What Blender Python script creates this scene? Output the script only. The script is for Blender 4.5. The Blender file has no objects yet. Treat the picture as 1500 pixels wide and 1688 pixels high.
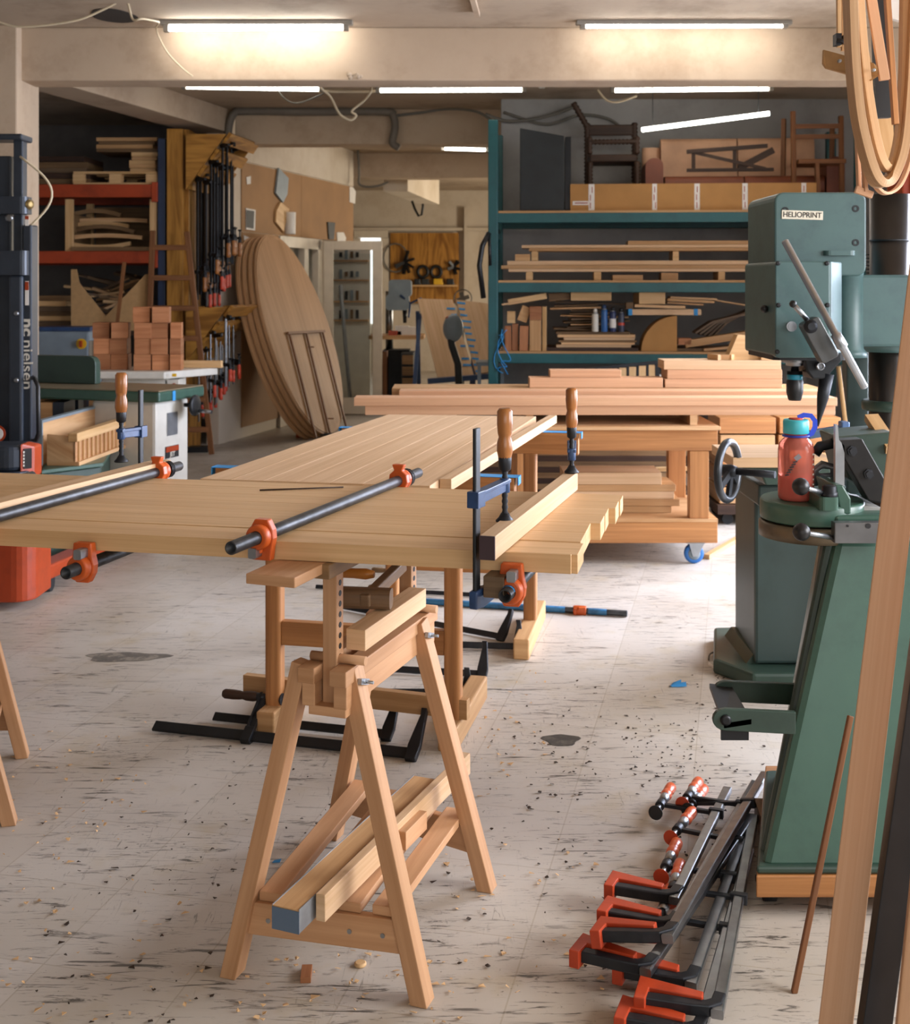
import bpy, math, random
from mathutils import Vector, Matrix
V = Vector
R = random.Random(7)
C = bpy.context.scene.collection
sc = bpy.context.scene
F, HY, EYE = 2000.0, 470.0, 1.45      # focal length in pixels, horizon row, eye height

def pt(px, py, d):
    return V(((px-750)/F*d, d, EYE-(py-HY)/F*d))
def X(px, d): return (px-750)/F*d
def Z(py, d): return EYE-(py-HY)/F*d
def fl(px, py, z=0.0):
    d = (EYE-z)*F/(py-HY)
    return V(((px-750)/F*d, d, z))
def atz(px, py, z):
    return fl(px, py, z)
def rz(a): return Matrix.Rotation(a, 3, 'Z')

# ---------------------------------------------------------------- mesh builder
class MB:
    def __init__(s): s.v=[]; s.f=[]; s.uv=[]; s.sm=[]; s.mi=[]; s.m=0
    def face(s, idx, uvs, smooth=False):
        s.f.append(tuple(idx)); s.uv.append(uvs); s.sm.append(smooth); s.mi.append(s.m)
    def box(s, c, d, rot=None, grain=None):
        c=V(c); b=len(s.v); h=[x/2 for x in d]
        ax=[V((1,0,0)),V((0,1,0)),V((0,0,1))]
        if rot is not None: ax=[rot@a for a in ax]
        for sx,sy,sz in ((-1,-1,-1),(1,-1,-1),(1,1,-1),(-1,1,-1),(-1,-1,1),(1,-1,1),(1,1,1),(-1,1,1)):
            s.v.append(c+ax[0]*sx*h[0]+ax[1]*sy*h[1]+ax[2]*sz*h[2])
        loc=[(-h[0],-h[1],-h[2]),(h[0],-h[1],-h[2]),(h[0],h[1],-h[2]),(-h[0],h[1],-h[2]),(-h[0],-h[1],h[2]),(h[0],-h[1],h[2]),(h[0],h[1],h[2]),(-h[0],h[1],h[2])]
        g=grain if grain is not None else max(range(3),key=lambda k:d[k])
        o=(R.random()*20,R.random()*20)
        for q,n in (((0,3,2,1),2),((4,5,6,7),2),((0,1,5,4),1),((2,3,7,6),1),((1,2,6,5),0),((3,0,4,7),0)):
            ij=[k for k in range(3) if k!=n]
            if g in ij: u=g; w=[k for k in ij if k!=g][0]; k_=1.0
            else: u,w=ij; k_=1.0
            s.face([b+i for i in q],[(o[0]+loc[i][u]*k_+n*.37,o[1]+loc[i][w]+n*.53) for i in q])
        return s
    def beam(s, p0, p1, w, h, up=(0,0,1)):
        p0=V(p0);p1=V(p1); d=p1-p0; L=d.length; d=d.normalized(); up=V(up)
        x=d.cross(up)
        if x.length<1e-5: x=d.cross(V((0,1,0)))
        x.normalize(); z=x.cross(d).normalized()
        M=Matrix((x,d,z)).transposed()
        return s.box((p0+p1)/2,(w,L,h),M,grain=1)
    def extrude(s, pts, vec, grain=None):
        pts=[V(p) for p in pts]; vec=V(vec); n=len(pts); b=len(s.v)
        nrm=V((0,0,0))
        for i in range(n): nrm+=pts[i].cross(pts[(i+1)%n])
        if nrm.dot(vec)>0: pts=pts[::-1]; nrm=-nrm
        nrm.normalize()
        s.v+= pts+[p+vec for p in pts]
        ext=isinstance(grain,str)
        u=V(grain).normalized() if (grain is not None and not ext) else (pts[1]-pts[0]).normalized()
        w=nrm.cross(u); o=(R.random()*20,R.random()*20)
        f2=lambda p:(o[0]+p.dot(u),o[1]+p.dot(w))
        s.face(list(range(b,b+n)),[f2(p) for p in pts])
        s.face(list(range(b+2*n-1,b+n-1,-1)),[f2(p) for p in pts[::-1]])
        L=vec.length; acc=0
        for i in range(n):
            j=(i+1)%n; e=(pts[j]-pts[i]); l=e.length
            if grain is not None or True:
                ug=(lambda p:(o[0]+p.dot(u)))
                if ext: q=[(o[0],o[1]+acc),(o[0]+L,o[1]+acc),(o[0]+L,o[1]+acc+l),(o[0],o[1]+acc+l)]
                else: q=[(ug(pts[i])+acc*0,o[1]+3),(ug(pts[i]),o[1]+3+L),(ug(pts[j]),o[1]+3+L),(ug(pts[j]),o[1]+3)]
            s.face([b+i,b+n+i,b+n+j,b+j],q); acc+=l
        return s
    def lathe(s, o, axis, prof, n=20, smooth=True, caps=True, arc=None):
        o=V(o); a=V(axis).normalized()
        x=a.orthogonal().normalized(); y=a.cross(x)
        b=len(s.v); off=(R.random()*20,R.random()*20)
        m=len(prof)
        for r,t in prof:
            for k in range(n):
                th=2*math.pi*k/n
                s.v.append(o+a*t+(x*math.cos(th)+y*math.sin(th))*r)
        for i in range(m-1):
            for k in range(n):
                k2=(k+1)%n
                r=max(prof[i][0],prof[i+1][0],.005)
                uu=[(off[0]+prof[i][1],off[1]+k/n*6.28*r),(off[0]+prof[i][1],off[1]+(k+1)/n*6.28*r),(off[0]+prof[i+1][1],off[1]+(k+1)/n*6.28*r),(off[0]+prof[i+1][1],off[1]+k/n*6.28*r)]
                flat=abs(prof[i][1]-prof[i+1][1])<1e-6
                s.face([b+i*n+k,b+i*n+k2,b+(i+1)*n+k2,b+(i+1)*n+k],uu,smooth and not flat)
        if caps:
            for i,rev in ((0,True),(m-1,False)):
                if prof[i][0]>1e-6:
                    idx=[b+i*n+k for k in range(n)]
                    if rev: idx=idx[::-1]
                    s.face(idx,[(off[0]+(s.v[q]-o).dot(x),off[1]+(s.v[q]-o).dot(y)) for q in idx])
        return s
    def cyl(s,p0,p1,r0,r1=None,n=16):
        p0=V(p0);p1=V(p1); r1=r0 if r1 is None else r1
        return s.lathe(p0,p1-p0,[(r0,0),(r1,(p1-p0).length)],n)
    def pipe(s,p0,p1,r,ri,n=20):      # hollow pipe
        p0=V(p0);p1=V(p1);L=(p1-p0).length
        return s.lathe(p0,p1-p0,[(ri,L*.5),(ri,0),(r*.94,0),(r,.002),(r,L-.002),(r*.94,L),(ri,L),(ri,L*.5)],n,caps=False)
    def tube(s,path,r,n=8,closed=False,sec=None,up=None):
        P=[V(p) for p in path]; m=len(P); b=len(s.v); off=(R.random()*20,R.random()*20)
        if sec is None: sec=[(math.cos(6.2832*k/n)*r,math.sin(6.2832*k/n)*r) for k in range(n)]; smooth=True
        else: n=len(sec); smooth=False
        prev=None; acc=0; us=[]
        for i in range(m):
            if closed: t=(P[(i+1)%m]-P[i-1])
            else: t=P[min(i+1,m-1)]-P[max(i-1,0)]
            t.normalize()
            if up is not None:
                x=t.cross(V(up)).normalized()
            elif prev is None: x=t.orthogonal().normalized()
            else:
                x=prev-t*prev.dot(t); x.normalize()
            prev=x; y=t.cross(x)
            rr=r[i] if isinstance(r,(list,tuple)) else 1
            for a_,b_ in sec: s.v.append(P[i]+x*a_+y*b_)
            us.append(acc); acc+=(P[(i+1)%m]-P[i]).length if i<m-1 or closed else 0
        M_=m if closed else m-1
        for i in range(M_):
            j=(i+1)%m; u0=us[i]; u1=us[i]+(P[j]-P[i]).length
            w=0
            for k in range(n):
                k2=(k+1)%n; e=math.hypot(sec[k][0]-sec[k2][0],sec[k][1]-sec[k2][1])
                s.face([b+i*n+k,b+i*n+k2,b+j*n+k2,b+j*n+k],[(off[0]+u0,off[1]+w),(off[0]+u0,off[1]+w+e),(off[0]+u1,off[1]+w+e),(off[0]+u1,off[1]+w)],smooth); w+=e
        if not closed:
            s.face([b+k for k in range(n)][::-1],[(sec[k][0],sec[k][1]) for k in range(n)][::-1])
            s.face([b+(m-1)*n+k for k in range(n)],[(sec[k][0],sec[k][1]) for k in range(n)])
        return s
    def sphere(s,c,r,n=16,m=10,sc=(1,1,1)):
        c=V(c); b=len(s.v)
        prof=[(math.sin(math.pi*i/m),-math.cos(math.pi*i/m)) for i in range(m+1)]
        for a,z in prof:
            for k in range(n):
                th=6.28318*k/n
                s.v.append(c+V((a*math.cos(th)*r*sc[0],a*math.sin(th)*r*sc[1],z*r*sc[2])))
        for i in range(m):
            for k in range(n):
                k2=(k+1)%n
                q=[b+i*n+k,b+i*n+k2,b+(i+1)*n+k2,b+(i+1)*n+k]
                s.face(q,[(k/n,i/m)]*4,True)
        return s
    def rbox(s,c,d,r=.01,rot=None,axis=2,n=4):   # box with the four edges along one axis rounded
        ij=[k for k in range(3) if k!=axis]
        w,h=d[ij[0]]/2,d[ij[1]]/2; r=min(r,w*.99,h*.99); P=[]
        for cx,cy,a0 in ((w-r,h-r,0),(-w+r,h-r,1),(-w+r,-h+r,2),(w-r,-h+r,3)):
            for k in range(n+1):
                a=(a0+k/n)*math.pi/2; P.append((cx+r*math.cos(a),cy+r*math.sin(a)))
        M=rot if rot is not None else Matrix.Identity(3)
        pts=[]
        for a,b_ in P:
            q=[0,0,0]; q[ij[0]]=a; q[ij[1]]=b_; q[axis]=-d[axis]/2
            pts.append(V(c)+M@V(q))
        e=[0,0,0]; e[axis]=d[axis]
        return s.extrude(pts,M@V(e),grain='ext' if d[axis]>=max(d[ij[0]],d[ij[1]]) else None)

def mesh_of(mb,name,mats,xf=None,bevel=0,seg=2,angle=None):
    me=bpy.data.meshes.new(name)
    vs=mb.v if xf is None else [xf@v for v in mb.v]
    me.from_pydata([tuple(v) for v in vs],[],mb.f)
    uvl=me.uv_layers.new(name='UVMap')
    flat=[]
    for u in mb.uv:
        for a in u: flat+=[a[0],a[1]]
    uvl.data.foreach_set('uv',flat)
    me.polygons.foreach_set('use_smooth',mb.sm)
    mats=mats if isinstance(mats,(list,tuple)) else [mats]
    for m in mats: me.materials.append(m)
    me.polygons.foreach_set('material_index',mb.mi)
    me.update()
    return me

ROOT={}
def root(name,label,cat,loc,rot=0,group=None,local=False):
    o=bpy.data.objects.new(name,None); C.objects.link(o)
    o.empty_display_size=.1
    o.location=loc; o.rotation_euler=(0,0,rot)
    o['label']=label; o['category']=cat
    if group: o['group']=group
    M=Matrix.Translation(V(loc))@Matrix.Rotation(rot,4,'Z')
    ROOT[o]=None if local else M.inverted()
    return o
def _mods(o,bevel):
    if bevel:
        b=o.modifiers.new('bevel','BEVEL'); b.width=bevel; b.segments=2; b.limit_method='ANGLE'; b.angle_limit=math.radians(50); b.use_clamp_overlap=True
        b.harden_normals=False
def part(mb,name,mat,parent,label=None,bevel=0,kind=None):
    x=ROOT[parent]
    me=mesh_of(mb,name,mat,x)
    o=bpy.data.objects.new(name,me); C.objects.link(o); o.parent=parent
    ROOT[o]=x
    if label: o['label']=label
    if kind: o['kind']=kind
    _mods(o,bevel)
    return o
def solo(mb,name,mat,label=None,cat=None,group=None,kind=None,bevel=0,base=None):
    if base is None:
        xs=[v.x for v in mb.v]; ys=[v.y for v in mb.v]; zs=[v.z for v in mb.v]
        base=V(((min(xs)+max(xs))/2,(min(ys)+max(ys))/2,min(zs)))
    x=Matrix.Translation(-V(base))
    me=mesh_of(mb,name,mat,x)
    o=bpy.data.objects.new(name,me); C.objects.link(o); o.location=base
    if label: o['label']=label
    if cat: o['category']=cat
    if group: o['group']=group
    if kind: o['kind']=kind
    ROOT[o]=x
    _mods(o,bevel)
    return o
def dup(o,loc,rot=0,label=None,tilt=None,scale=None):
    def cp(a,par):
        b=a.copy(); C.objects.link(b)
        if par is not None: b.parent=par
        for ch in list(a.children): cp(ch,b)
        return b
    r=cp(o,None); r.location=loc; r.rotation_euler=tilt if tilt is not None else (0,0,rot)
    if scale: r.scale=scale
    if label: r['label']=label
    return r
def text_part(body,name,mat,parent,origin,xdir,ydir,size,align='CENTER',depth=.0006,bold=0,label=None,sx=1.0):
    cu=bpy.data.curves.new(name,'FONT'); cu.body=body; cu.size=size; cu.align_x=align; cu.align_y='CENTER'; cu.extrude=depth; cu.offset=bold
    t=bpy.data.objects.new(name,cu); C.objects.link(t)
    bpy.context.view_layer.update()
    me=bpy.data.meshes.new_from_object(t.evaluated_get(bpy.context.evaluated_depsgraph_get()))
    bpy.data.objects.remove(t)
    xd=V(xdir).normalized(); zd=xd.cross(V(ydir)).normalized(); yd=zd.cross(xd)
    M=Matrix((xd*sx,yd,zd)).transposed().to_4x4(); M.translation=V(origin)
    x=ROOT[parent]
    me.transform((x@M) if x is not None else M)
    me.materials.clear(); me.materials.append(mat); me.name=name
    o=bpy.data.objects.new(name,me); C.objects.link(o); o.parent=parent; ROOT[o]=x
    if label: o['label']=label
    return o

# ---------------------------------------------------------------- materials
def lin(c):
    if isinstance(c,str): c=[int(c[i:i+2],16) for i in (0,2,4)]
    return tuple([(x/255/12.92 if x/255<=.04045 else ((x/255+.055)/1.055)**2.4) for x in c]+[1])
def newmat(name):
    m=bpy.data.materials.new(name); m.use_nodes=True
    nt=m.node_tree; b=nt.nodes['Principled BSDF']
    return m,nt,b,nt.links.new
def plain(name,col,rough=.5,metal=0,noise=.06,scale=9,bump=0,coat=0,spec=.5):
    m,nt,b,L=newmat(name)
    tc=nt.nodes.new('ShaderNodeTexCoord'); n=nt.nodes.new('ShaderNodeTexNoise'); n.inputs['Scale'].default_value=scale; n.inputs['Detail'].default_value=5
    L(tc.outputs['Object'],n.inputs['Vector'])
    r=nt.nodes.new('ShaderNodeValToRGB'); c=lin(col)
    r.color_ramp.elements[0].position=.3; r.color_ramp.elements[1].position=.7
    r.color_ramp.elements[0].color=tuple(x*(1-noise*1.6) for x in c[:3])+(1,)
    r.color_ramp.elements[1].color=tuple(min(1,x*(1+noise*1.6)) for x in c[:3])+(1,)
    L(n.outputs['Fac'],r.inputs['Fac']); L(r.outputs['Color'],b.inputs['Base Color'])
    b.inputs['Roughness'].default_value=rough; b.inputs['Metallic'].default_value=metal
    b.inputs['Specular IOR Level'].default_value=spec
    if coat: b.inputs['Coat Weight'].default_value=coat
    if bump:
        bp=nt.nodes.new('ShaderNodeBump'); bp.inputs['Strength'].default_value=bump; bp.inputs['Distance'].default_value=.004
        L(n.outputs['Fac'],bp.inputs['Height']); L(bp.outputs['Normal'],b.inputs['Normal'])
    return m
def wood(name,light,dark,fine=60,along=1.6,rough=.55,tone=.25,contrast=1.0,coat=0,rings=0):
    """grain runs along U of the UV map"""
    m,nt,b,L=newmat(name); N=nt.nodes.new
    uv=N('ShaderNodeUVMap'); uv.uv_map='UVMap'
    oi=N('ShaderNodeObjectInfo')
    ad=N('ShaderNodeVectorMath'); ad.operation='ADD'
    cx=N('ShaderNodeCombineXYZ'); mu=N('ShaderNodeMath'); mu.operation='MULTIPLY'; mu.inputs[1].default_value=37.0
    L(oi.outputs['Random'],mu.inputs[0]); L(mu.outputs[0],cx.inputs[0]); L(mu.outputs[0],cx.inputs[1])
    L(uv.outputs[0],ad.inputs[0]); L(cx.outputs[0],ad.inputs[1])
    mp=N('ShaderNodeMapping'); mp.inputs['Scale'].default_value=(along,fine,1); L(ad.outputs[0],mp.inputs['Vector'])
    n1=N('ShaderNodeTexNoise'); n1.inputs['Scale'].default_value=1; n1.inputs['Detail'].default_value=6; n1.inputs['Roughness'].default_value=.62; n1.inputs['Distortion'].default_value=.4
    L(mp.outputs[0],n1.inputs['Vector'])
    mp2=N('ShaderNodeMapping'); mp2.inputs['Scale'].default_value=(along*.35,fine*.16,1); L(ad.outputs[0],mp2.inputs['Vector'])
    n2=N('ShaderNodeTexNoise'); n2.inputs['Scale'].default_value=1; n2.inputs['Detail'].default_value=3; n2.inputs['Distortion'].default_value=1.2 if rings else .3
    L(mp2.outputs[0],n2.inputs['Vector'])
    mix=N('ShaderNodeMath'); mix.operation='MULTIPLY_ADD'; mix.inputs[1].default_value=.55
    m2=N('ShaderNodeMath'); m2.operation='MULTIPLY'; m2.inputs[1].default_value=.45; L(n2.outputs['Fac'],m2.inputs[0])
    L(n1.outputs['Fac'],mix.inputs[0]); L(m2.outputs[0],mix.inputs[2])
    src=mix.outputs[0]
    if rings:
        sn=N('ShaderNodeMath'); sn.operation='MULTIPLY'; sn.inputs[1].default_value=rings; L(n2.outputs['Fac'],sn.inputs[0])
        si=N('ShaderNodeMath'); si.operation='SINE'; L(sn.outputs[0],si.inputs[0])
        ma=N('ShaderNodeMath'); ma.operation='MULTIPLY_ADD'; ma.inputs[1].default_value=.1; L(si.outputs[0],ma.inputs[0]); L(mix.outputs[0],ma.inputs[2]); src=ma.outputs[0]
    r=N('ShaderNodeValToRGB'); w=.16/contrast
    r.color_ramp.elements[0].position=.5-w; r.color_ramp.elements[1].position=.5+w
    r.color_ramp.elements[0].color=lin(dark); r.color_ramp.elements[1].color=lin(light)
    L(src,r.inputs['Fac'])
    hs=N('ShaderNodeHueSaturation'); mr=N('ShaderNodeMapRange'); mr.inputs['To Min'].default_value=1-tone*.5; mr.inputs['To Max'].default_value=1+tone*.5
    L(oi.outputs['Random'],mr.inputs['Value']); L(mr.outputs[0],hs.inputs['Value']); L(r.outputs['Color'],hs.inputs['Color'])
    L(hs.outputs['Color'],b.inputs['Base Color'])
    b.inputs['Roughness'].default_value=rough; b.inputs['Specular IOR Level'].default_value=.35
    if coat: b.inputs['Coat Weight'].default_value=coat; b.inputs['Coat Roughness'].default_value=.25
    bp=N('ShaderNodeBump'); bp.inputs['Strength'].default_value=.12; bp.inputs['Distance'].default_value=.002
    L(n1.outputs['Fac'],bp.inputs['Height']); L(bp.outputs['Normal'],b.inputs['Normal'])
    return m
def glow(name,col,strength):
    m,nt,b,L=newmat(name)
    b.inputs['Base Color'].default_value=lin(col); b.inputs['Emission Color'].default_value=lin(col); b.inputs['Emission Strength'].default_value=strength
    return m
def worn(name,col,wear,amount=.45,rough=.45,metal=0,scale=5):
    """paint with worn or stained blotches"""
    m,nt,b,L=newmat(name); N=nt.nodes.new
    tc=N('ShaderNodeTexCoord'); n=N('ShaderNodeTexNoise'); n.inputs['Scale'].default_value=scale; n.inputs['Detail'].default_value=9; n.inputs['Roughness'].default_value=.7
    L(tc.outputs['Object'],n.inputs['Vector'])
    r=N('ShaderNodeValToRGB'); e=r.color_ramp.elements
    e[0].position=.35; e[0].color=lin(col); e[1].position=.5+.3*(1-amount); e[1].color=lin(wear)
    k=e.new(.5); k.color=tuple(.8*a+.2*b_ for a,b_ in zip(lin(col),lin(wear)))
    L(n.outputs['Fac'],r.inputs['Fac']); L(r.outputs['Color'],b.inputs['Base Color'])
    b.inputs['Roughness'].default_value=rough; b.inputs['Metallic'].default_value=metal
    n2=N('ShaderNodeTexNoise'); n2.inputs['Scale'].default_value=60; L(tc.outputs['Object'],n2.inputs['Vector'])
    bp=N('ShaderNodeBump'); bp.inputs['Strength'].default_value=.08; bp.inputs['Distance'].default_value=.002; L(n2.outputs['Fac'],bp.inputs['Height']); L(bp.outputs['Normal'],b.inputs['Normal'])
    return m

OAK=wood('oak_light','dbb688','bd9464',fine=70,along=1.4,rough=.5,tone=.08,contrast=.9)
OAKP=wood('oak_pale','dbb994','c09a70',fine=80,along=1.4,tone=.16)
BEECH=wood('beech','cda078','aa7b53',fine=50,along=2,tone=.16,contrast=.8)
FIR=wood('fir_orange','c08650','8f5c32',fine=55,along=1.5,tone=.2,coat=.15)
FIRL=wood('fir_light','cba274','a67a4c',fine=50,along=1.5,tone=.2)
CHERRY=wood('pinkish_oak','d8aa84','b98a66',fine=60,along=1.2,tone=.16)
BLOCK=wood('block_wood','b97f57','8e5633',fine=45,along=3,tone=.4)
YPLY=wood('yellow_ply','b78238','7d5018',fine=26,along=2,tone=.1,rings=28)
OLDW=wood('old_wood','8a6b48','5b432b',fine=45,along=2,tone=.5)
GREYW=wood('grey_wood','7d654b','4a3829',fine=60,along=2,tone=.45)
PLYW=wood('pale_ply','d8b083','b98a5b',fine=30,along=2,tone=.12,rings=14)
PINE=wood('pine','dab687','b98d57',fine=40,along=2,tone=.15)
LADW=wood('ladder_wood','8f5e38','5f391e',fine=50,along=2,tone=.15)
OVAL=wood('oval_oak','b88f68','987048',fine=36,along=.9,tone=.12)
MALLW=wood('mallet_wood','8a6d50','604833',fine=50,along=4,tone=.1)
HANDLE=wood('handle_wood','b8783e','7e4b22',fine=60,along=6,tone=.15,rough=.35,coat=.4)
DARKW=wood('dark_wood','4b3426','2b1c14',fine=60,along=3,tone=.2)
PURPLE=plain('painted_end','38252a',.6)
MDF=plain('mdf','b08a5c',.8,noise=.05,scale=30)
HARDB=plain('hardboard','9a7247',.75,noise=.07,scale=3)
WALLM=worn('wall_paint','cfc3b2','b8a790',.3,.85,scale=1.3)
WALLG=worn('grey_wall','a5a3a1','8a8886',.3,.85,scale=1.3)
CEILM=worn('ceiling_paint','b5a38d','907e6a',.45,.9,scale=1.1)
BEAMM=worn('beam_paint','bca78f','a48d75',.35,.9,scale=1.6)
STEEL=plain('steel','8d8f92',.32,1,noise=.12,scale=20)
ZINC=plain('zinc','a7abb0',.38,1,noise=.1,scale=14)
IRON=plain('dark_iron','34363a',.45,.7,noise=.2,scale=16)
PIPEM=plain('pipe_black','4a4b4d',.42,.75,noise=.25,scale=24)
BLACKM=plain('black_metal','1b1d20',.45,.3,noise=.2,scale=14)
BLACKP=plain('black_plastic','141416',.4,noise=.1)
ORANGE=worn('orange_paint','c9591e','ad4512',.3,.38,scale=14)
REDP=worn('red_paint','aa3d13','8c310d',.3,.4,scale=10)
RACKO=worn('rack_orange','ac4018','8f3412',.4,.5)
RACKB=worn('rack_blue','2c3a55','222d44',.4,.5)
TEAL=worn('teal_paint','1c5c60','16484d',.35,.45,scale=4)
MGREEN=worn('machine_green','3e5e50','324d43',.4,.35,scale=3)
DGREEN=worn('dark_green','32473d','26362f',.4,.4,scale=3)
MBLUE=worn('machine_bluegreen','43605f','364e51',.35,.42,scale=6)
PEDG=worn('pedestal_green','31423f','283733',.4,.45,scale=4)
TRUCK=plain('truck_grey','2f3640',.4,.2,noise=.1,scale=8)
BLUEM=worn('clamp_blue','28446e','1f3455',.4,.4,scale=16)
BLUEC=worn('blue_coat','3a7fb0','2a5a80',.5,.45,scale=14)
TAPE=plain('blue_tape','2f8fd0',.6,noise=.1,scale=20)
WHITEP=plain('white_paint','d9d4c8',.45,noise=.04)
WHITEM=plain('machine_white','d2cfc6',.4,noise=.05)
GREYM=plain('machine_grey','7d8a92',.45,noise=.06)
DOORW=plain('door_white','d5c9b6',.5,noise=.04)
CARD=plain('cardboard','b0814a',.8,noise=.05,scale=7)
PAPER=plain('paper','e4e0da',.8,noise=.02)
REDH=plain('red_plastic','c7442c',.4,noise=.08)
ORH=plain('orange_plastic','d96030',.3,noise=.08,scale=14)
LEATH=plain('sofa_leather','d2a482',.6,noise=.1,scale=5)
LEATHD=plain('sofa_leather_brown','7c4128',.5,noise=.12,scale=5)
CABLE=plain('cable_white','c8b89a',.6)
CABLEG=plain('cable_grey','6c6860',.7)
RUBBER=plain('rubber','17181a',.7)
GTAPE=plain('grey_tape','8e9296',.4,.3,noise=.15,scale=18)
DARKCAB=plain('dark_cabinet','252a2c',.6,noise=.12)
YEL=plain('yellow_plastic','e0b020',.5)
BLK=plain('ink_black','1a1a1c',.6)
LAMPC=plain('lamp_casing','8a8378',.6)
TUBE=glow('lit_tube','f4f2e6',13.0)
TUBEF=glow('bright_tube','f4f2ee',44.0)
GLASS=None
def glassmat(name,col,rough=.02,a=.3):
    m,nt,b,L=newmat(name)
    b.inputs['Base Color'].default_value=lin(col); b.inputs['Roughness'].default_value=rough
    b.inputs['Transmission Weight'].default_value=1; b.inputs['IOR'].default_value=1.15
    return m
GLASS=glassmat('pane_glass','e8eeee')
BOTTLE=plain('bottle_plastic','e98a78',.12,noise=.02)
BOTTLE.node_tree.nodes['Principled BSDF'].inputs['Transmission Weight'].default_value=.6
BOTTLE.node_tree.nodes['Principled BSDF'].inputs['IOR'].default_value=1.2

def floor_mat():
    m,nt,b,L=newmat('vinyl_tiles'); N=nt.nodes.new
    tc=N('ShaderNodeTexCoord')
    mp=N('ShaderNodeMapping'); mp.inputs['Rotation'].default_value=(0,0,math.radians(13)); L(tc.outputs['Object'],mp.inputs['Vector'])
    br=N('ShaderNodeTexBrick'); br.offset=0; br.inputs['Scale'].default_value=1; br.inputs['Brick Width'].default_value=.33; br.inputs['Row Height'].default_value=.33
    br.inputs['Mortar Size'].default_value=.0022; br.inputs['Mortar Smooth'].default_value=.3; br.inputs['Bias'].default_value=0
    br.inputs['Color1'].default_value=lin('c4bcb2'); br.inputs['Color2'].default_value=lin('bcb3a7'); br.inputs['Mortar'].default_value=lin('b0a698')
    L(mp.outputs[0],br.inputs['Vector'])
    def noise(scale,vec=(1,1,1),detail=6,rough=.6,dist=0,rot=13):
        q=N('ShaderNodeMapping'); q.inputs['Scale'].default_value=vec; q.inputs['Rotation'].default_value=(0,0,math.radians(rot)); L(tc.outputs['Object'],q.inputs['Vector'])
        n=N('ShaderNodeTexNoise'); n.inputs['Scale'].default_value=scale; n.inputs['Detail'].default_value=detail; n.inputs['Roughness'].default_value=rough; n.inputs['Distortion'].default_value=dist
        L(q.outputs[0],n.inputs['Vector']); return n
    def ramp(n,a,b_):
        r=N('ShaderNodeMapRange'); r.inputs['From Min'].default_value=a; r.inputs['From Max'].default_value=b_; L(n.outputs['Fac'],r.inputs['Value']); return r.outputs[0]
    def mixc(base,fac,col,k=1):
        x=N('ShaderNodeMix'); x.data_type='RGBA'
        mm=N('ShaderNodeMath'); mm.operation='MULTIPLY'; mm.inputs[1].default_value=k; L(fac,mm.inputs[0]); L(mm.outputs[0],x.inputs['Factor'])
        L(base,x.inputs['A']); x.inputs['B'].default_value=lin(col); return x.outputs['Result']
    def mul(a,b_):
        q=N('ShaderNodeMath'); q.operation='MULTIPLY'; L(a,q.inputs[0]); L(b_,q.inputs[1]); return q.outputs[0]
    c=br.outputs['Color']
    c=mixc(c,ramp(noise(1.1,detail=4),.45,.75),'9c8c76',.5)
    c=mixc(c,ramp(noise(6,detail=5),.55,.8),'a99056',.4)
    s1=noise(9,(.7,5,1),7,.7,1.2); zone=noise(2.2,detail=3)
    c=mixc(c,mul(ramp(s1,.555,.63),ramp(zone,.38,.55)),'35312d',.85)
    s2=noise(22,(.5,4.5,1),5,.75,.6,rot=20)
    c=mixc(c,mul(ramp(s2,.585,.66),ramp(noise(3.1,detail=2,rot=60),.42,.56)),'2f2c2a',.8)
    s3=noise(55,(1,1,1),3,.6)
    c=mixc(c,ramp(s3,.68,.74),'4b4136',.65)
    s4=noise(14,(6,.8,1),6,.7,1,rot=5)
    c=mixc(c,mul(ramp(s4,.6,.68),ramp(noise(2.7,rot=31),.46,.6)),'57514a',.6)
    L(c,b.inputs['Base Color'])
    b.inputs['Roughness'].default_value=.42; b.inputs['Specular IOR Level'].default_value=.4
    rr=ramp(noise(3,detail=4),.2,.9); mr=N('ShaderNodeMapRange'); mr.inputs['To Min'].default_value=.3; mr.inputs['To Max'].default_value=.62; L(rr,mr.inputs['Value']); L(mr.outputs[0],b.inputs['Roughness'])
    bp=N('ShaderNodeBump'); bp.inputs['Strength'].default_value=.15; bp.inputs['Distance'].default_value=.003; L(s1.outputs['Fac'],bp.inputs['Height']); L(bp.outputs['Normal'],b.inputs['Normal'])
    return m
FLOOR=floor_mat()

# ---------------------------------------------------------------- camera
cam_d=bpy.data.cameras.new('camera'); cam=bpy.data.objects.new('camera',cam_d); C.objects.link(cam)
cam.location=(0,0,EYE); cam.rotation_euler=(math.pi/2,0,0)
cam_d.sensor_fit='HORIZONTAL'; cam_d.sensor_width=36; cam_d.lens=36*F/1500
cam_d.shift_y=(HY-844)/1500; cam_d.clip_start=.05; cam_d.clip_end=100
cam_d.dof.use_dof=True; cam_d.dof.focus_distance=2.75; cam_d.dof.aperture_fstop=9
sc.camera=cam
vs=sc.view_settings; vs.view_transform='Standard'; vs.look='None'; vs.gamma=1; vs.use_curve_mapping=False; vs.exposure=0
sc.display_settings.display_device='sRGB'

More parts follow.
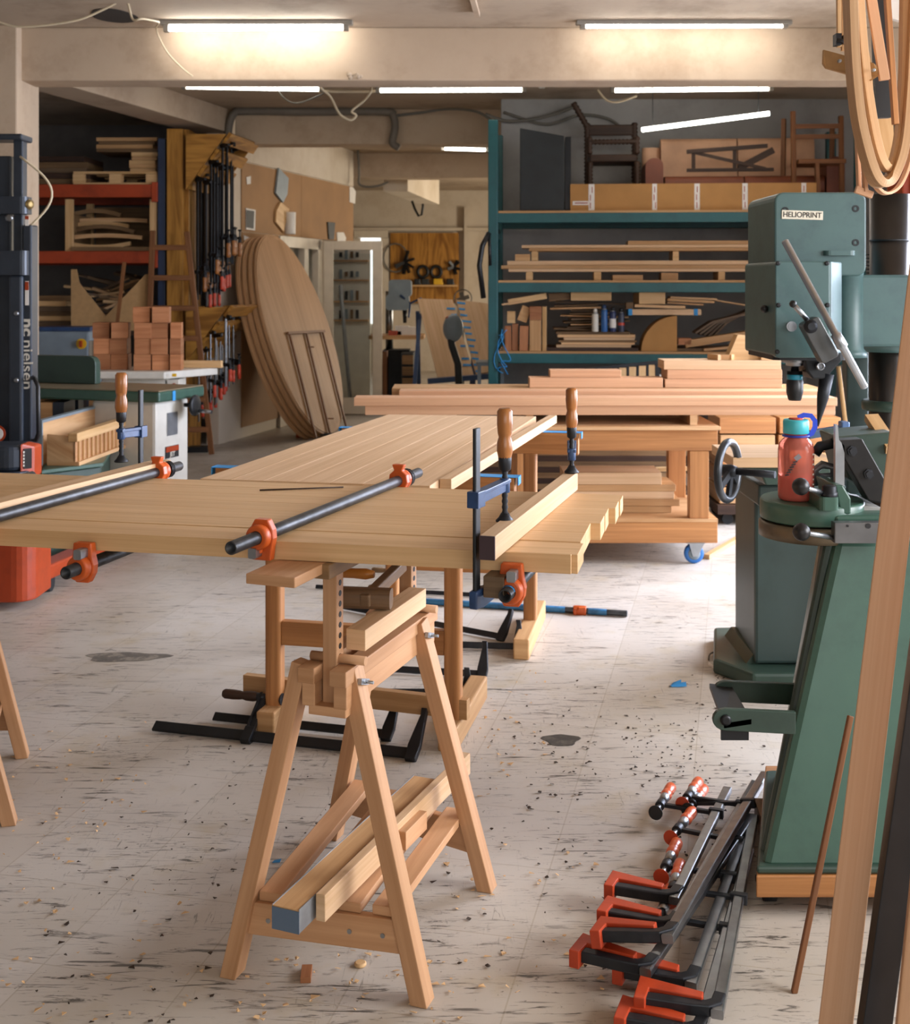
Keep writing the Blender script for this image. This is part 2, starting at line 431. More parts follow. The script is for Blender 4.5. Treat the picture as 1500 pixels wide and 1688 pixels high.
# ---------------------------------------------------------------- room
CZ=3.05
XL,XR,YB,YF=-6.0,3.7,-3.0,20.5
def struct(mb,name,mat,bevel=0): return solo(mb,name,mat,kind='structure',bevel=bevel)
struct(MB().box(((XL+XR)/2,(YB+YF)/2,-.05),(XR-XL+.4,YF-YB+.4,.1)),'floor',FLOOR)
struct(MB().box(((XL+XR)/2,(YB+YF)/2,CZ+.1),(XR-XL+.4,YF-YB+.4,.2)),'ceiling',CEILM)
struct(MB().box((XL-.1,(YB+YF)/2,CZ/2),(.2,YF-YB,CZ)),'wall_left',WALLG)
struct(MB().box(((XL+XR)/2,YF+.1,CZ/2),(XR-XL,.2,CZ)),'wall_back',WALLM)
# right wall with a wide window band beside the table, and the wall behind the photographer with a gate-wide window
WY0,WY1,WZ0,WZ1=4.2,7.6,.25,2.8
m=MB()
m.box((XR+.1,(YB+.7)/2,CZ/2),(.2,.7-YB,CZ)); m.box((XR+.1,(3.1+WY0)/2,CZ/2),(.2,WY0-3.1,CZ)); m.box((XR+.1,1.9,.5),(.2,2.4,1.0)); m.box((XR+.1,1.9,2.875),(.2,2.4,.35)); m.box((XR+.1,(WY1+YF)/2,CZ/2),(.2,YF-WY1,CZ))
m.box((XR+.1,(WY0+WY1)/2,WZ0/2),(.2,WY1-WY0,WZ0)); m.box((XR+.1,(WY0+WY1)/2,(WZ1+CZ)/2),(.2,WY1-WY0,CZ-WZ1))
struct(m,'wall_right',WALLM)
m=MB(); 
for k in range(5): 
    y=WY0+(WY1-WY0)*k/4; m.box((XR+.06,y,(WZ0+WZ1)/2),(.06,.06,WZ1-WZ0))
for z in (WZ0,1.9,WZ1): m.box((XR+.06,(WY0+WY1)/2,z),(.06,WY1-WY0,.06))
struct(m,'window_1',DOORW)
m=MB()
for y in (.7,1.5,2.3,3.1): m.box((XR+.06,y,1.85),(.06,.06,1.7))
for z in (1.0,2.7): m.box((XR+.06,1.9,z),(.06,2.4,.06))
struct(m,'window_5',DOORW)
BX0,BX1,BZ0,BZ1=-1.2,3.2,1.0,2.7
m=MB()
m.box(((XL+BX0)/2,YB-.1,CZ/2),(BX0-XL,.2,CZ)); m.box(((XR+BX1)/2,YB-.1,CZ/2),(XR-BX1,.2,CZ))
m.box(((BX0+BX1)/2,YB-.1,BZ0/2),(BX1-BX0,.2,BZ0)); m.box(((BX0+BX1)/2,YB-.1,(BZ1+CZ)/2),(BX1-BX0,.2,CZ-BZ1))
struct(m,'wall_front',WALLM)
m=MB()
for k in range(6): m.box((BX0+(BX1-BX0)*k/5,YB-.06,(BZ0+BZ1)/2),(.06,.06,BZ1-BZ0))
for z in (BZ0,BZ1): m.box(((BX0+BX1)/2,YB-.06,z),(BX1-BX0,.06,.06))
struct(m,'window_2',DOORW)

# downstand beams
BZ=2.72
struct(MB().box((0.35,7.66,(BZ+CZ)/2),(6.7,.26,CZ-BZ)),'trim_1',BEAMM,.008)
struct(MB().box((.85,11.16,(BZ+.01+CZ)/2),(5.7,.26,CZ-BZ-.01)),'trim_2',BEAMM,.008)
struct(MB().box((1.2,14.85,(BZ+.03+CZ)/2),(5.0,.3,CZ-BZ-.03)),'trim_3',BEAMM,.008)
# long beam over the left bay
a,b_=V((-2.86,7.75,0)),V((-2.05,11.05,0)); n=V((-.97,.24,0))*.34
struct(MB().extrude([V((a.x,a.y,2.837)),V((b_.x,b_.y,2.837)),V((b_.x+n.x,b_.y+n.y,2.837)),V((a.x+n.x,a.y+n.y,2.837))],(0,0,CZ-2.837)),'trim_4',BEAMM,.006)
# beam in the far bay
a,b_=V((X(672,15.1)-.3,15.1,0)),V((X(724,17.6)-.3,17.6,0)); n=V((.3,0,0))
struct(MB().extrude([V((a.x,a.y,2.62)),V((b_.x,b_.y,2.62)),V((b_.x+n.x,b_.y,2.62)),V((a.x+n.x,a.y,2.62))],(0,0,CZ-2.62)),'trim_5',WALLM)
# left pillar
struct(MB().box((X(28,7.45)-.2,7.65,CZ/2),(.4,.4,CZ)),'trim_6',BEAMM,.01)
# partition wall (white above, hardboard below) running away at 15 degrees
W0=V((-2.14,11.1,0)); WD=V((.26,.966,0)).normalized(); WN=V((-WD.y,WD.x,0))
def wl(t,z,off=0): return W0+WD*t-WN*off+V((0,0,z))
def wallslab(mb,t0,t1,z0,z1,o0,o1):
    mb.extrude([wl(t0,z0,o0),wl(t1,z0,o0),wl(t1,z0,o1),wl(t0,z0,o1)],(0,0,z1-z0))
TL=3.52
D0,D1=1.35,2.42      # glazed doorway along the partition
m=MB(); wallslab(m,-.05,D0,0,2.63,-.12,0); wallslab(m,D0,TL,1.96,2.63,-.12,0); wallslab(m,-.05,TL,2.63,CZ,-.12,.012)
struct(m,'wall_partition',WALLM)
m=MB(); wallslab(m,.42,1.9,1.96,2.62,.001,.01); wallslab(m,1.905,TL,1.96,2.62,.001,.01); wallslab(m,.42,D0-.06,.1,1.955,.001,.01)
solo(m,'wall_panel',HARDB,'brown hardboard sheets covering the partition behind the oval tops','wall panel')
m=MB(); wallslab(m,D0-.06,D0+.06,0,1.95,-.13,.03); wallslab(m,D1-.08,D1+.05,0,1.95,-.13,.03); wallslab(m,D0,D1,1.84,1.955,-.13,.03); wallslab(m,D0,D1,0,.18,-.1,.02); wallslab(m,1.95,2.07,.1,1.9,-.1,.025)
d1=struct(m,'door_1',DOORW,.004)
m=MB(); wallslab(m,D0,D1,.18,1.84,-.05,-.044); part(m,'pane',GLASS,d1)
# open door leaf, hinged at the doorway
HD=13.5
lx0,lx1=X(534,HD),X(630,HD); lz0,lz1=.02,1.94
m=MB(); wv=.105
m.box(((lx0+lx1)/2,HD,lz1-.05),(lx1-lx0,.045,.1)); m.box(((lx0+lx1)/2,HD,lz0+.09),(lx1-lx0,.045,.18))
m.box((lx0+wv/2,HD,(lz0+lz1)/2),(wv,.05,lz1-lz0)); m.box((lx1-wv/2,HD,(lz0+lz1)/2),(wv,.05,lz1-lz0))
d2=struct(m,'door_2',DOORW,.004)
part(MB().box(((lx0+lx1)/2,HD,(lz0+lz1)/2),(lx1-lx0-2*wv,.006,lz1-lz0-.28)),'pane',GLASS,d2)

# ---------------------------------------------------------------- lighting
w=bpy.data.worlds.new('world'); sc.world=w; w.use_nodes=True
bg=w.node_tree.nodes['Background']; bg.inputs['Color'].default_value=lin('cfe0f2'); bg.inputs['Strength'].default_value=2.0
def area(name,loc,rot,sx,sy,power,col,spread=180):
    l=bpy.data.lights.new(name,'AREA'); l.shape='RECTANGLE'; l.size=sx; l.size_y=sy; l.energy=power; l.color=lin(col)[:3]; l.spread=math.radians(spread)
    o=bpy.data.objects.new(name,l); C.objects.link(o); o.location=loc; o.rotation_euler=rot
    return o
area('daylight_window_side',(XR+.3,(WY0+WY1)/2,(WZ0+WZ1)/2+.1),(0,math.radians(62),math.radians(28)),WZ1-WZ0,WY1-WY0,540,'e4ebff',150)
area('daylight_window_near',(XR+.3,1.9,1.85),(0,math.radians(66),math.radians(-14)),1.7,2.4,195,'f2f2f6',150)
area('daylight_window_front',((BX0+BX1)/2,YB-.3,(BZ0+BZ1)/2),(math.radians(82),0,0),BX1-BX0,BZ1-BZ0,75,'fff6ea')
m=MB()
for y in (14.9,16.3,17.7): m.box((XR-.02,y,1.65),(.05,.06,1.7))
for z in (.8,2.5): m.box((XR-.02,16.3,z),(.05,2.86,.06))
struct(m,'fill_frame_far_bay',DOORW)  # added bars framing the fill light; the wall has no opening here
area('fill_far_bay',(XR-.06,16.3,1.65),(0,math.radians(86),math.radians(12)),1.6,2.7,300,'fff2dc')  # added fill light inside the solid right wall, brightens the far bay

def batten(name,label,p0,p1,zc,bare=False,group='fluorescent tube lamps',tube=None):
    p0=V(p0);p1=V(p1); d=(p1-p0).normalized(); mid=(p0+p1)/2
    t=root(name,label,'lamp',(mid.x,mid.y,mid.z-.02),0,group)
    if not bare:
        m=MB(); q0=V((p0.x,p0.y,zc-.014))-d*.06; q1=V((p1.x,p1.y,zc-.014))+d*.06; m.beam(q0,q1,.06,.026); part(m,'lamp_casing',LAMPC,t,bevel=.004)
        for p in (p0-d*.02,p1+d*.02):
            part(MB().box((p.x,p.y,(zc-.02+p.z)/2),(.03,.05,zc-.02-p.z+.04)),'tube_holder',LAMPC,t)
    part(MB().cyl(p0,p1,.0165,n=14),'tube',tube or TUBE,t)
    if bare:
        for p in (p0+d*.08,p1-d*.08): part(MB().cyl(p,(p.x,p.y,CZ),.003,n=6),'hanging_wire',BLK,t)
    return t
LD=7.34
batten('fluorescent_lamp','long lit tube lamp above the cross beam, on the oven-side left bay',pt(280,47,LD),pt(565,45,LD),CZ,tube=TUBEF)
batten('fluorescent_lamp','long lit tube lamp',pt(966,42,LD),pt(1288,41,LD),CZ,tube=TUBEF)
L2=9.2
batten('fluorescent_lamp','a',pt(308,143,L2),pt(525,147,L2),CZ)
batten('fluorescent_lamp','a',pt(627,149,L2),pt(860,148,L2),CZ)
batten('fluorescent_lamp','a',pt(1014,149,L2),pt(1266,146,L2),CZ)
batten('fluorescent_lamp','a',pt(733,245,12.6),pt(800,247,12.6),CZ)
batten('fluorescent_lamp','a',(-.9,11.7,3.0),(.3,11.7,3.0),CZ,tube=TUBEF)  # added tube, unseen behind the second beam, brightens the far bay
batten('fluorescent_lamp','a',(-.95,12.3,3.0),(.25,12.3,3.0),CZ,tube=TUBEF)  # second added tube, also unseen, for the same far bay brightness
batten('fluorescent_lamp','a',pt(1058,214,8.9),pt(1268,187,8.9),0,bare=True)
for o in [o for o in C.objects if o.name.startswith('fluorescent_lamp')]:
    pass
_l=['lit tube lamp under the ceiling, left of the two before the front beam','lit tube lamp under the ceiling, right of the two before the front beam',
 'lit tube lamp behind the front beam, nearest to the yellow clamp bracket','lit tube lamp behind the front beam, in the middle with loose looped wires','lit tube lamp behind the front beam with the white sensor under it',
 'short lit tube lamp far back beside the teal rack post','added tube lamp hidden right behind the second beam, brightening the far bay','added tube lamp hidden a little farther behind the second beam, brightening the far bay','bare lit tube hanging tilted above the sofa']
for o,l in zip(sorted([o for o in C.objects if o.name.startswith('fluorescent_lamp')],key=lambda o:o.name),_l): o['label']=l
# ================================================================ table top being glued, in front
TZ=.92; TT=.038
TC=V((.2275,2.382,0)); TLd=V((-.978,.209,0)).normalized(); TA=V((.209,.978,0)).normalized(); TW=.708
def tp(l,a,z=TZ): return TC+TLd*l+TA*a+V((0,0,z))
t=root('table_top','big oak table top of glued planks lying on the front sawhorse','table top',tp(1.2,TW/2,TZ-TT))
ws=[.012,.112,.1,.106,.098,.092,.1,.088]; a0=0
offs=[.0,-.012,-.006,-.006,-.028,-.03,-.046,-.05]
m=MB()
for i,(wd,of) in enumerate(zip(ws,offs)):
    dz=(-.0018 if i==1 else 0)
    m.beam(tp(of,a0+wd/2,TZ-TT/2+dz),tp(2.55,a0+wd/2,TZ-TT/2+dz),wd-(.0022 if i<2 else .0007),TT)
    a0+=wd
part(m,'planks',OAK,t,bevel=.0012)
def a_of(p): return (V((p.x,p.y,0))-TC).dot(TA)

# ---------------------------------------------------------------- beams clamped across it
def solo_beam(name,label,cat,p0,p1,w,h,mat,group=None,bevel=.0015,endmat=None,ends=None):
    m=MB().beam(p0,p1,w,h)
    o=solo(m,name,mat,label,cat,group=group,bevel=bevel)
    return o
p0=V((.0615,2.335,TZ+.0236)); p1=V((.303,3.145,TZ+.0236))
t=root('clamping_beam','square oak caul with a dark painted end clamped across the table top at its right','timber',(p0+p1)/2-V((0,0,.0235)))
d=(p1-p0).normalized()
part(MB().beam(p0+d*.004,p1,.031,.046),'beam',OAKP,t,bevel=.001)
part(MB().beam(p0,p0+d*.004,.031,.046),'painted_end',PURPLE,t,'dark painted end')
q0=V((.075,2.365,TZ-TT-.0215)); q1=V((.318,3.12,TZ-TT-.0215))
solo_beam('support_beam','weathered beam pressed under the right end of the front table top','timber',q0,q1,.042,.042,GREYW)
b0=V((-1.10,2.6,TZ+.0195)); b1=V((-.822,3.42,TZ+.0195))
solo_beam('clamping_beam','pale oak batten lying across the table top beside the left pipe','timber',b0,b1,.05,.038,OAKP)
p=atz(428,808,TZ+.003);q=atz(566,803,TZ+.003)
solo(MB().cyl(p,q,.0022,.0018,n=8),'glue_stick',DARKW,'thin dark stick lying on the table top between the two upper pipes','stick')

# ---------------------------------------------------------------- pipe clamps
def clamp_head(mb,c,d,u,r=.0135,jaw=.05,back=.034,front=-1,flare=False):
    s=d.cross(u).normalized()
    P=lambda a,b,e:c+s*a+u*b+d*e
    # ring about the pipe
    mb.lathe(P(0,0,-.022),d,[(r+.001,.0),(r*1.75,0),(r*1.95,.006),(r*1.95,.018),(r*1.6,.024)],22,caps=False)
    prof=[(-.021,jaw),(.021,jaw),(.024,jaw*.45),(.028,.004),(.026,-.014),(.015,-back),(-.015,-back),(-.026,-.014),(-.028,.004),(-.024,jaw*.45)]
    if flare: prof=[(-.018,jaw),(.018,jaw),(.016,jaw*.5),(.027,.004),(.024,-.016),(.011,-back*.8),(.017,-back*1.25),(-.017,-back*1.25),(-.011,-back*.8),(-.024,-.016),(-.027,.004),(-.016,jaw*.5)]
    mb.extrude([P(a,b,0) for a,b in prof],d*.02)
    mb.box(P(0,jaw*.55,-.006),(.012,.012,.012),Matrix((s,d,u)).transposed())
def pipe_clamp(label,p0,p1,up,head_at,tail_at,taped=None,showhead=True):
    d=(p1-p0).normalized(); u=V((0,0,1 if up else -1)); u=(u-d*u.dot(d)).normalized()
    t=root('pipe_clamp',label,'pipe clamp',p0.lerp(p1,.5)-V((0,0,.0135)),0,'pipe clamps on the table top')
    pp=part(MB().pipe(p0,p1,.0135,.0105,24),'pipe',PIPEM,t)
    L=(p1-p0).length
    if taped:
        for a,b,side in taped:
            m=MB(); n_=10; s_=d.cross(u).normalized(); sec=[]
            th0,th1=side; pts=[]
            for k in range(n_+1):
                th=th0+(th1-th0)*k/n_; pts.append((math.cos(th)*.01385,math.sin(th)*.01385))
            for k in range(n_,-1,-1):
                th=th0+(th1-th0)*k/n_; pts.append((math.cos(th)*.0134,math.sin(th)*.0134))
            c0=p0+d*a; m.extrude([c0+s_*x+V((0,0,1))*y for x,y in pts],d*(b-a))
            part(m,'tape',TAPE,pp,'blue masking tape stuck along the pipe')
    m=MB(); 
    if showhead:
        clamp_head(m,p0+d*head_at,d,u)
        h=part(m,'clamp_head',ORANGE,t,bevel=.0025)
        s=d.cross(u).normalized(); c=p0+d*(head_at-.012)+u*.031
        part(MB().rbox(c+s*.006,(.018,.03,.021),.004,Matrix((s,d,u)).transposed(),axis=1),'steel_lug',ZINC,h,'grey steel lug')
    m=MB(); clamp_head(m,p0+d*tail_at,-d,u,flare=True)
    tl=part(m,'sliding_jaw',ORANGE,t,bevel=.0025)
    m=MB(); 
    for k in range(3): m.lathe(p0+d*(tail_at+.03+.007*k),d,[(.0145,0),(.024,0),(.024,.004),(.0145,.004)],14,caps=False)
    part(m,'clutch_plates',BLACKM,tl,'black clutch plates')
    return t
def across(p,q,a):   # distance from p along p->q at which the line crosses depth a of the table
    d=(q-p).normalized(); return (a-a_of(p))/V((d.x,d.y,0)).dot(TA)
zt=TZ+.0145
A0=atz(380,904,zt); A1=atz(690,779,zt)
pipe_clamp('pipe clamp on top of the table, its orange head over the sawhorse board',A0,A1,False,across(A0,A1,-.024),across(A0,A1,TW+.026))
B1_=atz(296,768,zt); B0=B1_-(B1_-atz(0,850,zt)).normalized()*1.0
pipe_clamp('pipe clamp on top of the table at the left, beside the pale batten',B0,B1_,False,across(B0,B1_,-.024),across(B0,B1_,TW+.026),taped=[(.2,.8,(-1.1,-.35))])
zb=TZ-TT-.03
C0=atz(108,945,zb); dC=V((.27,.96,0)).normalized(); C1=C0+dC*.98
pipe_clamp('pipe clamp slung under the table top, its orange head left of the middle pipe',C0,C1,True,across(C0,C1,-.024),across(C0,C1,TW+.026))
D0_=atz(832,983,zb); D1_=D0_+V((.27,.96,0)).normalized()*1.0
pipe_clamp('pipe clamp with blue tape round its pipe, under the right end of the table top',D0_,D1_,True,across(D0_,D1_,-.024),across(D0_,D1_,TW+.026),taped=[(.025,.075,(.2,2.9))])
E1=atz(28,790,zb); E0=E1-dC*1.0
pipe_clamp('pipe clamp under the table at the far left, only its orange jaw showing',E0,E1+dC*.08,True,across(E0,E1,-.024),across(E0,E1,TW+.026))

# ---------------------------------------------------------------- bar clamps
def f_clamp(label,o,b,r,L,arm,s,up=.1,down=.08,bw=.025,bt=.008,hl=.1,hr=.0155,mats=None,cat='bar clamp',group=None,cap=None,style='std',simple=False,name='bar_clamp',hm=None):
    mb_,mj,ms,mh=mats or (BLACKM,BLUEM,IRON,HANDLE)
    o=V(o); b=V(b).normalized(); r=V(r); r=(r-b*r.dot(b)).normalized(); w=b.cross(r).normalized()
    M=Matrix((r,w,b)).transposed()
    base=o
    t=root(name,label,cat,base,0,group)
    bar=MB().rbox(o+b*(L/2-.01),(bw,bt,L),.003,M,axis=2,n=2)
    part(bar,'bar',mb_,t)
    # fixed jaw
    j=MB()
    jh=bw*1.15; jt=bt*2.2
    if style=='steel':
        P=lambda a,h:o+r*a+b*h
        path=[P(0,.05),P(.004,.018),P(.02,.003),P(.05,-.001),P(arm,-.006)]
        j.tube(path,.0,sec=[(-.012,-.013),(.012,-.013),(.012,.010),(-.012,.010)],up=w)
        part(j,'fixed_jaw',IRON,t,bevel=.003)
        if cap:
            c=MB(); 
            c.extrude([P(.03,.03)-w*.018,P(arm+.008,.05)-w*.018,P(arm+.008,-.03)-w*.018,P(arm-.014,-.03)-w*.018,P(arm-.016,.012)-w*.018,P(.03,.008)-w*.018],w*.036)
            part(c,'jaw_cap',cap,t,'red plastic jaw cover',bevel=.002)
    else:
        P=lambda a,h:o+r*a+b*h
        j.extrude([P(-bw*.75,-.012)-w*jt/2,P(-bw*.75,.022)-w*jt/2,P(bw*.7,.024)-w*jt/2,P(arm*.9,.012)-w*jt/2,P(arm+.012,.016)-w*jt/2,P(arm+.012,-.004)-w*jt/2,P(bw*.7,-.016)-w*jt/2],w*jt)
        part(j,'fixed_jaw',mj if not simple else mb_,t,bevel=.003)
    # sliding jaw
    j=MB(); q=o+b*s; P=lambda a,h:q+r*a+b*h
    jt2=jt if style!='steel' else .012
    if style=='steel':
        j.extrude([P(-bw*.8,-.008)-w*.012,P(-bw*.8,.008)-w*.012,P(bw*.8,.008)-w*.012,P(bw*.8,-.008)-w*.012],w*.024)
        j.beam(P(bw*.6,0),P(arm,0),.01,.014,up=b)
        j.cyl(P(arm,-.014),P(arm,.014),.013)
    else:
        j.extrude([P(-bw*.8,-.016)-w*jt*.7,P(-bw*.8,.016)-w*jt*.7,P(bw*.7,.016)-w*jt*.7,P(bw*.7,-.016)-w*jt*.7],w*jt*1.4)
        j.extrude([P(bw*.5,-.012)-w*jt*.35,P(bw*.5,.012)-w*jt*.35,P(arm+.01,.016)-w*jt*.35,P(arm+.01,-.006)-w*jt*.35],w*jt*.7)
        j.extrude([P(bw*.5,.006)-w*jt*.6,P(bw*.5,.014)-w*jt*.6,P(arm+.01,.018)-w*jt*.6,P(arm+.01,.010)-w*jt*.6],w*jt*1.2)
        j.cyl(P(arm,-.010),P(arm,.02),.0105)
    part(j,'sliding_jaw',mj,t,bevel=.0015)
    c=q+r*arm
    n=int((up+down)/.006); prof=[]
    for k in range(n+1):
        prof.append((.0068 if k%2 else .0052,(up+down)*k/n))
    part(MB().lathe(c-b*down,b,prof,10),'screw',ms,t)
    part(MB().lathe(c-b*(down+.012),b,[(.019,0),(.019,.003),(.013,.009),(.008,.018)],18),'pressure_pad',(ms if style!='steel' else (cap if R.random()<.5 else BLACKP)),t)
    h0=c+b*up
    hd=part(MB().lathe(h0,b,[(hr*.55,-.002),(hr*.8,.004),(hr*1.02,.02),(hr*.98,hl*.35),(hr*.78,hl*.45),(hr*.9,hl*.52),(hr,hl*.7),(hr*.98,hl*.94),(hr*.7,hl)],18),'handle',mh,t)
    part(MB().lathe(h0,b,[(hr*.5,-.022),(hr*.78,-.018),(hr*.86,.014),(hr*.8,.015)],14,caps=False),'ferrule',ms,hd,'metal ferrule')
    return t
f_clamp('upright bar clamp with a tall black bar, at the front corner of the table top',(.042,2.372,.832),(0,0,1),(.062,.135,0),.348,.146,.2,up=.056,down=.058,bw=.024,hl=.108,hr=.0165,group='bar clamps standing on the table top')
f_clamp('upright bar clamp with wooden handle at the far end of the dark-ended caul',(.318,3.305,.842),(0,0,1),(-.018,-.185,0),.3,.186,.168,up=.068,down=.03,bw=.02,hl=.108,hr=.0155,group='bar clamps standing on the table top')
f_clamp('upright bar clamp with wooden handle standing on the left batten before the white-legged machine',(X(232,3.425),3.425,.842),(0,0,1),(-.03,-.1,0),.322,.1,.195,up=.058,down=.06,bw=.02,hl=.115,hr=.017,group='bar clamps standing on the table top')

# ================================================================ second table top behind, on two post trestles
SZ=.88
c=[atz(330,789,SZ),V((-.071,3.444,SZ)),V((.352,5.27,SZ)),atz(640,683,SZ)]
t=root('table_top','pale oak table top behind the first one, lying on the two post trestles','table top',(c[0]+c[2])/2-V((0,0,.03)))
m=MB(); NP=7
for i in range(NP):
    f0,f1=i/NP,(i+1)/NP
    q=[c[0].lerp(c[1],f0),c[0].lerp(c[1],f1),c[3].lerp(c[2],f1),c[3].lerp(c[2],f0)]
    e=(q[1]-q[0]).normalized()*.0004
    q=[q[0]+e,q[1]-e,q[2]-e,q[3]+e]
    m.extrude([p-V((0,0,.03)) for p in q],(0,0,.03),grain=q[3]-q[0])
part(m,'planks',OAKP,t,bevel=.001)
s0=V((-.028,3.54,SZ-.0125)); s1=V((.425,5.28,SZ-.0125))
solo_beam('oak_strip','long square oak strip lying along the right edge of the rear table top','timber',s0,s1,.036,.034,OAKP)
s0=V((.012,3.62,SZ-.0185)); s1=V((.4625,5.2,SZ-.0185))

def trestle(label,e0,e1,x0,x1,sk0,sk1,rail_z):
    """e0,e1: ends of the top rail on plan; x0,x1: positions of the posts along it (0..1); sk: how far the skids reach forward and back"""
    e0=V(e0);e1=V(e1); d=(e1-e0).normalized(); n=V((-d.y,d.x,0))
    zt=SZ-.03
    t=root('trestle',label,'trestle',(e0+e1)/2,0,'post trestles under the rear table top')
    r_=part(MB().beam(e0+V((0,0,zt-.046)),e1+V((0,0,zt-.046)),.05,.09),'top_rail',FIR,t,bevel=.003)
    part(MB().beam(e0-d*.012+V((0,0,zt-.0005)),e1+d*.012+V((0,0,zt-.0005)),.054,.0016),'tape',TAPE,r_,'blue masking tape along the top')
    for e,sg in ((e0,-1),(e1,1)):
        part(MB().box(e+d*sg*.012+V((0,0,zt-.012)),(.003,.05,.026),rz(math.atan2(d.y,d.x))),'tape',TAPE,r_,'loose end of blue masking tape')
    for f in (x0,x1):
        p=e0.lerp(e1,f)
        part(MB().rbox(p+V((0,0,.08+(zt-.09-.08)/2)),(.054,.054,zt-.09-.08),.012,rz(math.atan2(d.y,d.x)),axis=2),'post',FIR,t)
        part(MB().beam(p-n*sk0+V((0,0,.04)),p+n*sk1+V((0,0,.04)),.062,.08),'foot',FIRL,t,bevel=.006)
    p,q=e0.lerp(e1,x0),e0.lerp(e1,x1)
    part(MB().beam(p+d*.027+V((0,0,rail_z)),q-d*.027+V((0,0,rail_z)),.034,.078),'rail',FIR,t,bevel=.003)
    return t
trestle('orange fir post trestle nearest the sawhorse, under the near end of the rear table top',(-.785,4.02,0),(.19,3.81,0),.2,.8,.09,.42,.315)
trestle('orange fir post trestle farther back, under the far end of the rear table top',(-.472,5.13,0),(.505,4.95,0),.215,.8,.3,.3,.3)
p0=V((X(772,3.83),3.83,.112)); p1=V((X(404,4.08),4.08,.112))
solo_beam('oak_offcut','straight oak board resting across the feet of the nearest post trestle','timber',p0,p1,.03,.063,FIRL)

# ================================================================ adjustable sawhorse in front
sd=V((.34,.94,0)).normalized(); st=V((sd.y,-sd.x,0))
t=root('sawhorse','beech sawhorse with splayed legs and a slatted shelf, in the foreground under the table top','sawhorse',(-.195,2.78,0),0,'sawhorses under the front table top')
SAW=t
feet={'fl':V((-.469,2.555,0)),'fr':V((-.066,2.455,0)),'bl':V((-.319,3.19,0)),'br':V((.0772,2.915,0))}
tops={'fl':V((-.318,2.545,.66)),'fr':V((-.218,2.535,.655)),'bl':V((-.19,2.94,.66)),'br':V((-.088,2.87,.655))}
def leg(a,b,w,h,side):
    d=(b-a).normalized(); m=MB()
    u=V(side); u=(u-d*u.dot(d)).normalized(); x=d.cross(u).normalized()
    # foot cut level with the floor
    P=[]
    for sx,sy in ((-1,-1),(1,-1),(1,1),(-1,1)):
        o_=x*sx*w/2+u*sy*h/2
        k0=-(a+o_).z/d.z
        P.append((a+o_+d*k0,b+o_))
    m.extrude([p for p,_ in P],b-a) if False else None
    bidx=len(m.v); m.v+=[p for p,_ in P]+[q for _,q in P]
    L=(b-a).length; of=R.random()*20
    m.face([bidx+3,bidx+2,bidx+1,bidx],[(of,0),(of+.03,0),(of+.03,.03),(of,.03)])
    m.face([bidx+4,bidx+5,bidx+6,bidx+7],[(of,0),(of+.03,0),(of+.03,.03),(of,.03)])
    for k in range(4):
        k2=(k+1)%4; m.face([bidx+k,bidx+k2,bidx+4+k2,bidx+4+k],[(of,k*.05),(of,k*.05+.045),(of+L,k*.05+.045),(of+L,k*.05)])
    return m
for k in feet: part(leg(feet[k],tops[k],.036,.044,sd),'leg',BEECH,t,bevel=.002)
def rail_pair():
    rr0=V((-.240,2.475,0)); rr1=V((-.06,2.985,0)); n=V((-st.x,-st.y,0))
    for k,(off,) in enumerate(((0,),(.072,))):
        a=rr0+n*off; b=rr1+n*off
        up=part(MB().beam(a+V((0,0,.645)),b+V((0,0,.645)),.038,.032),'top_rail',BEECH,t,bevel=.002)
        part(MB().beam(a+sd*.012+V((0,0,.604)),b-sd*.012+V((0,0,.604)),.03,.05),'side_rail',BEECH,t,bevel=.002)
    for q in (a+sd*.03,b-sd*.06):
        part(MB().beam(q+V((0,0,.572)),q-n*.085+V((0,0,.572)),.035,.02),'cleat',BEECH,t,bevel=.002)
rail_pair()
n_=-st
pf=V((-.240,2.475,0))+n_*.036+sd*.055; pb=V((-.06,2.985,0))+n_*.036-sd*.06
for p in (pf,pb):
    po=part(MB().box(p+V((0,0,(.56+.85)/2)),(.032,.034,.29),rz(math.atan2(sd.y,sd.x)-math.pi/2)),'post',BEECH,t,bevel=.002)
    m=MB()
    for k in range(8): m.cyl(p+st*.0155+V((0,0,.675+.022*k)),p+st*.0168+V((0,0,.675+.022*k)),.0062,n=12)
    part(m,'peg_holes',BLK,po,'row of dark peg holes')
    part(MB().cyl(p-st*.05+V((0,0,.671))-sd*.0,p+st*.075+V((0,0,.671)),.0095,n=14),'peg',BEECH,t)
part(MB().beam(pf-sd*.07+V((0,0,.866)),pb+sd*.12+V((0,0,.866)),.05,.03),'bearer',OLDW,t,bevel=.002)
f0=V((-.362,2.375,.871)); part(MB().beam(f0,f0+sd*.78,.108,.0205),'top_board',BEECH,t,bevel=.002)
m=MB()
for k,z in (('fr',.625),('br',.62)):
    p=tops[k]+st*.024+V((0,0,-.03)); 
    w_=MB().cyl(p-st*.004,p+st*.012,.0045,n=8); w_.beam(p+st*.006-sd*.02+V((0,0,.006)),p+st*.006+sd*.02-V((0,0,.006)),.008,.012); w_.cyl(p+st*.012,p+st*.028,.0035,n=8)
    part(w_,'wing_nut',ZINC,t,'zinc wing nut')
def lerpz(k,z): return feet[k].lerp(tops[k],z/tops[k].z)
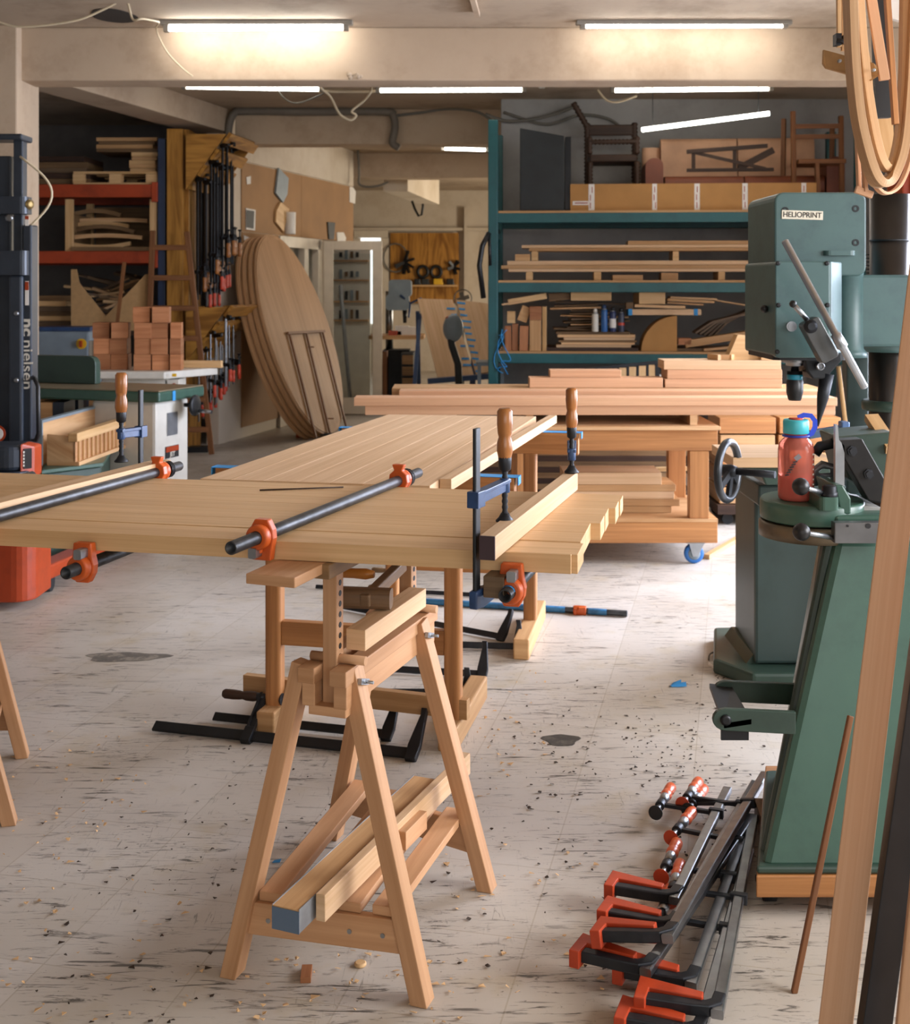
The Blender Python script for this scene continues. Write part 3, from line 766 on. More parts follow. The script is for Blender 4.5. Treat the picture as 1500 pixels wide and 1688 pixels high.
for a,b in (('fl','fr'),('bl','br')):
    p,q=lerpz(a,.125),lerpz(b,.125); d=(q-p).normalized()
    part(MB().beam(p+d*.005,q-d*.005,.022,.068),'stretcher',BEECH,t,bevel=.002)
    if a=='fl':
        m=MB()
        for f in (.16,.66,.86): m.cyl(p.lerp(q,f)-sd*.0115,p.lerp(q,f)-sd*.0135,.005,n=10)
        part(m,'screws',ZINC,t,'zinc screw heads')
fa,fb,ba,bb=lerpz('fl',.17),lerpz('fr',.17),lerpz('bl',.17),lerpz('br',.17)
for f in (.14,.4,.66,.88):
    part(MB().beam(fa.lerp(fb,f)-sd*.005,ba.lerp(bb,f)+sd*.02,.05,.02),'slat',BEECH,t,bevel=.002)
# second sawhorse, mostly out of the picture on the left
th=math.radians(33); M_=Matrix.Rotation(th,3,'Z')
off=V((-1.2,3.27,0))-M_@(feet['fr']-V((-.195,2.78,0)))
s2=dup(SAW,off,th,'sawhorse at the left edge, only two splayed feet showing')
# things on the sawhorse
tb0=pf-sd*.06+V((0,0,.702)); 
q0=pf+sd*.03+st*.012+V((0,0,.703)); q1=pb-sd*.022+st*.008+V((0,0,.703))
solo_beam('timber_block','thick pale timber block lying on the pegs of the front sawhorse','timber',q0+st*.026,q1+st*.026,.044,.044,OAKP)
mc=V((X(596,2.72),2.72,.749))
t=root('mallet','dark wooden mallet lying on the timber block of the sawhorse','mallet',mc-V((0,0,.022)))
md=V((1,-.12,0)).normalized(); mn=V((-md.y,md.x,0))
part(MB().rbox(mc,(.135,.05,.044),.016,rz(math.atan2(md.y,md.x)),axis=0),'head',MALLW,t)
part(MB().beam(mc+md*.012-mn*.03+V((0,0,.0)),mc+md*.06+mn*.2+V((0,0,.03)),.024,.028),'handle',MALLW,t,bevel=.004)
cp=V((X(590,2.84),2.84,.775))
t=root('chisel','chisel with an orange wooden handle lying behind the mallet','chisel',cp-V((0,0,.012)))
cd=V((-1,.25,.0)).normalized()
part(MB().lathe(cp+cd*-.04,cd,[(.008,0),(.013,.02),(.0115,.05),(.012,.075),(.008,.09)],14),'handle',plain('chisel_handle','b8742c',.4),t)
part(MB().cyl(cp+cd*.05,cp+cd*.085,.0045,n=8),'tang',IRON,t)
# boards on its shelf
z0=.183
a=V((-.332,2.38,z0+.0235)); b=V((-.075,3.01,z0+.0235)); d=(b-a).normalized(); n=V((-d.y,d.x,0))
t=root('taped_board','long board with grey tape round its sides, lying on the shelf of the front sawhorse','board',(a+b)/2-V((0,0,.0235)))
part(MB().beam(a,b,.058,.044),'board',FIRL,t)
for s_ in (-1,1): part(MB().beam(a-n*s_*.0297+V((0,0,.0005)),b-n*s_*.0297+V((0,0,.0005)),.0014,.047),'tape',GTAPE,t,'grey tape along the side')
part(MB().beam(a-d*.0014+V((0,0,-.002)),a-d*.0002+V((0,0,-.002)),.061,.044),'tape',plain('bluegrey_tape','5f7288',.4,.2),t,'blue grey tape over the end')
a=V((-.268,2.415,z0+.027)); b=V((.03,3.13,z0+.035))
solo_beam('oak_board','pale board on edge on the sawhorse shelf, right of the grey taped board','board',a,b,.021,.054,OAKP)
a=V((-.17,2.72,z0+.021)); b=V((-.125,2.83,z0+.021))
solo_beam('wood_offcut','short offcut on the sawhorse shelf against the middle of the pale board','offcut',a+V((.05,0,0)),b+V((.05,0,0)),.022,.042,BEECH)

# ================================================================ clamps lying about on the floor
BLK4=(BLACKM,BLACKM,IRON,DARKW)
o=fl(682,1252)+V((0,0,.018)); b=(fl(250,1205)+V((0,0,.018)))-o
f_clamp('large black bar clamp lying in front of the trestle feet, its long bar pointing left',o,b,V((.0,.85,.52)),b.length,.15,.55,up=.02,down=.05,bw=.036,bt=.011,hl=.13,hr=.016,mats=BLK4,group='bar clamps on the floor')
o=fl(640,1222)+V((0,0,.018)); 
f_clamp('black bar clamp with a lighter handle, lying right behind the large black one',o+V((0,.012,0)),b,V((.0,.8,.6)),.62,.13,.33,up=.02,down=.05,bw=.03,bt=.009,hl=.13,hr=.015,mats=(BLACKM,BLACKM,IRON,OLDW),group='bar clamps on the floor')
GR4=(IRON,IRON,IRON,OLDW)
def floor_clamp(label,right,left,r,bw=.025,arm=.11,mats=GR4):
    o=fl(*right)+V((0,0,bw*.5+.003)); b=fl(*left)+V((0,0,bw*.5+.003))-o
    f_clamp(label,o,b,r,b.length,arm,b.length*.72,up=.02,down=.04,bw=bw,bt=.009,hl=.11,hr=.014,mats=mats,group='bar clamps on the floor')
floor_clamp('dark bar clamp on the floor right of the near trestle post',(797,1118),(480,1100),(.5,.35,.6))
floor_clamp('dark bar clamp on the floor between the trestles, slanting, its flared jaw turned up',(828,1056),(560,1004),(.35,.5,.7))
floor_clamp('dark bar clamp on the floor ending at the foot of the far trestle',(856,1072),(600,1064),(.3,.3,.8),arm=.09)
floor_clamp('thin black bar clamp behind the nearest trestle foot, its jaw standing upright',(772,1146),(470,1146),(.05,.1,1),bw=.02,arm=.07,mats=BLK4)
# blue taped pipe clamp on the floor
p1=fl(1034,1017)+V((0,0,.015)); p0=fl(560,988)+V((0,0,.015)); d=(p1-p0).normalized()
t=root('pipe_clamp','blue taped pipe clamp lying on the floor past the far trestle foot','pipe clamp',(p0+p1)/2-V((0,0,.015)))
pp=part(MB().pipe(p0,p1,.0135,.0105,16),'pipe',PIPEM,t)
L=(p1-p0).length
part(MB().lathe(p0+d*.35,d,[(.0138,0),(.0142,.001),(.0142,L*.8-.36),(.0138,L*.8-.359)],16,caps=False),'coating',BLUEC,pp,'blue coating on the pipe')
part(MB().lathe(p0+d*(L-.17),d,[(.0138,0),(.0142,.001),(.0142,.08),(.0138,.081)],16,caps=False),'coating',BLUEC,pp,'blue coating on the pipe')
m=MB(); m.lathe(p0+d*(L-.235),d,[(.0138,0),(.021,0),(.0225,.006),(.0225,.05),(.021,.056),(.0138,.056)],18,caps=False); m.box(p0+d*(L-.2)+V((0,-.02,.012)),(.03,.02,.016)); m.box(p0+d*(L-.23)+V((0,0,.0)),(.012,.052,.03))
part(m,'clamp_head',ORANGE,t,bevel=.002)
p1=fl(862,1000)+V((0,0,.012)); p0=fl(560,984)+V((0,0,.012))
f_clamp('dark bar clamp on the floor behind the blue taped pipe',p1+V((0,.12,0)),p0-p1,V((.1,.4,.5)),1.0,.1,.6,up=.02,down=.04,bw=.02,bt=.008,hl=.11,hr=.013,mats=GR4,group='bar clamps on the floor')
# pile of steel clamps with red jaw covers
CAPM=worn('cap_orange','b9411c','9c3214',.3,.45,scale=10)
ST4=(STEEL,IRON,ZINC,ORH)
clamps=[ # jaw corner px, far bar end px, jaw dir(px dx,dy), height, length of the sliding position
 ((1112,1482),(1200,1300),(-1,.08,.0),.055,.74,'red-capped steel clamp whose short jaw lies highest up the pile, over the red pad'),
 ((1108,1528),(1246,1290),(-1,.1,.0),.09,.80,'red-capped steel clamp second from the top of the pile of jaws, its jaw lying level'),
 ((1102,1545),(1262,1275),(-1,-.16,.0),.125,.76,'red-capped steel clamp whose jaw slants down to the left in the middle of the pile'),
 ((1066,1600),(1240,1345),(-1,.09,.0),.06,.80,'red-capped steel clamp reaching farthest left in the pile'),
 ((1140,1622),(1222,1385),(-1,.05,.0),.035,.7,'red-capped steel clamp right below the one reaching farthest left'),
 ((1183,1668),(1243,1345),(-1,-.03,.0),.05,.5,'red-capped steel clamp with the rightmost bar of the pile'),
 ((1152,1706),(1236,1400),(-1,.34,.0),.03,.5,'red-capped steel clamp nearest the viewer, its jaw cut by the picture edge'),
]
for i,(j,e,r,h,s,lab) in enumerate(clamps):
    o=atz(j[0],j[1],h); q=atz(e[0],e[1],.035); b=q-o
    b=b.normalized(); L=(q-o).length
    f_clamp(lab,o,b,V((r[0],r[1],.0 if i!=2 else -.1)),L,.15,L*s,up=.05,down=.05,bw=.024,bt=.018,hl=.085,hr=.0155,mats=ST4,group='steel clamps with red jaw covers',cap=CAPM,style='steel')
# ================================================================ stacker truck at the left edge
t=root('pallet_stacker','dark grey and red pallet stacker truck at the left edge, white lettering down its mast','pallet stacker',(-2.15,5.75,0))
xr=-1.815
def rounded_plan(x0,x1,y0,y1,r,z,n=6):
    P=[V((x0,y0,z)),]
    for k in range(n+1):
        a=-math.pi/2+k/n*math.pi/2; P.append(V((x1-r+r*math.cos(a),y0+r+r*math.sin(a),z)))
    P+=[V((x1,y1,z)),V((x0,y1,z))]
    return P
xr=-1.886
part(MB().extrude(rounded_plan(-2.75,xr,5.40,5.67,.09,.035),(0,0,.265)),'base',REDP,t,bevel=.008)
part(MB().extrude(rounded_plan(-2.75,xr-.045,5.43,5.66,.08,.3),(0,0,.31)),'battery_cover',TRUCK,t,bevel=.01)
part(MB().box((xr-.022,5.635,.43),(.044,.06,.26)),'side_plate',REDP,t,bevel=.006)
part(MB().extrude(rounded_plan(-2.75,xr-.06,5.45,5.66,.08,.61),(0,0,.115)),'hood',TRUCK,t,bevel=.02)
part(MB().extrude([V((xr-.075,5.47,.575)),V((xr-.03,5.53,.575)),V((xr-.03,5.53,.715)),V((xr-.075,5.47,.735))],(.0,.1,0)),'hood_trim',REDP,t,bevel=.008)
kp=part(MB().box((xr-.05,5.495,.665),(.035,.012,.09),rz(.6)),'keypad',BLACKP,t,'black keypad')
m=MB()
for i in range(3):
    for k in range(5): m.box((xr-.062+.01*i,5.481+.009*i,.635+.015*k),(.006,.004,.009),rz(.6))
part(m,'keys',WHITEP,kp,'white keypad keys',kind=None)
# mast
MD=6.02
part(MB().box((X(-8,MD),MD+.12,1.35),(.1,.08,1.5)),'inner_mast',TRUCK,t,bevel=.006)
part(MB().box((X(24,MD),MD+.08,1.6),(.047,.07,1.16)),'inner_mast',TRUCK,t,bevel=.006)
ma=part(MB().box((X(27.5,MD),MD+.03,1.08),(.068,.1,.84)),'mast_channel',TRUCK,t,bevel=.012)
mb2=part(MB().box((X(44,MD),MD+.055,1.2),(.044,.1,1.1)),'mast_channel',TRUCK,t,bevel=.008)
part(MB().box((X(10,MD),MD+.06,2.185),(.17,.16,.03)),'mast_cap',TRUCK,t,bevel=.008)
for z,h in ((1.845,.085),(1.56,.12)):
    part(MB().rbox((X(-2,MD),MD+.01,z),(.3,.11,h),.03,axis=2),'crosshead',TRUCK,t)
for z in (1.31,.98,.645): 
    part(MB().lathe((X(30,MD),MD-.022,z),(0,-1,0),[(.013,0),(.011,.008),(.006,.01)],12),'bolt',ZINC,ma,'zinc bolt head')
part(MB().lathe((X(22,MD),MD-.05,1.78),(0,-1,0),[(.02,0),(.02,.012),(.012,.014)],6),'bolt',STEEL,t,'large bolt head')
part(MB().lathe((X(47,MD),MD-.01,1.85),(1,-.5,0),[(.012,-.03),(.03,-.02),(.03,.0),(.022,.002),(.022,.02),(.01,.022)],14),'chain_roller',plain('brass','8a7448',.4,.7),t,'brass chain roller')
text_part('nc',"lettering",WHITEP,mb2,(X(44.5,MD),MD+.004,1.24),(0,0,-1),(1,0,0),.075,bold=.0022,label='white lettering',sx=1.25)
text_part('nielsen',"lettering",WHITEP,mb2,(X(44.5,MD),MD+.004,1.055),(0,0,-1),(1,0,0),.072,bold=.0004,label='white lettering',sx=1.25)
for z,hh in ((1.41,.12),(1.77,.05),(.62,.05)):
    s_=part(MB().box((X(44,MD),MD+.0035,z),(.018,.002,hh)),'sticker',PAPER,mb2,'white and red warning sticker')
    part(MB().box((X(44,MD),MD+.002,z+hh*.3),(.018,.002,hh*.35)),'sticker_band',REDP,s_)
part(MB().lathe((X(3,MD),MD-.06,.72),(0,-1,0),[(.042,0),(.042,.003)],24),'round_sign',REDP,t,'round red ringed sign')
part(MB().lathe((X(3,MD),MD-.063,.72),(0,-1,0),[(.031,0),(.031,.002)],24),'round_sign',PAPER,t,'white sign face')
m=MB(); m.tube([(X(52,MD),MD+.02,.99),(X(60,MD),MD-.02,.985),(X(66,MD),MD-.03,.95),(X(67,MD),MD-.03,.72),(X(62,MD),MD-.02,.685),(X(52,MD),MD+.02,.675)],.011,10)
part(m,'grab_handle',BLACKP,t)
m=MB(); pts=[]
for k in range(15):
    a=k/14; px=33+ (45*math.sin(math.pi*a)) + 15*a; py=258+116*a
    pts.append(pt(px,py,MD+.02))
m.tube(pts,.006,8); part(m,'hose',CABLE,t,'pale curved hose')
for dz,x0,x1 in ((0,-2.02,-1.5),(0,-2.7,-2.3)):
    m=MB(); m.extrude([V((x0+.0,5.66,.06)),V((x0+.1,5.66,.06)),V((x0+.36,7.0,.05)),V((x0+.22,7.0,.05))],(0,0,.07))
    part(m,'support_leg',REDP,t,bevel=.01)
    m=MB(); m.extrude([V((x0+.22,7.0,.05)),V((x0+.36,7.0,.05)),V((x0+.46,7.35,.04)),V((x0+.36,7.35,.04))],(0,0,.06)); part(m,'fork_tip',BLACKM,t)
for x in (-2.3,-1.95): part(MB().cyl((x-.04,5.75,.045),(x+.04,5.75,.045),.045,n=18),'wheel',RUBBER,t)

# ================================================================ jointer with a green table and white base, things on it
g=math.radians(15); du=V((math.cos(g),math.sin(g),0)); dv=V((-math.sin(g),math.cos(g),0))   # du to the right, dv away
u2=V((-.95,.31,0)).normalized(); v2=V((.36,.93,0)).normalized()
J0=V((X(262,6.75),6.75,0))   # front corner of the green table
t=root('woodworking_machine','woodworking machine with a dark green table on a white base, a crank at its side','machine',J0+u2*.3+v2*.25)
zt=Z(646,6.75)
part(MB().extrude([J0+V((0,0,zt-.062)),J0+v2*.46+V((0,0,zt-.062)),J0+v2*.46+u2*1.15+V((0,0,zt-.062)),J0+u2*1.15+V((0,0,zt-.062))],(0,0,.06)),'table_edge',MGREEN,t,bevel=.012)
part(MB().extrude([J0+u2*.006+v2*.006+V((0,0,zt-.002)),J0+v2*.454+u2*.006+V((0,0,zt-.002)),J0+v2*.454+u2*1.14+V((0,0,zt-.002)),J0+u2*1.14+v2*.006+V((0,0,zt-.002))],(0,0,.006)),'table_plate',plain('table_plate','8d8068',.4,.4),t)
c0=J0+V((-.005,.05,0))+u2*.03
bs=part(MB().extrude([c0,c0+v2*.33,c0+v2*.33+u2*.42,c0+u2*.42],(0,0,zt-.062)),'base',WHITEM,t,bevel=.02)
part(MB().box(c0+v2*.16+V((.003,-.003,zt-.2)),(.004,.1,.13),rz(math.atan2(v2.y,v2.x)-math.pi/2)),'plate',ZINC,bs,'grey metal plate')
pl=part(MB().box(c0+v2*.155+V((.003,-.001,zt-.36)),(.004,.13,.068),rz(math.atan2(v2.y,v2.x)-math.pi/2)),'badge',BLK,bs,'black badge')
part(MB().box(c0+v2*.155+V((.0055,-.002,zt-.343)),(.003,.126,.03),rz(math.atan2(v2.y,v2.x)-math.pi/2)),'badge_band',REDP,pl,'red band')
text_part('JET','lettering',WHITEP,pl,c0+v2*.155+V((.0065,-.003,zt-.374)),v2,(0,0,1),.036,bold=.0006,label='pale lettering')
hc=J0+v2*.3+V((.03,-.02,zt-.1))
hw=part(MB().lathe(hc,(1,-.3,0),[(.012,-.06),(.012,.0),(.06,.0),(.062,.012),(.05,.018),(.012,.014)],20),'handwheel',BLACKM,t)
part(MB().cyl(hc+V((.03,-.01,-.03)),hc+V((.11,-.035,-.035)),.011,n=12),'handle',STEEL,hw)
part(MB().box(J0+v2*.14+V((.003,-.001,zt-.033)),(.003,.028,.055),rz(math.atan2(v2.y,v2.x)-math.pi/2)),'tape',TAPE,t,'strip of blue tape')
t_j=t
# dark fence
f0=J0+u2*.62+v2*.28
t=root('machine_fence','dark upright fence plate with a rounded corner on the green machine table','fence',f0+V((0,0,zt+.004)))
P=[]
w_,h_,r_=.62,.165,.05
for a,b in ((0,0),(w_,0)): P.append(f0+u2*a+V((0,0,zt+.006+b)))
P.append(f0+u2*w_+V((0,0,zt+.006+h_)))
for k in range(6):
    a=math.pi/2+k/5*math.pi/2; P.append(f0+u2*(r_+r_*math.cos(a))+V((0,0,zt+.006+h_-r_+r_*math.sin(a))))
part(MB().extrude(P,v2*.05),'plate',DGREEN,t,bevel=.004)
# slatted drawer-like box and panels on a low green cabinet, left of it
cb0=V((X(70,6.1),6.12,0))
t=root('machine_cabinet','low dark green cabinet under the slatted pale box at the left','cabinet',(X(125,6.5),6.5,0))
part(MB().extrude([V((X(66,6.05),6.1,0)),V((X(172,6.4),6.35,0)),V((X(185,7.05),7.05,0)),V((X(85,7.0),7.05,0))],(0,0,.505)),'body',DGREEN,t,bevel=.01)
part(MB().extrude([V((X(64,6.02),6.06,.505)),V((X(176,6.38),6.32,.505)),V((X(190,7.08),7.08,.505)),V((X(80,7.0),7.08,.505))],(0,0,.02)),'top',MGREEN,t,bevel=.004)
bx=V((-1.93,6.2,.526)); bd=V((.08,1,0)).normalized(); bn=V((-bd.y,bd.x,0))
t=root('slatted_box','long pale box with upright slats along its side, beside the stacker truck','box',bx+bd*.4+bn*.08)
part(MB().beam(bx+bn*.075+V((0,0,.01)),bx+bd*.82+bn*.075+V((0,0,.01)),.17,.02),'bottom',PLYW,t)
part(MB().extrude([bx+bn*.012+V((0,0,.02)),bx+bn*.16+V((0,0,.02)),bx+bn*.16+V((0,0,.16)),bx+bn*.06+V((0,0,.15)),bx+bn*.012+V((0,0,.12))],bd*.02),'end',PLYW,t)
part(MB().beam(bx+bn*.016+V((0,0,.085)),bx+bd*.8+bn*.016+V((0,0,.085)),.012,.13),'side',BEECH,t)
for k in range(13): part(MB().beam(bx+bd*(.03+.06*k)+bn*.005+V((0,0,.02)),bx+bd*(.03+.06*k)+bn*.005+V((0,0,.125)),.012,.008,up=bd),'slat',PINE,t)
part(MB().beam(bx-bd*.03+bn*.012+V((0,0,.148)),bx+bd*.8+bn*.012+V((0,0,.148)),.05,.045),'cap_rail',PINE,t,bevel=.004)
t=root('edged_panel','tall plywood panel with a grey edge strip, standing behind the slatted box','panel',bx+bn*.25+bd*.5)
part(MB().beam(bx+bn*.2+V((0,0,.11)),bx+bn*.2+bd*1.25+V((0,0,.11)),.03,.215),'panel',PLYW,t)
part(MB().beam(bx+bn*.2+V((0,0,.2245)),bx+bn*.2+bd*1.25+V((0,0,.2245)),.034,.014),'edge_strip',GREYM,t,'grey edge strip')
part(MB().beam(bx+bn*.2+V((0,0,.0)),bx+bn*.2+V((0,0,.231)),.034,.012,up=bd),'edge_strip',GREYM,t,'grey edge strip')
part(MB().beam(bx+bn*.24+bd*.02+V((0,0,.105)),bx+bn*.24+bd*1.0+V((0,0,.105)),.04,.205),'spacer_panel',BEECH,t)
for i,(px0,px1,y0,y1,d_,lab) in enumerate(((60,104,664,683,6.95,'small oak drawer box with a dark taped corner, lowest before the green machine'),(60,128,658,676,7.2,'middle oak drawer box with a dark taped corner before the green machine'),(60,186,645,668,7.5,'longest oak drawer box with a dark taped corner, under the dark fence plate'))):
    zb=Z(y1,d_); zt_=Z(y0,d_); x0,x1=X(px0,d_),X(px1,d_)
    zb=.4 if i else .42
    t=root('drawer_box',lab,'box',((x0+x1)/2,d_+.1,.526 if d_<7.05 else 0),0,'oak drawer boxes by the stacker')
    zb=.526 if d_<7.05 else 0
    part(MB().box(((x0+x1)/2,d_+.11,(zb+zt_)/2),(x1-x0,.2,zt_-zb),grain=0),'body',FIRL,t,bevel=.002)
    part(MB().box((x1-.03,d_+.11,zt_-.04),(.064,.206,.084)),'taped_corner',TRUCK,t,'dark taped corner')

# ================================================================ white machine table with the pile of cut blocks
WD_=8.35
t=root('machine_table','white machine table carrying the pile of wooden blocks','machine',(X(230,WD_),WD_+.25,0))
zt=Z(613,8.2)
c=V((X(271,8.2),8.2,0))
part(MB().extrude([c+V((0,0,zt-.05)),c+V((.28,.42,zt-.05)),c+V((-.3,.62,zt-.05)),V((X(137,8.45),8.45,zt-.05)),V((X(140,8.2),8.22,zt-.05))],(0,0,.05)),'top',WHITEM,t,bevel=.008)
part(MB().box((X(228,8.4),8.46,(zt-.05)/2+.02),(.46,.3,zt-.05-.04)),'body',WHITEM,t,bevel=.01)
part(MB().box((X(288,8.4),8.42,zt-.1),(.1,.22,.08)),'bracket',WHITEM,t,bevel=.006)
part(MB().lathe((X(287,8.3),8.3,zt-.1),(0,-1,0),[(.016,0),(.016,.012),(.009,.02)],14),'knob',REDP,t,'red knob')
part(MB().box((X(228,8.4),8.46,.02),(.5,.34,.04)),'plinth',DARKCAB,t)
part(MB().box((X(287,8.2),8.204,zt-.022),(.03,.003,.02)),'sticker',YEL,t,'yellow sticker')
part(MB().cyl((X(152,8.4),8.42,zt),(X(152,8.4),8.42,zt+.2),.03,n=16),'dust_spout',WHITEM,t)
bl=.109
spots=[]
for k in range(3):
    for i,px in enumerate((171,199)): spots.append((px,k,0,.0))
    for i,px in enumerate((238,266,291)): spots.append((px,k,1,.0))
spots+= [(236,3,1,0),(267,3,1,0.0)]
first=None
names=['bottom','second','third','top']
for i,(px,k,gp,_) in enumerate(spots):
    d_=8.42+(.04 if gp==0 else 0)+R.uniform(-.012,.012)
    x=X(px,d_)+R.uniform(-.004,.004)
    wb=.115 if px!=291 else .075
    m=MB().box((0,0,bl/2),(wb,.16,bl-.001),grain=1)
    col={171:'leftmost column',199:'second column from left, beside the gap',238:'third column from left',236:'third column',266:'fourth column from left',267:'fourth column',291:'narrow right column'}[px]
    lab='wooden block in the %s of the pile, %s row'%(col,names[k])
    if k==3: lab='dark-sided wooden block crowning the pile, the left one' if px==236 else 'pinkish wooden block crowning the pile, the right one'
    o=solo(m,'wood_block',BLOCK,lab,'wood block',group='cut wooden blocks on the white machine table',bevel=.0015,base=V((0,0,0)))
    o.location=(x,d_,zt+.0005+k*bl); o.rotation_euler=(0,0,R.uniform(-.05,.05)+.12)
    if wb<.1: o.location.x=X(291.5,d_)
p=V((X(335,8.8),8.8,zt+.03))
solo_beam('plank','pale plank end sticking out right of the block pile past the ladder','timber',V((X(300,8.6),8.62,zt+.026)),V((X(366,8.6),8.6,zt+.026)),.05,.05,PINE)
# grey cabinet saw behind
t=root('panel_saw','blue grey machine cabinet with a yellow and red switch, behind the dark fence plate','machine',(X(100,9.2),9.4,0))
part(MB().box((X(96,9.2),9.4,.55),(.46,.36,1.1)),'body',GREYM,t,bevel=.02)
part(MB().box((X(98,9.2),9.4,1.115),(.44,.34,.03)),'cover',BLUEM,t,'blue cover')
sw=part(MB().lathe((X(133,9.2),9.222,Z(567,9.2)),(0,-1,0),[(.04,0),(.04,.008)],18),'switch',YEL,t,'yellow switch plate')
part(MB().box((X(133,9.2),9.205,Z(567,9.2)),(.02,.03,.05)),'switch_lever',REDP,sw,'red lever')

# ================================================================ ladder
t=root('ladder','brown wooden ladder leaning before the orange and blue rack','ladder',(X(300,10.1),10.1,0))
ra,rb=fl(349,753),pt(308,382,10.22); ra.z=0
la=V((X(238,10.2),10.2,0)); lb=pt(252,380,10.22)
for a,b in ((ra,rb),(la,lb)):
    part(MB().beam(a+V((0,0,.02)),b,.045,.03,up=(0,1,0)),'rail',LADW,t,bevel=.004)
for y in (408,458,508,558,609,659,709):
    z=Z(y,10.2); p=la.lerp(lb,z/lb.z); q=ra.lerp(rb,z/rb.z)
    part(MB().beam(p,q,.032,.045,up=(0,0,1)),'rung',LADW,t,bevel=.004)

# ================================================================ storage rack of blue posts and orange beams
RD=10.5
t=root('storage_rack','heavy storage rack with orange beams and dark blue posts in the dark left bay','rack',(-3.4,RD+.5,0))
for x in (X(266,RD),X(266,RD)-2.3):
    for y in (RD+.04,RD+1.0): part(MB().box((x,y,1.36),(.065,.08,2.72)),'post',RACKB,t,bevel=.006)
m_=[(Z(304,RD),.112),(Z(414,RD),.105)]
for z,h in m_:
    for y in (RD+.01,RD+1.03):
        bm=part(MB().box((X(266,RD)-1.15,y,z-h/2),(2.24,.05,h)),'beam',RACKO,t,bevel=.005)
        if y<RD+.5: part(MB().box((X(266,RD)-.055,y-.008,z-h/2-.01),(.05,.05,h+.06)),'bracket',RACKO,bm,bevel=.003)
    part(MB().box((X(266,RD)-1.15,RD+.52,z-.02),(2.24,.96,.02)),'deck',DARKW,t)
XP=X(266,RD)
def board(label,px0,px1,y0,y1,d0,depth,mat,group=None,name='board',rot=0,tilt=0,bevel=.002,cat='board'):
    x0,x1=X(px0,d0),X(px1,d0); z0,z1=Z(y1,d0),Z(y0,d0)
    c=V(((x0+x1)/2,d0+depth/2,(z0+z1)/2))
    m=MB().box((0,0,(z1-z0)/2),(x1-x0,depth,z1-z0))
    o=solo(m,name,mat,label,cat,group=group,bevel=bevel,base=V((0,0,0)))
    o.location=(c.x,c.y,z0); o.rotation_euler=(0,tilt,rot)
    return o
ORD5=('lowest','second from below','middle one','second from the top','topmost')
NTH=('first','second','third','fourth','fifth','sixth','seventh','eighth','ninth','tenth','eleventh','twelfth','thirteenth','fourteenth','fifteenth','sixteenth')
def plankstack(px0,px1,zbase,d0,n,th,mats,group,labels,depth=.3,name='plank',jit=.06,cat='board',gap=.0015):
    """a pile of boards lying on each other, one object each"""
    x0,x1=X(px0,d0),X(px1,d0); z=zbase
    for k in range(n):
        L=(x1-x0)*(1-R.uniform(0,.12)); h=th*R.uniform(.8,1.15)
        m=MB().box((0,0,h/2),(L,depth*R.uniform(.85,1),h))
        o=solo(m,name,mats[k%len(mats)],labels if isinstance(labels,str) else labels[k],cat,group=group,base=V((0,0,0)),bevel=.0015)
        o.location=((x0+x1)/2+R.uniform(-jit,jit),d0+depth/2+R.uniform(-.01,.01),z); o.rotation_euler=(0,0,R.uniform(-.03,.03)); z+=h+gap
    return z
def pallet(label,x0,x1,y0,z0,group=None,mat=PINE):
    t=root('pallet',label,'pallet',((x0+x1)/2,y0+.35,z0),0,group)
    w=x1-x0
    for f in (.05,.5,.95):
        for y in (.05,.6): part(MB().box((x0+w*f-(f-.5)*.02,y0+y,z0+.055),(.1,.1,.075)),'block',mat,t)
    for y in (.05,.33,.6): part(MB().box((x0+w/2,y0+y,z0+.104),(w,.1,.02)),'deck_board',mat,t)
    for y in (.05,.6): part(MB().box((x0+w/2,y0+y,z0+.009),(w,.1,.017)),'bottom_board',mat,t)
z1=m_[0][0]+.0; z2=m_[1][0]
pallet('wooden pallet on the upper orange beam of the left rack',X(119,RD),X(257,RD),RD+.03,z1+.001,mat=PINE)
zt=plankstack(212,258,z1+.117,RD+.08,5,.035,[PINE,FIRL],'short boards stacked on the rack pallet',['short pale board in the stack on the rack pallet, %s'%s for s in ('at the bottom','second from the bottom','in the middle','second from the top','on top')],depth=.4,jit=.01)
plankstack(155,258,zt+.001,RD+.1,4,.033,[OLDW,FIRL],'long boards on top of the rack',['long board on the upper rack level, %s'%s for s in ('lowest, lying on the short stack','second from below','second from the top','topmost under the ceiling beam')],depth=.5,jit=.03)
plankstack(20,150,z1+.001,RD+.06,5,.05,[OLDW,DARKW,GREYW],'dark planks left of the rack pallet',['dark plank in the pile left of the rack pallet, %s'%q for q in ORD5],depth=.6,jit=.05)
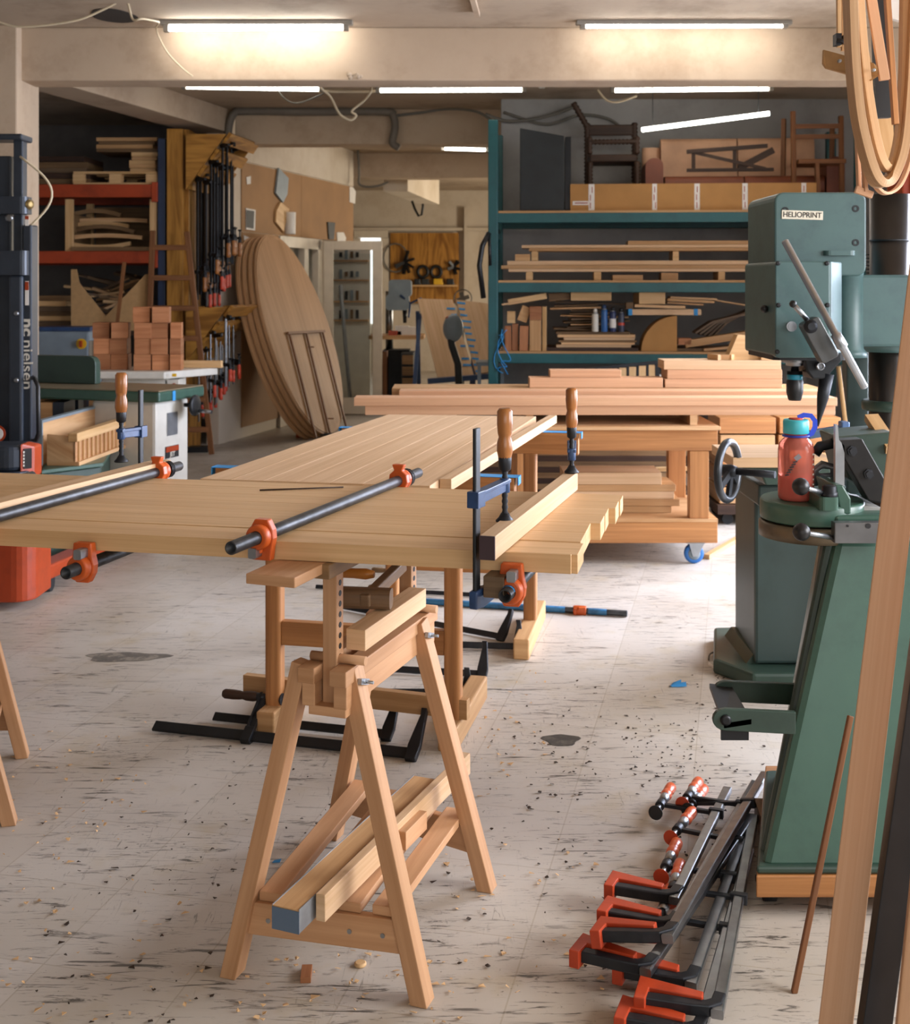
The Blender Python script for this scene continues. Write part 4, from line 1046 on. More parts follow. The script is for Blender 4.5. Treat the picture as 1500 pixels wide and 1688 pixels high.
# crate with curved offcuts
t=root('crate','open wooden crate of offcuts between the two orange beams','crate',(X(180,RD),RD+.3,z2+.001))
cx0,cx1=X(106,RD),X(257,RD)
for x in (cx0+.03,cx1-.03):
    for y in (RD+.05,RD+.65): part(MB().box((x,y,z2+.001+.225),(.06,.05,.45)),'corner_post',PINE,t)
for x in (cx0+.03,cx1-.03): part(MB().box((x,RD+.35,z2+.2),(.025,.55,.25)),'side_board',OLDW,t)
part(MB().box(((cx0+cx1)/2,RD+.35,z2+.02),(cx1-cx0-.12,.7,.035)),'floor_board',OLDW,t)
part(MB().box(((cx0+cx1)/2,RD+.69,z2+.22),(cx1-cx0-.14,.02,.4)),'back_board',OLDW,t)
def curved(label,px0,px1,y0,d0,bow,mat,group,h=.035,depth=.05):
    m=MB(); n=8; pts=[]
    for k in range(n+1):
        f=k/n; pts.append(V((X(px0,d0)+(X(px1,d0)-X(px0,d0))*f,d0,Z(y0,d0)+bow*4*f*(1-f))))
    m.tube(pts,0,sec=[(-depth/2,-h/2),(depth/2,-h/2),(depth/2,h/2),(-depth/2,h/2)],up=(0,0,1))
    return solo(m,'curved_offcut',mat,label,'offcut',group=group)
zz=z2+.04
for i,(a,b,bow) in enumerate(((114,215,-.03),(116,235,.02),(118,222,.05),(117,212,.03),(120,244,.01),(117,200,.04))):
    d_=RD+.12+.05*i
    o=curved('bent offcut in the open crate on the rack, %s from below'%NTH[i],a,b,470-(zz+.03+.052*i-EYE)*F/d_,d_,bow,[PINE,PLYW,OLDW][i%3],'bent offcuts in the rack crate')
# lower bay: notched panel with a heap behind
ND=RD-.25
P=[(117,444),(126,444),(130,466),(174,521),(240,452),(247,452),(247,545),(117,545)]
m=MB().extrude([pt(a,b,ND) for a,b in P],(0,.018,0)); 
o=solo(m,'notched_panel',MDF,'brown panel with a large V cut out of its top edge','panel')
t=root('storage_bin','dark bench carrying the notched panel and the offcut heap in the left bay','bench',(X(140,10.4),10.55,0))
zb=Z(545,ND)
part(MB().box((X(140,10.6),10.8,zb-.02),(1.5,1.2,.036)),'top',DARKW,t)
for x in (X(70,10.5),X(215,10.5)):
    for y in (10.3,11.3): part(MB().box((x,y,(zb-.04)/2),(.08,.08,zb-.042)),'leg',DARKW,t)
a=pt(205,432,ND-.06); b=pt(192,545,ND-.08); b.z=zb
solo(MB().beam(b+V((0,0,.008)),a,.028,.022,up=(0,1,0)),'stick',LADW,'thin stick leaning in front of the notched panel','stick')
for k in range(26):
    px=R.uniform(138,236); f=1-abs(px-175)/75; d_=RD+.05+.018*k
    z=zb+.01+ (k/26)*.42+R.uniform(0,.02)
    L=R.uniform(.18,.42); th=R.uniform(.012,.03)
    m=MB().box((0,0,0),(L,R.uniform(.05,.12),th))
    o=solo(m,'offcut',[OLDW,GREYW,PINE,PLYW][k%4],'wood offcut in the heap behind the notched panel','offcut',group='offcuts behind the notched panel',base=V((0,0,0)),bevel=.001)
    o.location=(X(px,d_),d_+.1,z+.05); o.rotation_euler=(R.uniform(-.2,.2),R.uniform(-.45,.45),R.uniform(-.5,.5))
plankstack(52,114,zb+.001,RD-.1,7,.04,[OLDW,GREYW,PINE],'planks stacked beside the notched panel',['plank in the dim stack left of the notched panel, %s'%q for q in ('lowest','second from below','third from below','fourth from below','third from the top','second from the top','topmost')],depth=.5,jit=.04)
# side wall of the dark bay
struct(MB().box((-4.1,12.2,CZ/2),(3.6,.12,CZ)),'wall_bay',plain('dark_wall','6f6a66',.9))

# ================================================================ wooden pillar with clamp brackets
PD=10.42
t=root('timber_pillar','broad timber pillar facing between the blue rack post and the yellow plywood brackets','pillar',(X(291,PD),PD+.2,0))
part(MB().box((X(286,PD),PD+.2,1.4),(X(300,PD)-X(273,PD),.3,2.8)),'post',YPLY,t,bevel=.004)
part(MB().box((X(302,PD),PD+.35,1.4),(.05,.5,2.8)),'side_board',YPLY,t)
def bracket(label,ytop,ybot,tipx,tipx2,group):
    d1,d2=PD,PD+.78
    x0=X(301,d1)+.028; z1_,z0_=Z(ytop,d1),Z(ybot,d1); tx=X(tipx,d1)
    off=V((.12,.72,0))
    t=root('clamp_bracket',label,'clamp rack',(x0+.1,d1+.4,z0_),0,group)
    tri=[V((x0,d1,z0_)),V((x0,d1,z1_)),V((tx,d1,z1_))]
    part(MB().extrude(tri,(0,.022,0),grain=(1,0,0)),'gusset',YPLY,t)
    part(MB().extrude([p+off for p in tri],(0,.022,0),grain=(1,0,0)),'gusset',YPLY,t)
    for f in (.0,.36,.72):
        a=V((tx,d1-.01,z1_-.03)).lerp(V((x0+.05,d1-.01,z0_+.06)),f)+V((.006,0,-.008)); b=a+off+V((0,.04,0))
        s_=V((tri[2]-tri[0])).normalized()
        part(MB().beam(a,b,.03,.11,up=s_),'slat',YPLY,t,bevel=.002)
    part(MB().beam(V((x0+.005,d1+.02,(z0_+z1_)/2)),V((x0+.005,d1+.02,(z0_+z1_)/2))+off,.02,z1_-z0_),'back_board',YPLY,t)
    return x0,tx,z0_,z1_,off
U=bracket('upper yellow plywood bracket on the pillar, long black clamps hanging from it',221,312,373,420,'plywood clamp brackets')
Lw=bracket('lower yellow plywood bracket on the pillar, red-handled clamps hanging from it',506,597,375,421,'plywood clamp brackets')
proto=f_clamp('long black clamp on the upper bracket',(0,0,0),(0,0,-1),(.62,-.78,0),1.05,.11,.8,up=.04,down=.06,bw=.03,bt=.012,hl=.13,hr=.019,mats=(BLACKM,BLACKM,IRON,HANDLE),group='long clamps hanging from the upper bracket')
proto2=f_clamp('red-handled clamp on the upper bracket',(0,0,0),(0,0,-1),(.62,-.78,0),1.12,.09,.93,up=.03,down=.05,bw=.024,bt=.009,hl=.12,hr=.016,mats=(IRON,BLACKM,IRON,REDH),group='red-handled clamps hanging from the upper bracket')
proto3=f_clamp('red-handled clamp on the lower bracket',(0,0,0),(0,0,-1),(.62,-.78,0),.62,.09,.42,up=.03,down=.05,bw=.024,bt=.009,hl=.11,hr=.016,mats=(STEEL,BLACKM,IRON,REDH),group='clamps hanging from the lower bracket')
def hang(proto,U,n,rows,dz,used):
    lab0=proto['label']
    x0,tx,z0_,z1_,off=U; i=0
    for r_ in range(rows):
        f=(.0,.36,.72)[r_]
        base=V((tx,PD,z1_-.03)).lerp(V((x0+.05,PD,z0_+.06)),f)+V((-.035,0,-.05))
        for k in range(n):
            p=base+V((.0,.6,0))*((k+.3)/n)+V((R.uniform(-.01,.01),0,dz+R.uniform(-.03,.02)))
            lab='%s, %s from the viewer in the %s row'%(lab0,NTH[k],('front','middle','rear')[r_])
            if i==0: proto.location=p; proto['label']=lab
            else: dup(proto,p,R.uniform(-.15,.15),lab)
            i+=1
hang(proto,U,5,3,0,0)
x0,tx,z0_,z1_,off=U
hang(proto2,(x0,tx-.06,z0_-.05,z1_-.05,off),4,2,-.12,0)
hang(proto3,Lw,5,3,0,0)

# ================================================================ oval tops leaning on the partition
tau=math.radians(18.2); N_=V((WD.y,-WD.x,0))
Mx=(V((0,0,1))*math.cos(tau)-N_*math.sin(tau)); nn=(N_*math.cos(tau)+V((0,0,1))*math.sin(tau))
bot=V((X(548,11.7),11.7,.012))
labs=['oval oak table top leaning in front of the stack, the framed sticks before it','oval oak table top directly behind the front one of the leaning stack','oval oak table top second from the partition in the leaning stack','oval oak table top hindmost in the leaning stack, against the partition']
for i in range(4):
    sm=1.02; sn=.80
    c_=bot+Mx*1.02-nn*(.036*i)-WD*(.055*i)+V((0,0,-.0+.012*i*0))
    t=root('oval_table_top',labs[i],'table top',V((c_.x,c_.y,0)),0,'oval table tops leaning on the partition')
    def ell(a,b,o,n=64): return [c_+Mx*(a*math.cos(6.28318*k/n))+WD*(b*math.sin(6.28318*k/n))+nn*o for k in range(n)]
    m=MB().extrude(ell(sm,sn,-.026),nn*.018,grain=Mx); part(m,'board',OVAL,t)
    m=MB().extrude(ell(sm-.018,sn-.018,-.0075),nn*.0065,grain=Mx); part(m,'face',OVAL,t)
    m=MB().extrude(ell(sm-.045,sn-.045,-.0009),nn*.0014,grain=Mx); part(m,'inlay_face',OVAL,t)
# light frame of sticks leaning on it
t=root('wooden_lattice','light lattice of thin sticks leaning against the front oval top','lattice',V((X(530,11.2),11.3,0)))
def onoval(px,py,o=.02):
    # point where the sight line through the pixel meets the front oval's plane
    d=V(((px-750)/F,1,-(py-HY)/F)); e=V((0,0,EYE)); k=((bot+nn*o)-e).dot(nn)/d.dot(nn); return e+d*k
for a,b in (((477,549),(521,722)),((505,549),(545,718)),((532,547),(571,704))):
    p,q=onoval(*a),onoval(*b); d_=(q-p).normalized(); k=(q.z-.012)/max(-d_.z,.1) if q.z<.012 else 0
    if q.z<.014: q=p+(q-p)*((p.z-.014)/(p.z-q.z))
    part(MB().beam(q,p,.022,.018,up=nn),'upright',LADW,t)
p,q=onoval(474,549,.021),onoval(535,546,.021); part(MB().beam(p,q,.024,.02,up=nn),'crossbar',LADW,t)
for px,py in ((513,572),(545,690)):
    p=onoval(px,py,.03); part(MB().beam(p-V((.04,0,0)),p+V((.03,0,0)),.012,.012),'peg',LADW,t)
# pictures, samples and papers pinned on the hardboard
def onwall(px,py,o=.014):
    d=V(((px-750)/F,1,-(py-HY)/F)); e=V((0,0,EYE)); n=-WN; k=((W0+n*o)-e).dot(n)/d.dot(n); return e+d*k
def pinned(pts,name,mat,label,cat,th=.004,group=None,o=.014):
    P=[onwall(a,b,o) for a,b in pts]; m=MB().extrude(P,-WN*th); return solo(m,name,mat,label,cat,group=group)
pinned([(457,277),(473,294),(471,320),(464,334),(452,318)],'sample_board',GREYM,'grey six-sided board pinned high on the hardboard','sample board',.02)
pinned([(460,333),(474,345),(465,382),(452,366),(453,348)],'sample_board',PINE,'pale wooden six-sided board pinned under the grey one','sample board',.02)
t=root('paper_roll','curled white paper pinned beside the six-sided boards','paper',onwall(478,386)); 
for k,(x0_,x1_,y0_,y1_) in enumerate(((469,487,348,386),)):
    m=MB(); a,b=onwall(470,350,.05),onwall(472,386,.05); pts=[]
    c1=onwall(478,350,.05); c2=onwall(478,386,.05)
    m.lathe(c2,(c1-c2),[(.055,0),(.06,(c1-c2).length)],18,caps=False); part(m,'sheet',PAPER,t)
po_=pinned([(405,343),(421,346),(420,380),(405,378)],'poster',PAPER,'white bordered poster with a black panel, left on the hardboard','poster',.003)
part(MB().extrude([onwall(x_,y_,.0185) for x_,y_ in ((406,346),(419,348),(418,377),(406,375))],-WN*.001),'printed_panel',BLK,po_,'black printed panel')
pinned([(406,292),(413,290),(413,303),(407,304)],'note',PAPER,'small white note high on the left of the hardboard','paper',.003)
pinned([(576,308),(582,309),(586,316),(585,336),(576,333)],'note',PAPER,'white cut out note at the right end of the hardboard','paper',.003)
pinned([(539,366),(551,367),(549,395),(541,394)],'photo_sheet',BLK,'dark curled sheet pinned over the glazed door','paper',.012)
pinned([(555,383),(566,383),(570,392),(569,398),(556,398)],'note',PAPER,'white sheet pinned right of the dark curled sheet','paper',.004)
pinned([(402,388),(418,395),(414,410),(402,415)],'note',PAPER,'white sheet on the hardboard left of the oval tops','paper',.004)
# ================================================================ teal shelf rack at the back right
struct(MB().box(((X(826,10.5)+XR)/2,10.5,CZ/2),(XR-X(826,10.5),.12,CZ)),'wall_alcove',WALLG)
RA=math.radians(-4.5)                # the rack stands slightly turned
RL=V((X(813,9.35),9.35,0)); RDx=V((math.cos(RA),math.sin(RA),0)); RDy=V((-RDx.y,RDx.x,0))
RW=2.76; rdep=.95
t=root('shelf_rack','teal green shelf rack along the back wall, loaded with boards and offcuts','rack',RL+RDx*RW/2+RDy*rdep/2)
Rot=rz(RA)
for u in (0,RW):
    for v in (0,rdep): part(MB().box(RL+RDx*u+RDy*v+V((0,0,1.36)),(.075,.075,2.72),Rot),'post',TEAL,t,bevel=.006)
    part(MB().box(RL+RDx*(u)+RDy*rdep/2+V((0,0,1.9)),(.03,rdep,.03),Rot),'side_brace',TEAL,t)
    part(MB().beam(RL+RDx*u+V((0,0,.9)),RL+RDx*u+RDy*rdep+V((0,0,1.85)),.03,.03),'side_brace',TEAL,t)
SH=[2.02,1.487,.944]
for z in SH:
    for v in (-.012,rdep+.012): part(MB().box(RL+RDx*RW/2+RDy*v+V((0,0,z-.018-.037)),(RW-.07,.05,.075),Rot),'beam',TEAL,t,bevel=.005)
    part(MB().box(RL+RDx*RW/2+RDy*rdep/2+V((0,0,z-.009)),(RW-.08,rdep+.06,.018),Rot),'shelf_board',FIRL,t)
def rp(px,v,z):
    """point on the rack: in the sight line column px, v behind the rack front, height z"""
    k=(px-750)/F; # solve x=k*y with point RL+RDx*u+RDy*v
    b=RL+RDy*v; u=(k*b.y-b.x)/(RDx.x-k*RDx.y); p=b+RDx*u; return V((p.x,p.y,z))
def rbox(px0,px1,v,z0,h,dep,mat,name,label,cat,group=None,tilt=0,rot=0,bevel=.0015,grain=None):
    a,b=rp(px0,v,z0),rp(px1,v,z0); L=(b-a).length
    c=(a+b)/2+RDy*dep/2
    m=MB().box((0,0,h/2),(L,dep,h),grain=grain)
    o=solo(m,name,mat,label,cat,group=group,bevel=bevel,base=V((0,0,0)))
    o.location=c; o.rotation_euler=(0,tilt,RA+rot); return o
# --- top shelf
z=SH[0]
def poly_cab(px0,px1,v,z0,h,dep,mat,name,label,cat):
    a,b=rp(px0,v,z0),rp(px1,v,z0)
    m=MB().extrude([a,b,b+RDy*dep*.8-RDx*.02,a+RDy*dep+RDx*.02],(0,0,h))
    return a,b,m
a,b,m=poly_cab(857,930,.02,z+.002,.63,.5,DARKCAB,'','','')
t=root('cabinet','tall black cabinet with a slanted top at the left end of the upper shelf','cabinet',(a+b)/2+RDy*.25)
m=MB().extrude([a,b,b+V((0,0,.575)),a+V((0,0,.64))],RDy*.5); part(m,'body',DARKCAB,t,bevel=.006)
part(MB().box(b+RDx*.03+RDy*.25+V((0,0,.29)),(.045,.46,.56),Rot),'side_panel',BLACKM,t)
o=rbox(940,1346,.02,z+.001,.205,.32,CARD,'cardboard_box','long cardboard box sealed with red printed white tape on the upper shelf','box')
bx=o
def on_box(px,w,h,zz,mat=PAPER):
    p=rp(px,.018,zz); return MB().box(p,(w,.003,h),Rot)
ROOT[bx]=(Matrix.Translation(bx.location)@Matrix.Rotation(RA,4,'Z')).inverted()
for px,w in ((975,.045),(1079,.035),(1149,.04),(1228,.04),(1325,.035)):
    tp_=part(on_box(px,w,.2,z+.104),'packing_tape',PAPER,bx,'white packing tape')
    for k in range(3):
        p=rp(px+R.uniform(-2,2),.0155,z+.04+.06*k); part(MB().box(p,(.006,.002,.045),Rot),'print',REDP,tp_,'red print')
tp_=part(on_box(958,.13,.03,z+.06),'packing_tape',PAPER,bx,'white packing tape')
p=rp(958,.0155,z+.06); part(MB().box(p,(.1,.002,.008),Rot),'print',REDP,tp_,'red print')
# twisted-leg chair
t=root('wooden_chair','dark wooden chair with twisted legs standing behind the cardboard box','chair',rp(1010,.62,z+.002))
def twist(p,q,r,n=10):
    L=(q-p).length; prof=[]
    k=max(4,int(L/.03))*2
    for i in range(k+1): prof.append((r*(1.0 if i%2 else .68),L*i/k))
    return MB().lathe(p,q-p,prof,10)
cl=[rp(972,.48,z+.002),rp(1050,.48,z+.002),rp(968,.85,z+.002),rp(1046,.85,z+.002)]
for i,c in enumerate(cl): part(twist(c,c+V((0,0,.42 if i<2 else .78)),.03),'leg' if i<2 else 'back_leg',DARKW,t)
m=MB().extrude([cl[0]+V((0,0,.42)),cl[1]+V((0,0,.42)),cl[3]+V((0,0,.42)),cl[2]+V((0,0,.42))],(0,0,.06)); part(m,'seat',DARKW,t,bevel=.01)
part(twist(cl[0]+V((0,0,.58)),cl[1]+V((0,0,.58)),.026),'arm_rail',DARKW,t)
for c in cl[:2]: part(twist(c+V((0,0,.48)),c+V((0,0,.62)),.026),'arm_post',DARKW,t)
part(MB().beam(cl[2]+V((0,0,.72)),cl[3]+V((0,0,.72)),.03,.09),'back_rail',DARKW,t,bevel=.01)
part(twist(cl[0]+V((0,0,.2)),cl[1]+V((0,0,.2)),.02),'stretcher',DARKW,t)
part(twist(cl[2]+V((0,0,.75)),cl[2]+V((-.12,-.02,.95)),.03),'broken_post',DARKW,t)
# sofa
a,b=rp(1064,.42,z+.002),rp(1392,.42,z+.002); L=(b-a).length; 
t=root('sofa','two-seat sofa of pinkish tan leather stored on the upper shelf','sofa',(a+b)/2+RDy*.27)
P=lambda u,v,zz:a+RDx*u+RDy*v+V((0,0,zz))
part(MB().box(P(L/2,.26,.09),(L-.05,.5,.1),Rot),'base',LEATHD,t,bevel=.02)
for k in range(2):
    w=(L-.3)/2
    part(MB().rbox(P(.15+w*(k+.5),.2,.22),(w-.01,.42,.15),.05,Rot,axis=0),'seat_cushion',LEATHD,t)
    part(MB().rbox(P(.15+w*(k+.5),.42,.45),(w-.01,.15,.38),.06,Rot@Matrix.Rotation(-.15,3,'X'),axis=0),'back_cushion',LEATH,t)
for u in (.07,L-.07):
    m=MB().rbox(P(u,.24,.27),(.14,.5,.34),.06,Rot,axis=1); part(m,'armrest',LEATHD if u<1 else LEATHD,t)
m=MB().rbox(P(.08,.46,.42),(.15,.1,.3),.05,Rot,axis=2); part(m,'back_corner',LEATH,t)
# upturned small table on the sofa
s0=rp(1130,.40,z+.33)
t=root('folding_frame','dark crossed wooden frame lying on the sofa seat','frame',s0)
part(MB().beam(rp(1132,.42,z+.49),rp(1265,.4,z+.53),.04,.03),'top_bar',DARKW,t)
part(MB().beam(rp(1132,.44,z+.345),rp(1275,.42,z+.345),.04,.025),'bottom_bar',DARKW,t)
part(MB().beam(rp(1140,.43,z+.49),rp(1262,.41,z+.35),.02,.025),'cross_bar',DARKW,t)
for px,zz in ((1143,.36),(1211,.36)): part(MB().beam(rp(px,.44,z+zz),rp(px,.43,z+.5),.03,.035),'post',DARKW,t)
part(MB().beam(rp(1218,.45,z+.36),rp(1275,.43,z+.5),.04,.05),'wedge',DARKW,t)
# plain chairs at the right, stacked upside down
for i,(p0,p1,lab) in enumerate(((1300,1395,'brown wooden chair with tall back posts at the right end of the upper shelf'),)):
    t=root('wooden_chair',lab,'chair',rp((p0+p1)/2,.2,z+.002))
    for px,v,h in ((1309,.22,.78),(1388,.22,.74),(1290,.5,.76),(1370,.5,.7)):
        part(MB().beam(rp(px,v,z+.002),rp(px-(2 if v<.4 else -2),v+.03,z+h),.036,.036),'post',LADW,t,bevel=.006)
    part(MB().box((rp(1348,.36,z+.385)),(.36,.34,.035),Rot),'seat',LADW,t,bevel=.006)
    for zz in (.58,.66): part(MB().beam(rp(1310,.24,z+zz),rp(1388,.24,z+zz),.02,.035),'back_rail',LADW,t)
    part(MB().beam(rp(1346,.2,z+.37),rp(1350,.2,z+.02),.05,.03),'splat',LADW,t)
# --- second shelf: long boards on spacers
z=SH[1]
g_='spacers under the long boards on the teal rack'
for i,(px0,px1,h,lab) in enumerate(((867,878,.064,'first spacer block from the left under the lower long boards'),(979,991,.064,'second spacer block from the left under the lower long boards'),(1184,1195,.064,'spacer block under the lower long boards, just left of the drill press head'))):
    rbox(px0,px1,.02,z+.001,h,.3,PINE,'spacer_block',lab,'wood block')
rbox(1010,1060,.06,z+.001,.04,.2,FIRL,'wood_offcut','flat pale offcut lying between the spacers under the lower long boards','offcut')
rbox(1090,1118,.04,z+.001,.056,.2,FIRL,'wood_offcut','short thick offcut right of the flat one under the lower long boards','offcut')
zz=z+.066
for k,(a,b,h,v) in enumerate(((838,1420,.022,.01),(826,1420,.026,.0),(836,1425,.034,.02))):
    rbox(a,b,v,zz,h,.28,OAKP if k!=1 else FIRL,'long_board',['lower long board on the spacers of the middle teal shelf, undermost','lower long board in the middle of the teal shelf pile, sticking out left','lower long board topmost of its pile, under the upper spacers'][k],'board'); zz+=h+.001
zl=zz
rbox(849,874,.02,zl,.05,.14,FIRL,'wood_block','small block on the left end of the lower long boards','wood block')
for px0,px1,lab in ((876,887,'left spacer block between the two piles of long boards'),(1109,1119,'middle spacer block between the two piles of long boards'),(1268,1279,'right spacer block between the piles of long boards, beside the drill press')):
    rbox(px0,px1,.02,zl,.072,.3,PINE,'spacer_block',lab,'wood block')
zz=zl+.073
for k,(a,b,h) in enumerate(((872,1425,.024),(860,1425,.022),(1035,1240,.03))):
    rbox(a,b,.0+.01*k,zz,h,.28,[FIRL,OAKP,FIRL][k],'long_board',['upper long board lowest in the top pile','upper long board sticking out left in the top pile','short board on top of the upper long boards'][k]+' of the teal rack','board'); zz+=h+.001
# --- third shelf: offcuts, cans, quarter disc
z=SH[2]+.001
blocks=[(833,843,.0,.19,'upright reddish block leftmost on the offcut shelf'),(844,854,.02,.205,'upright reddish block second from left on the offcut shelf'),(856,870,.0,.19,'upright reddish block third from left on the offcut shelf')]
for a,b,v,h,lab in blocks: rbox(a,b,v,z,h,.14,BLOCK,'wood_block',lab,'wood block',tilt=R.uniform(-.03,.03),grain=2)
rbox(873,892,.0,z,.235,.2,FIRL,'wood_block','tall square block behind the pale edged one on the offcut shelf','wood block',grain=2)
rbox(873,893,.0,z+.236,.105,.2,BLOCK,'wood_block','dark block on top of the tall square block','wood block')
rbox(894,901,.0,z,.34,.2,PINE,'board','pale board standing on end right of the tall square block','board',grain=2)
rbox(852,868,.03,z+.225,.12,.12,FIRL,'wood_block','tilted round-edged block lying on the upright reddish blocks','wood block',tilt=.35)
rbox(836,849,.0,z+.212,.09,.1,PINE,'wood_block','hollow square block on the leftmost upright blocks','wood block')
rbox(838,902,.02,z+.375,.045,.2,PINE,'board','pale board lying slanted over the blocks at the left of the offcut shelf','board',tilt=-.17)
rbox(827,862,.0,z+.36,.012,.18,PLYW,'board','thin board sticking out left over the teal rack post','board',tilt=-.14)
# stacks of thin panels
g_='thin boards in the middle of the offcut shelf'
zz=z
rbox(899,1052,.0,zz,.025,.3,DARKW,'panel','dark framed panel at the bottom of the offcut shelf','panel'); zz+=.026
for k in range(6):
    h=R.uniform(.014,.03); a=R.uniform(914,932); b=R.uniform(1035,1054)
    rbox(a,b,.02+.01*k,zz,h,.3,[OAKP,PLYW,OLDW][k%3],'thin_board',['lowest','second lowest','third','fourth','fifth','topmost'][k]+' thin board of the flat pile left of the quarter disc','board',rot=R.uniform(-.03,.03)); zz+=h+.001
ztop=zz
# ends of loose boards behind the cans
for k in range(11):
    zb=z+.15+.021*k; a=R.uniform(905,945); b=R.uniform(985,1040)
    rbox(a,b,.16+.02*(k%4),zb,R.uniform(.008,.016),.3,[OLDW,GREYW,PLYW][k%3],'thin_board','thin loose board in the stack behind the spray cans, %s from below'%NTH[k],'board',group='loose thin boards behind the spray cans',rot=R.uniform(-.12,.12),tilt=R.uniform(-.05,.05))
rbox(941,1008,.1,z+.385,.08,.3,PINE,'wood_block','pale stamped timber lying at the top of the loose boards','timber')
rbox(905,940,.14,z+.385,.06,.3,OLDW,'board','grey board end left of the pale stamped timber','board',tilt=-.1)
# spray cans
def can(px,label,body,cap,h=.155,r=.025):
    p=rp(px,.05,ztop)
    t=root('spray_can',label,'spray can',p)
    part(MB().lathe(p,(0,0,1),[(r*.95,0),(r,.004),(r,h-.012),(r*.86,h)],20),'can',body,t)
    part(MB().lathe(p+V((0,0,h)),(0,0,1),[(r*.84,0),(r*.84,.006),(r*.5,.01)],18),'rim',ZINC,t)
    part(MB().lathe(p+V((0,0,h+.006)),(0,0,1),[(r*.62,0),(r*.62,.022),(r*.4,.032)],18),'cap',cap,t)
    return t,p
can(981,'white spray can leftmost of the four cans',WHITEP,WHITEP,.14)
can(996,'blue spray can, second of the four cans',plain('can_blue','2a5f9e',.35),BLUEM,.17)
tc,p=can(1010,'dark blue and white spray can, third of the four cans',plain('can_dark','28345c',.35),BLACKP,.155); part(MB().lathe(p+V((0,0,.03)),(0,0,1),[(.0254,0),(.0254,.07)],20,caps=False),'label_band',PAPER,tc,'white band')
tc,p=can(1024,'dark spray can with coloured bands, rightmost of the four cans',plain('can_grey','3a3f52',.35),BLACKP,.145); part(MB().lathe(p+V((0,0,.05)),(0,0,1),[(.0254,0),(.0254,.02)],20,caps=False),'label_band',REDH,tc,'red band')
# quarter disc
q=rp(1116,.0,z); n=18; P=[q]; 
rr=.27
for k in range(n+1):
    a=math.pi/2*k/n; P.append(q-RDx*(rr*math.cos(a)*1.0)+V((0,0,rr*math.sin(a))))
solo(MB().extrude(P,RDy*.25),'quarter_disc',CARD,'brown quarter disc block standing on the offcut shelf','block',bevel=.002)
rbox(1036,1156,.06,z+.275,.045,.2,OAKP,'taped_board','board with blue tape round both ends, above the quarter disc','board')
o=[o for o in C.objects if o.name=='taped_board.001'][0]
ROOT[o]=(Matrix.Translation(o.location)@Matrix.Rotation(RA,4,'Z')).inverted()
for px in (1039,1147):
    pp=rp(px,.06,z+.2975)+RDy*.1; part(MB().box(pp,(.03,.206,.05),Rot),'tape',TAPE,o,'blue tape')
rbox(1032,1044,.05,z+.322,.05,.14,OLDW,'wood_block','small dark block on the left end of the blue taped board','wood block')
rbox(1050,1094,.06,z+.36,.11,.25,PINE,'timber','pale rounded timber end above the blue taped board','timber',rot=.12)
rbox(1046,1130,.04,z+.33,.022,.2,PLYW,'board','thin slanting board under the pale rounded timber','board',tilt=.03)
for k,(a,b,zz,h,tl) in enumerate(((1100,1178,.375,.018,.05),(1105,1182,.395,.016,.04),(1100,1160,.355,.014,.06))):
    rbox(a,b,.05+.02*k,z+zz,h,.24,PLYW if k else FIRL,'board',['middle one of the three thin boards piled right of the pale rounded timber','upper one of the three thin boards piled right of the pale rounded timber','lower one of the three thin boards piled right of the pale rounded timber'][k],'board',tilt=tl)
# leaning curved veneers
for k in range(5):
    a=rp(1144+7*k,.08+.05*k,z+.14-.01*k); b=rp(1300,.1+.05*k,z+.26+.03*k); mid=(a+b)/2+V((0,0,.05))
    pts=[a,a.lerp(mid,.35)+V((0,0,.045)),mid+V((0,0,.03)),mid.lerp(b,.5)+V((0,0,.01)),b]
    m=MB().tube(pts,0,sec=[(-.09,-.008),(.09,-.008),(.09,.008),(-.09,.008)],up=(0,0,1))
    solo(m,'bent_board',GREYW,'weathered bent board in the fan right of the quarter disc, %s from the front'%NTH[k],'board',group='bent grey boards on the offcut shelf')
rbox(1130,1262,.0,z+.075,.055,.12,FIRL,'timber','orange timber lying slanted before the bent grey boards','timber',tilt=-.16)
rbox(1118,1140,.0,z+.05,.05,.15,BLOCK,'wood_block','small reddish block between quarter disc and slanted orange timber','wood block')
rbox(1160,1290,.02,z+.03,.02,.2,PLYW,'board','pale board under the slanted orange timber','board',tilt=-.1)
rbox(1110,1300,.05,z,.022,.28,OLDW,'board','dark board lying flat at the bottom right of the offcut shelf','board')
rbox(1225,1330,.1,z+.1,.02,.2,OLDW,'board','brown board in the right corner of the offcut shelf','board',tilt=-.05)
rbox(1180,1320,.12,z+.33,.012,.3,PLYW,'board','long thin board sloping down to the drill press head','board',tilt=.16)
# blue twine on the left post
m=MB(); p=rp(824,-.05,z); 
for k in range(3):
    pts=[]
    for i in range(14):
        f=i/13; pts.append(rp(822+8*math.sin(f*9+k*2)+6*k,-.045-.01*k,z+.12-.32*f+.05*math.sin(f*7+k)))
    m.tube(pts,.004,6)
solo(m,'twine',TAPE,'blue twine dangling from the left post of the teal rack','twine')
# black hose hanging by the post
m=MB(); m.tube([rp(806,-.05,1.85),rp(795,-.08,1.75),rp(790,-.08,1.6),rp(797,-.06,1.35)],.02,8); m.tube([rp(806,-.05,1.85),rp(808,-.05,1.6)],.012,8)
solo(m,'dust_hose',BLACKP,'black hose loop hanging on the left teal post','hose')
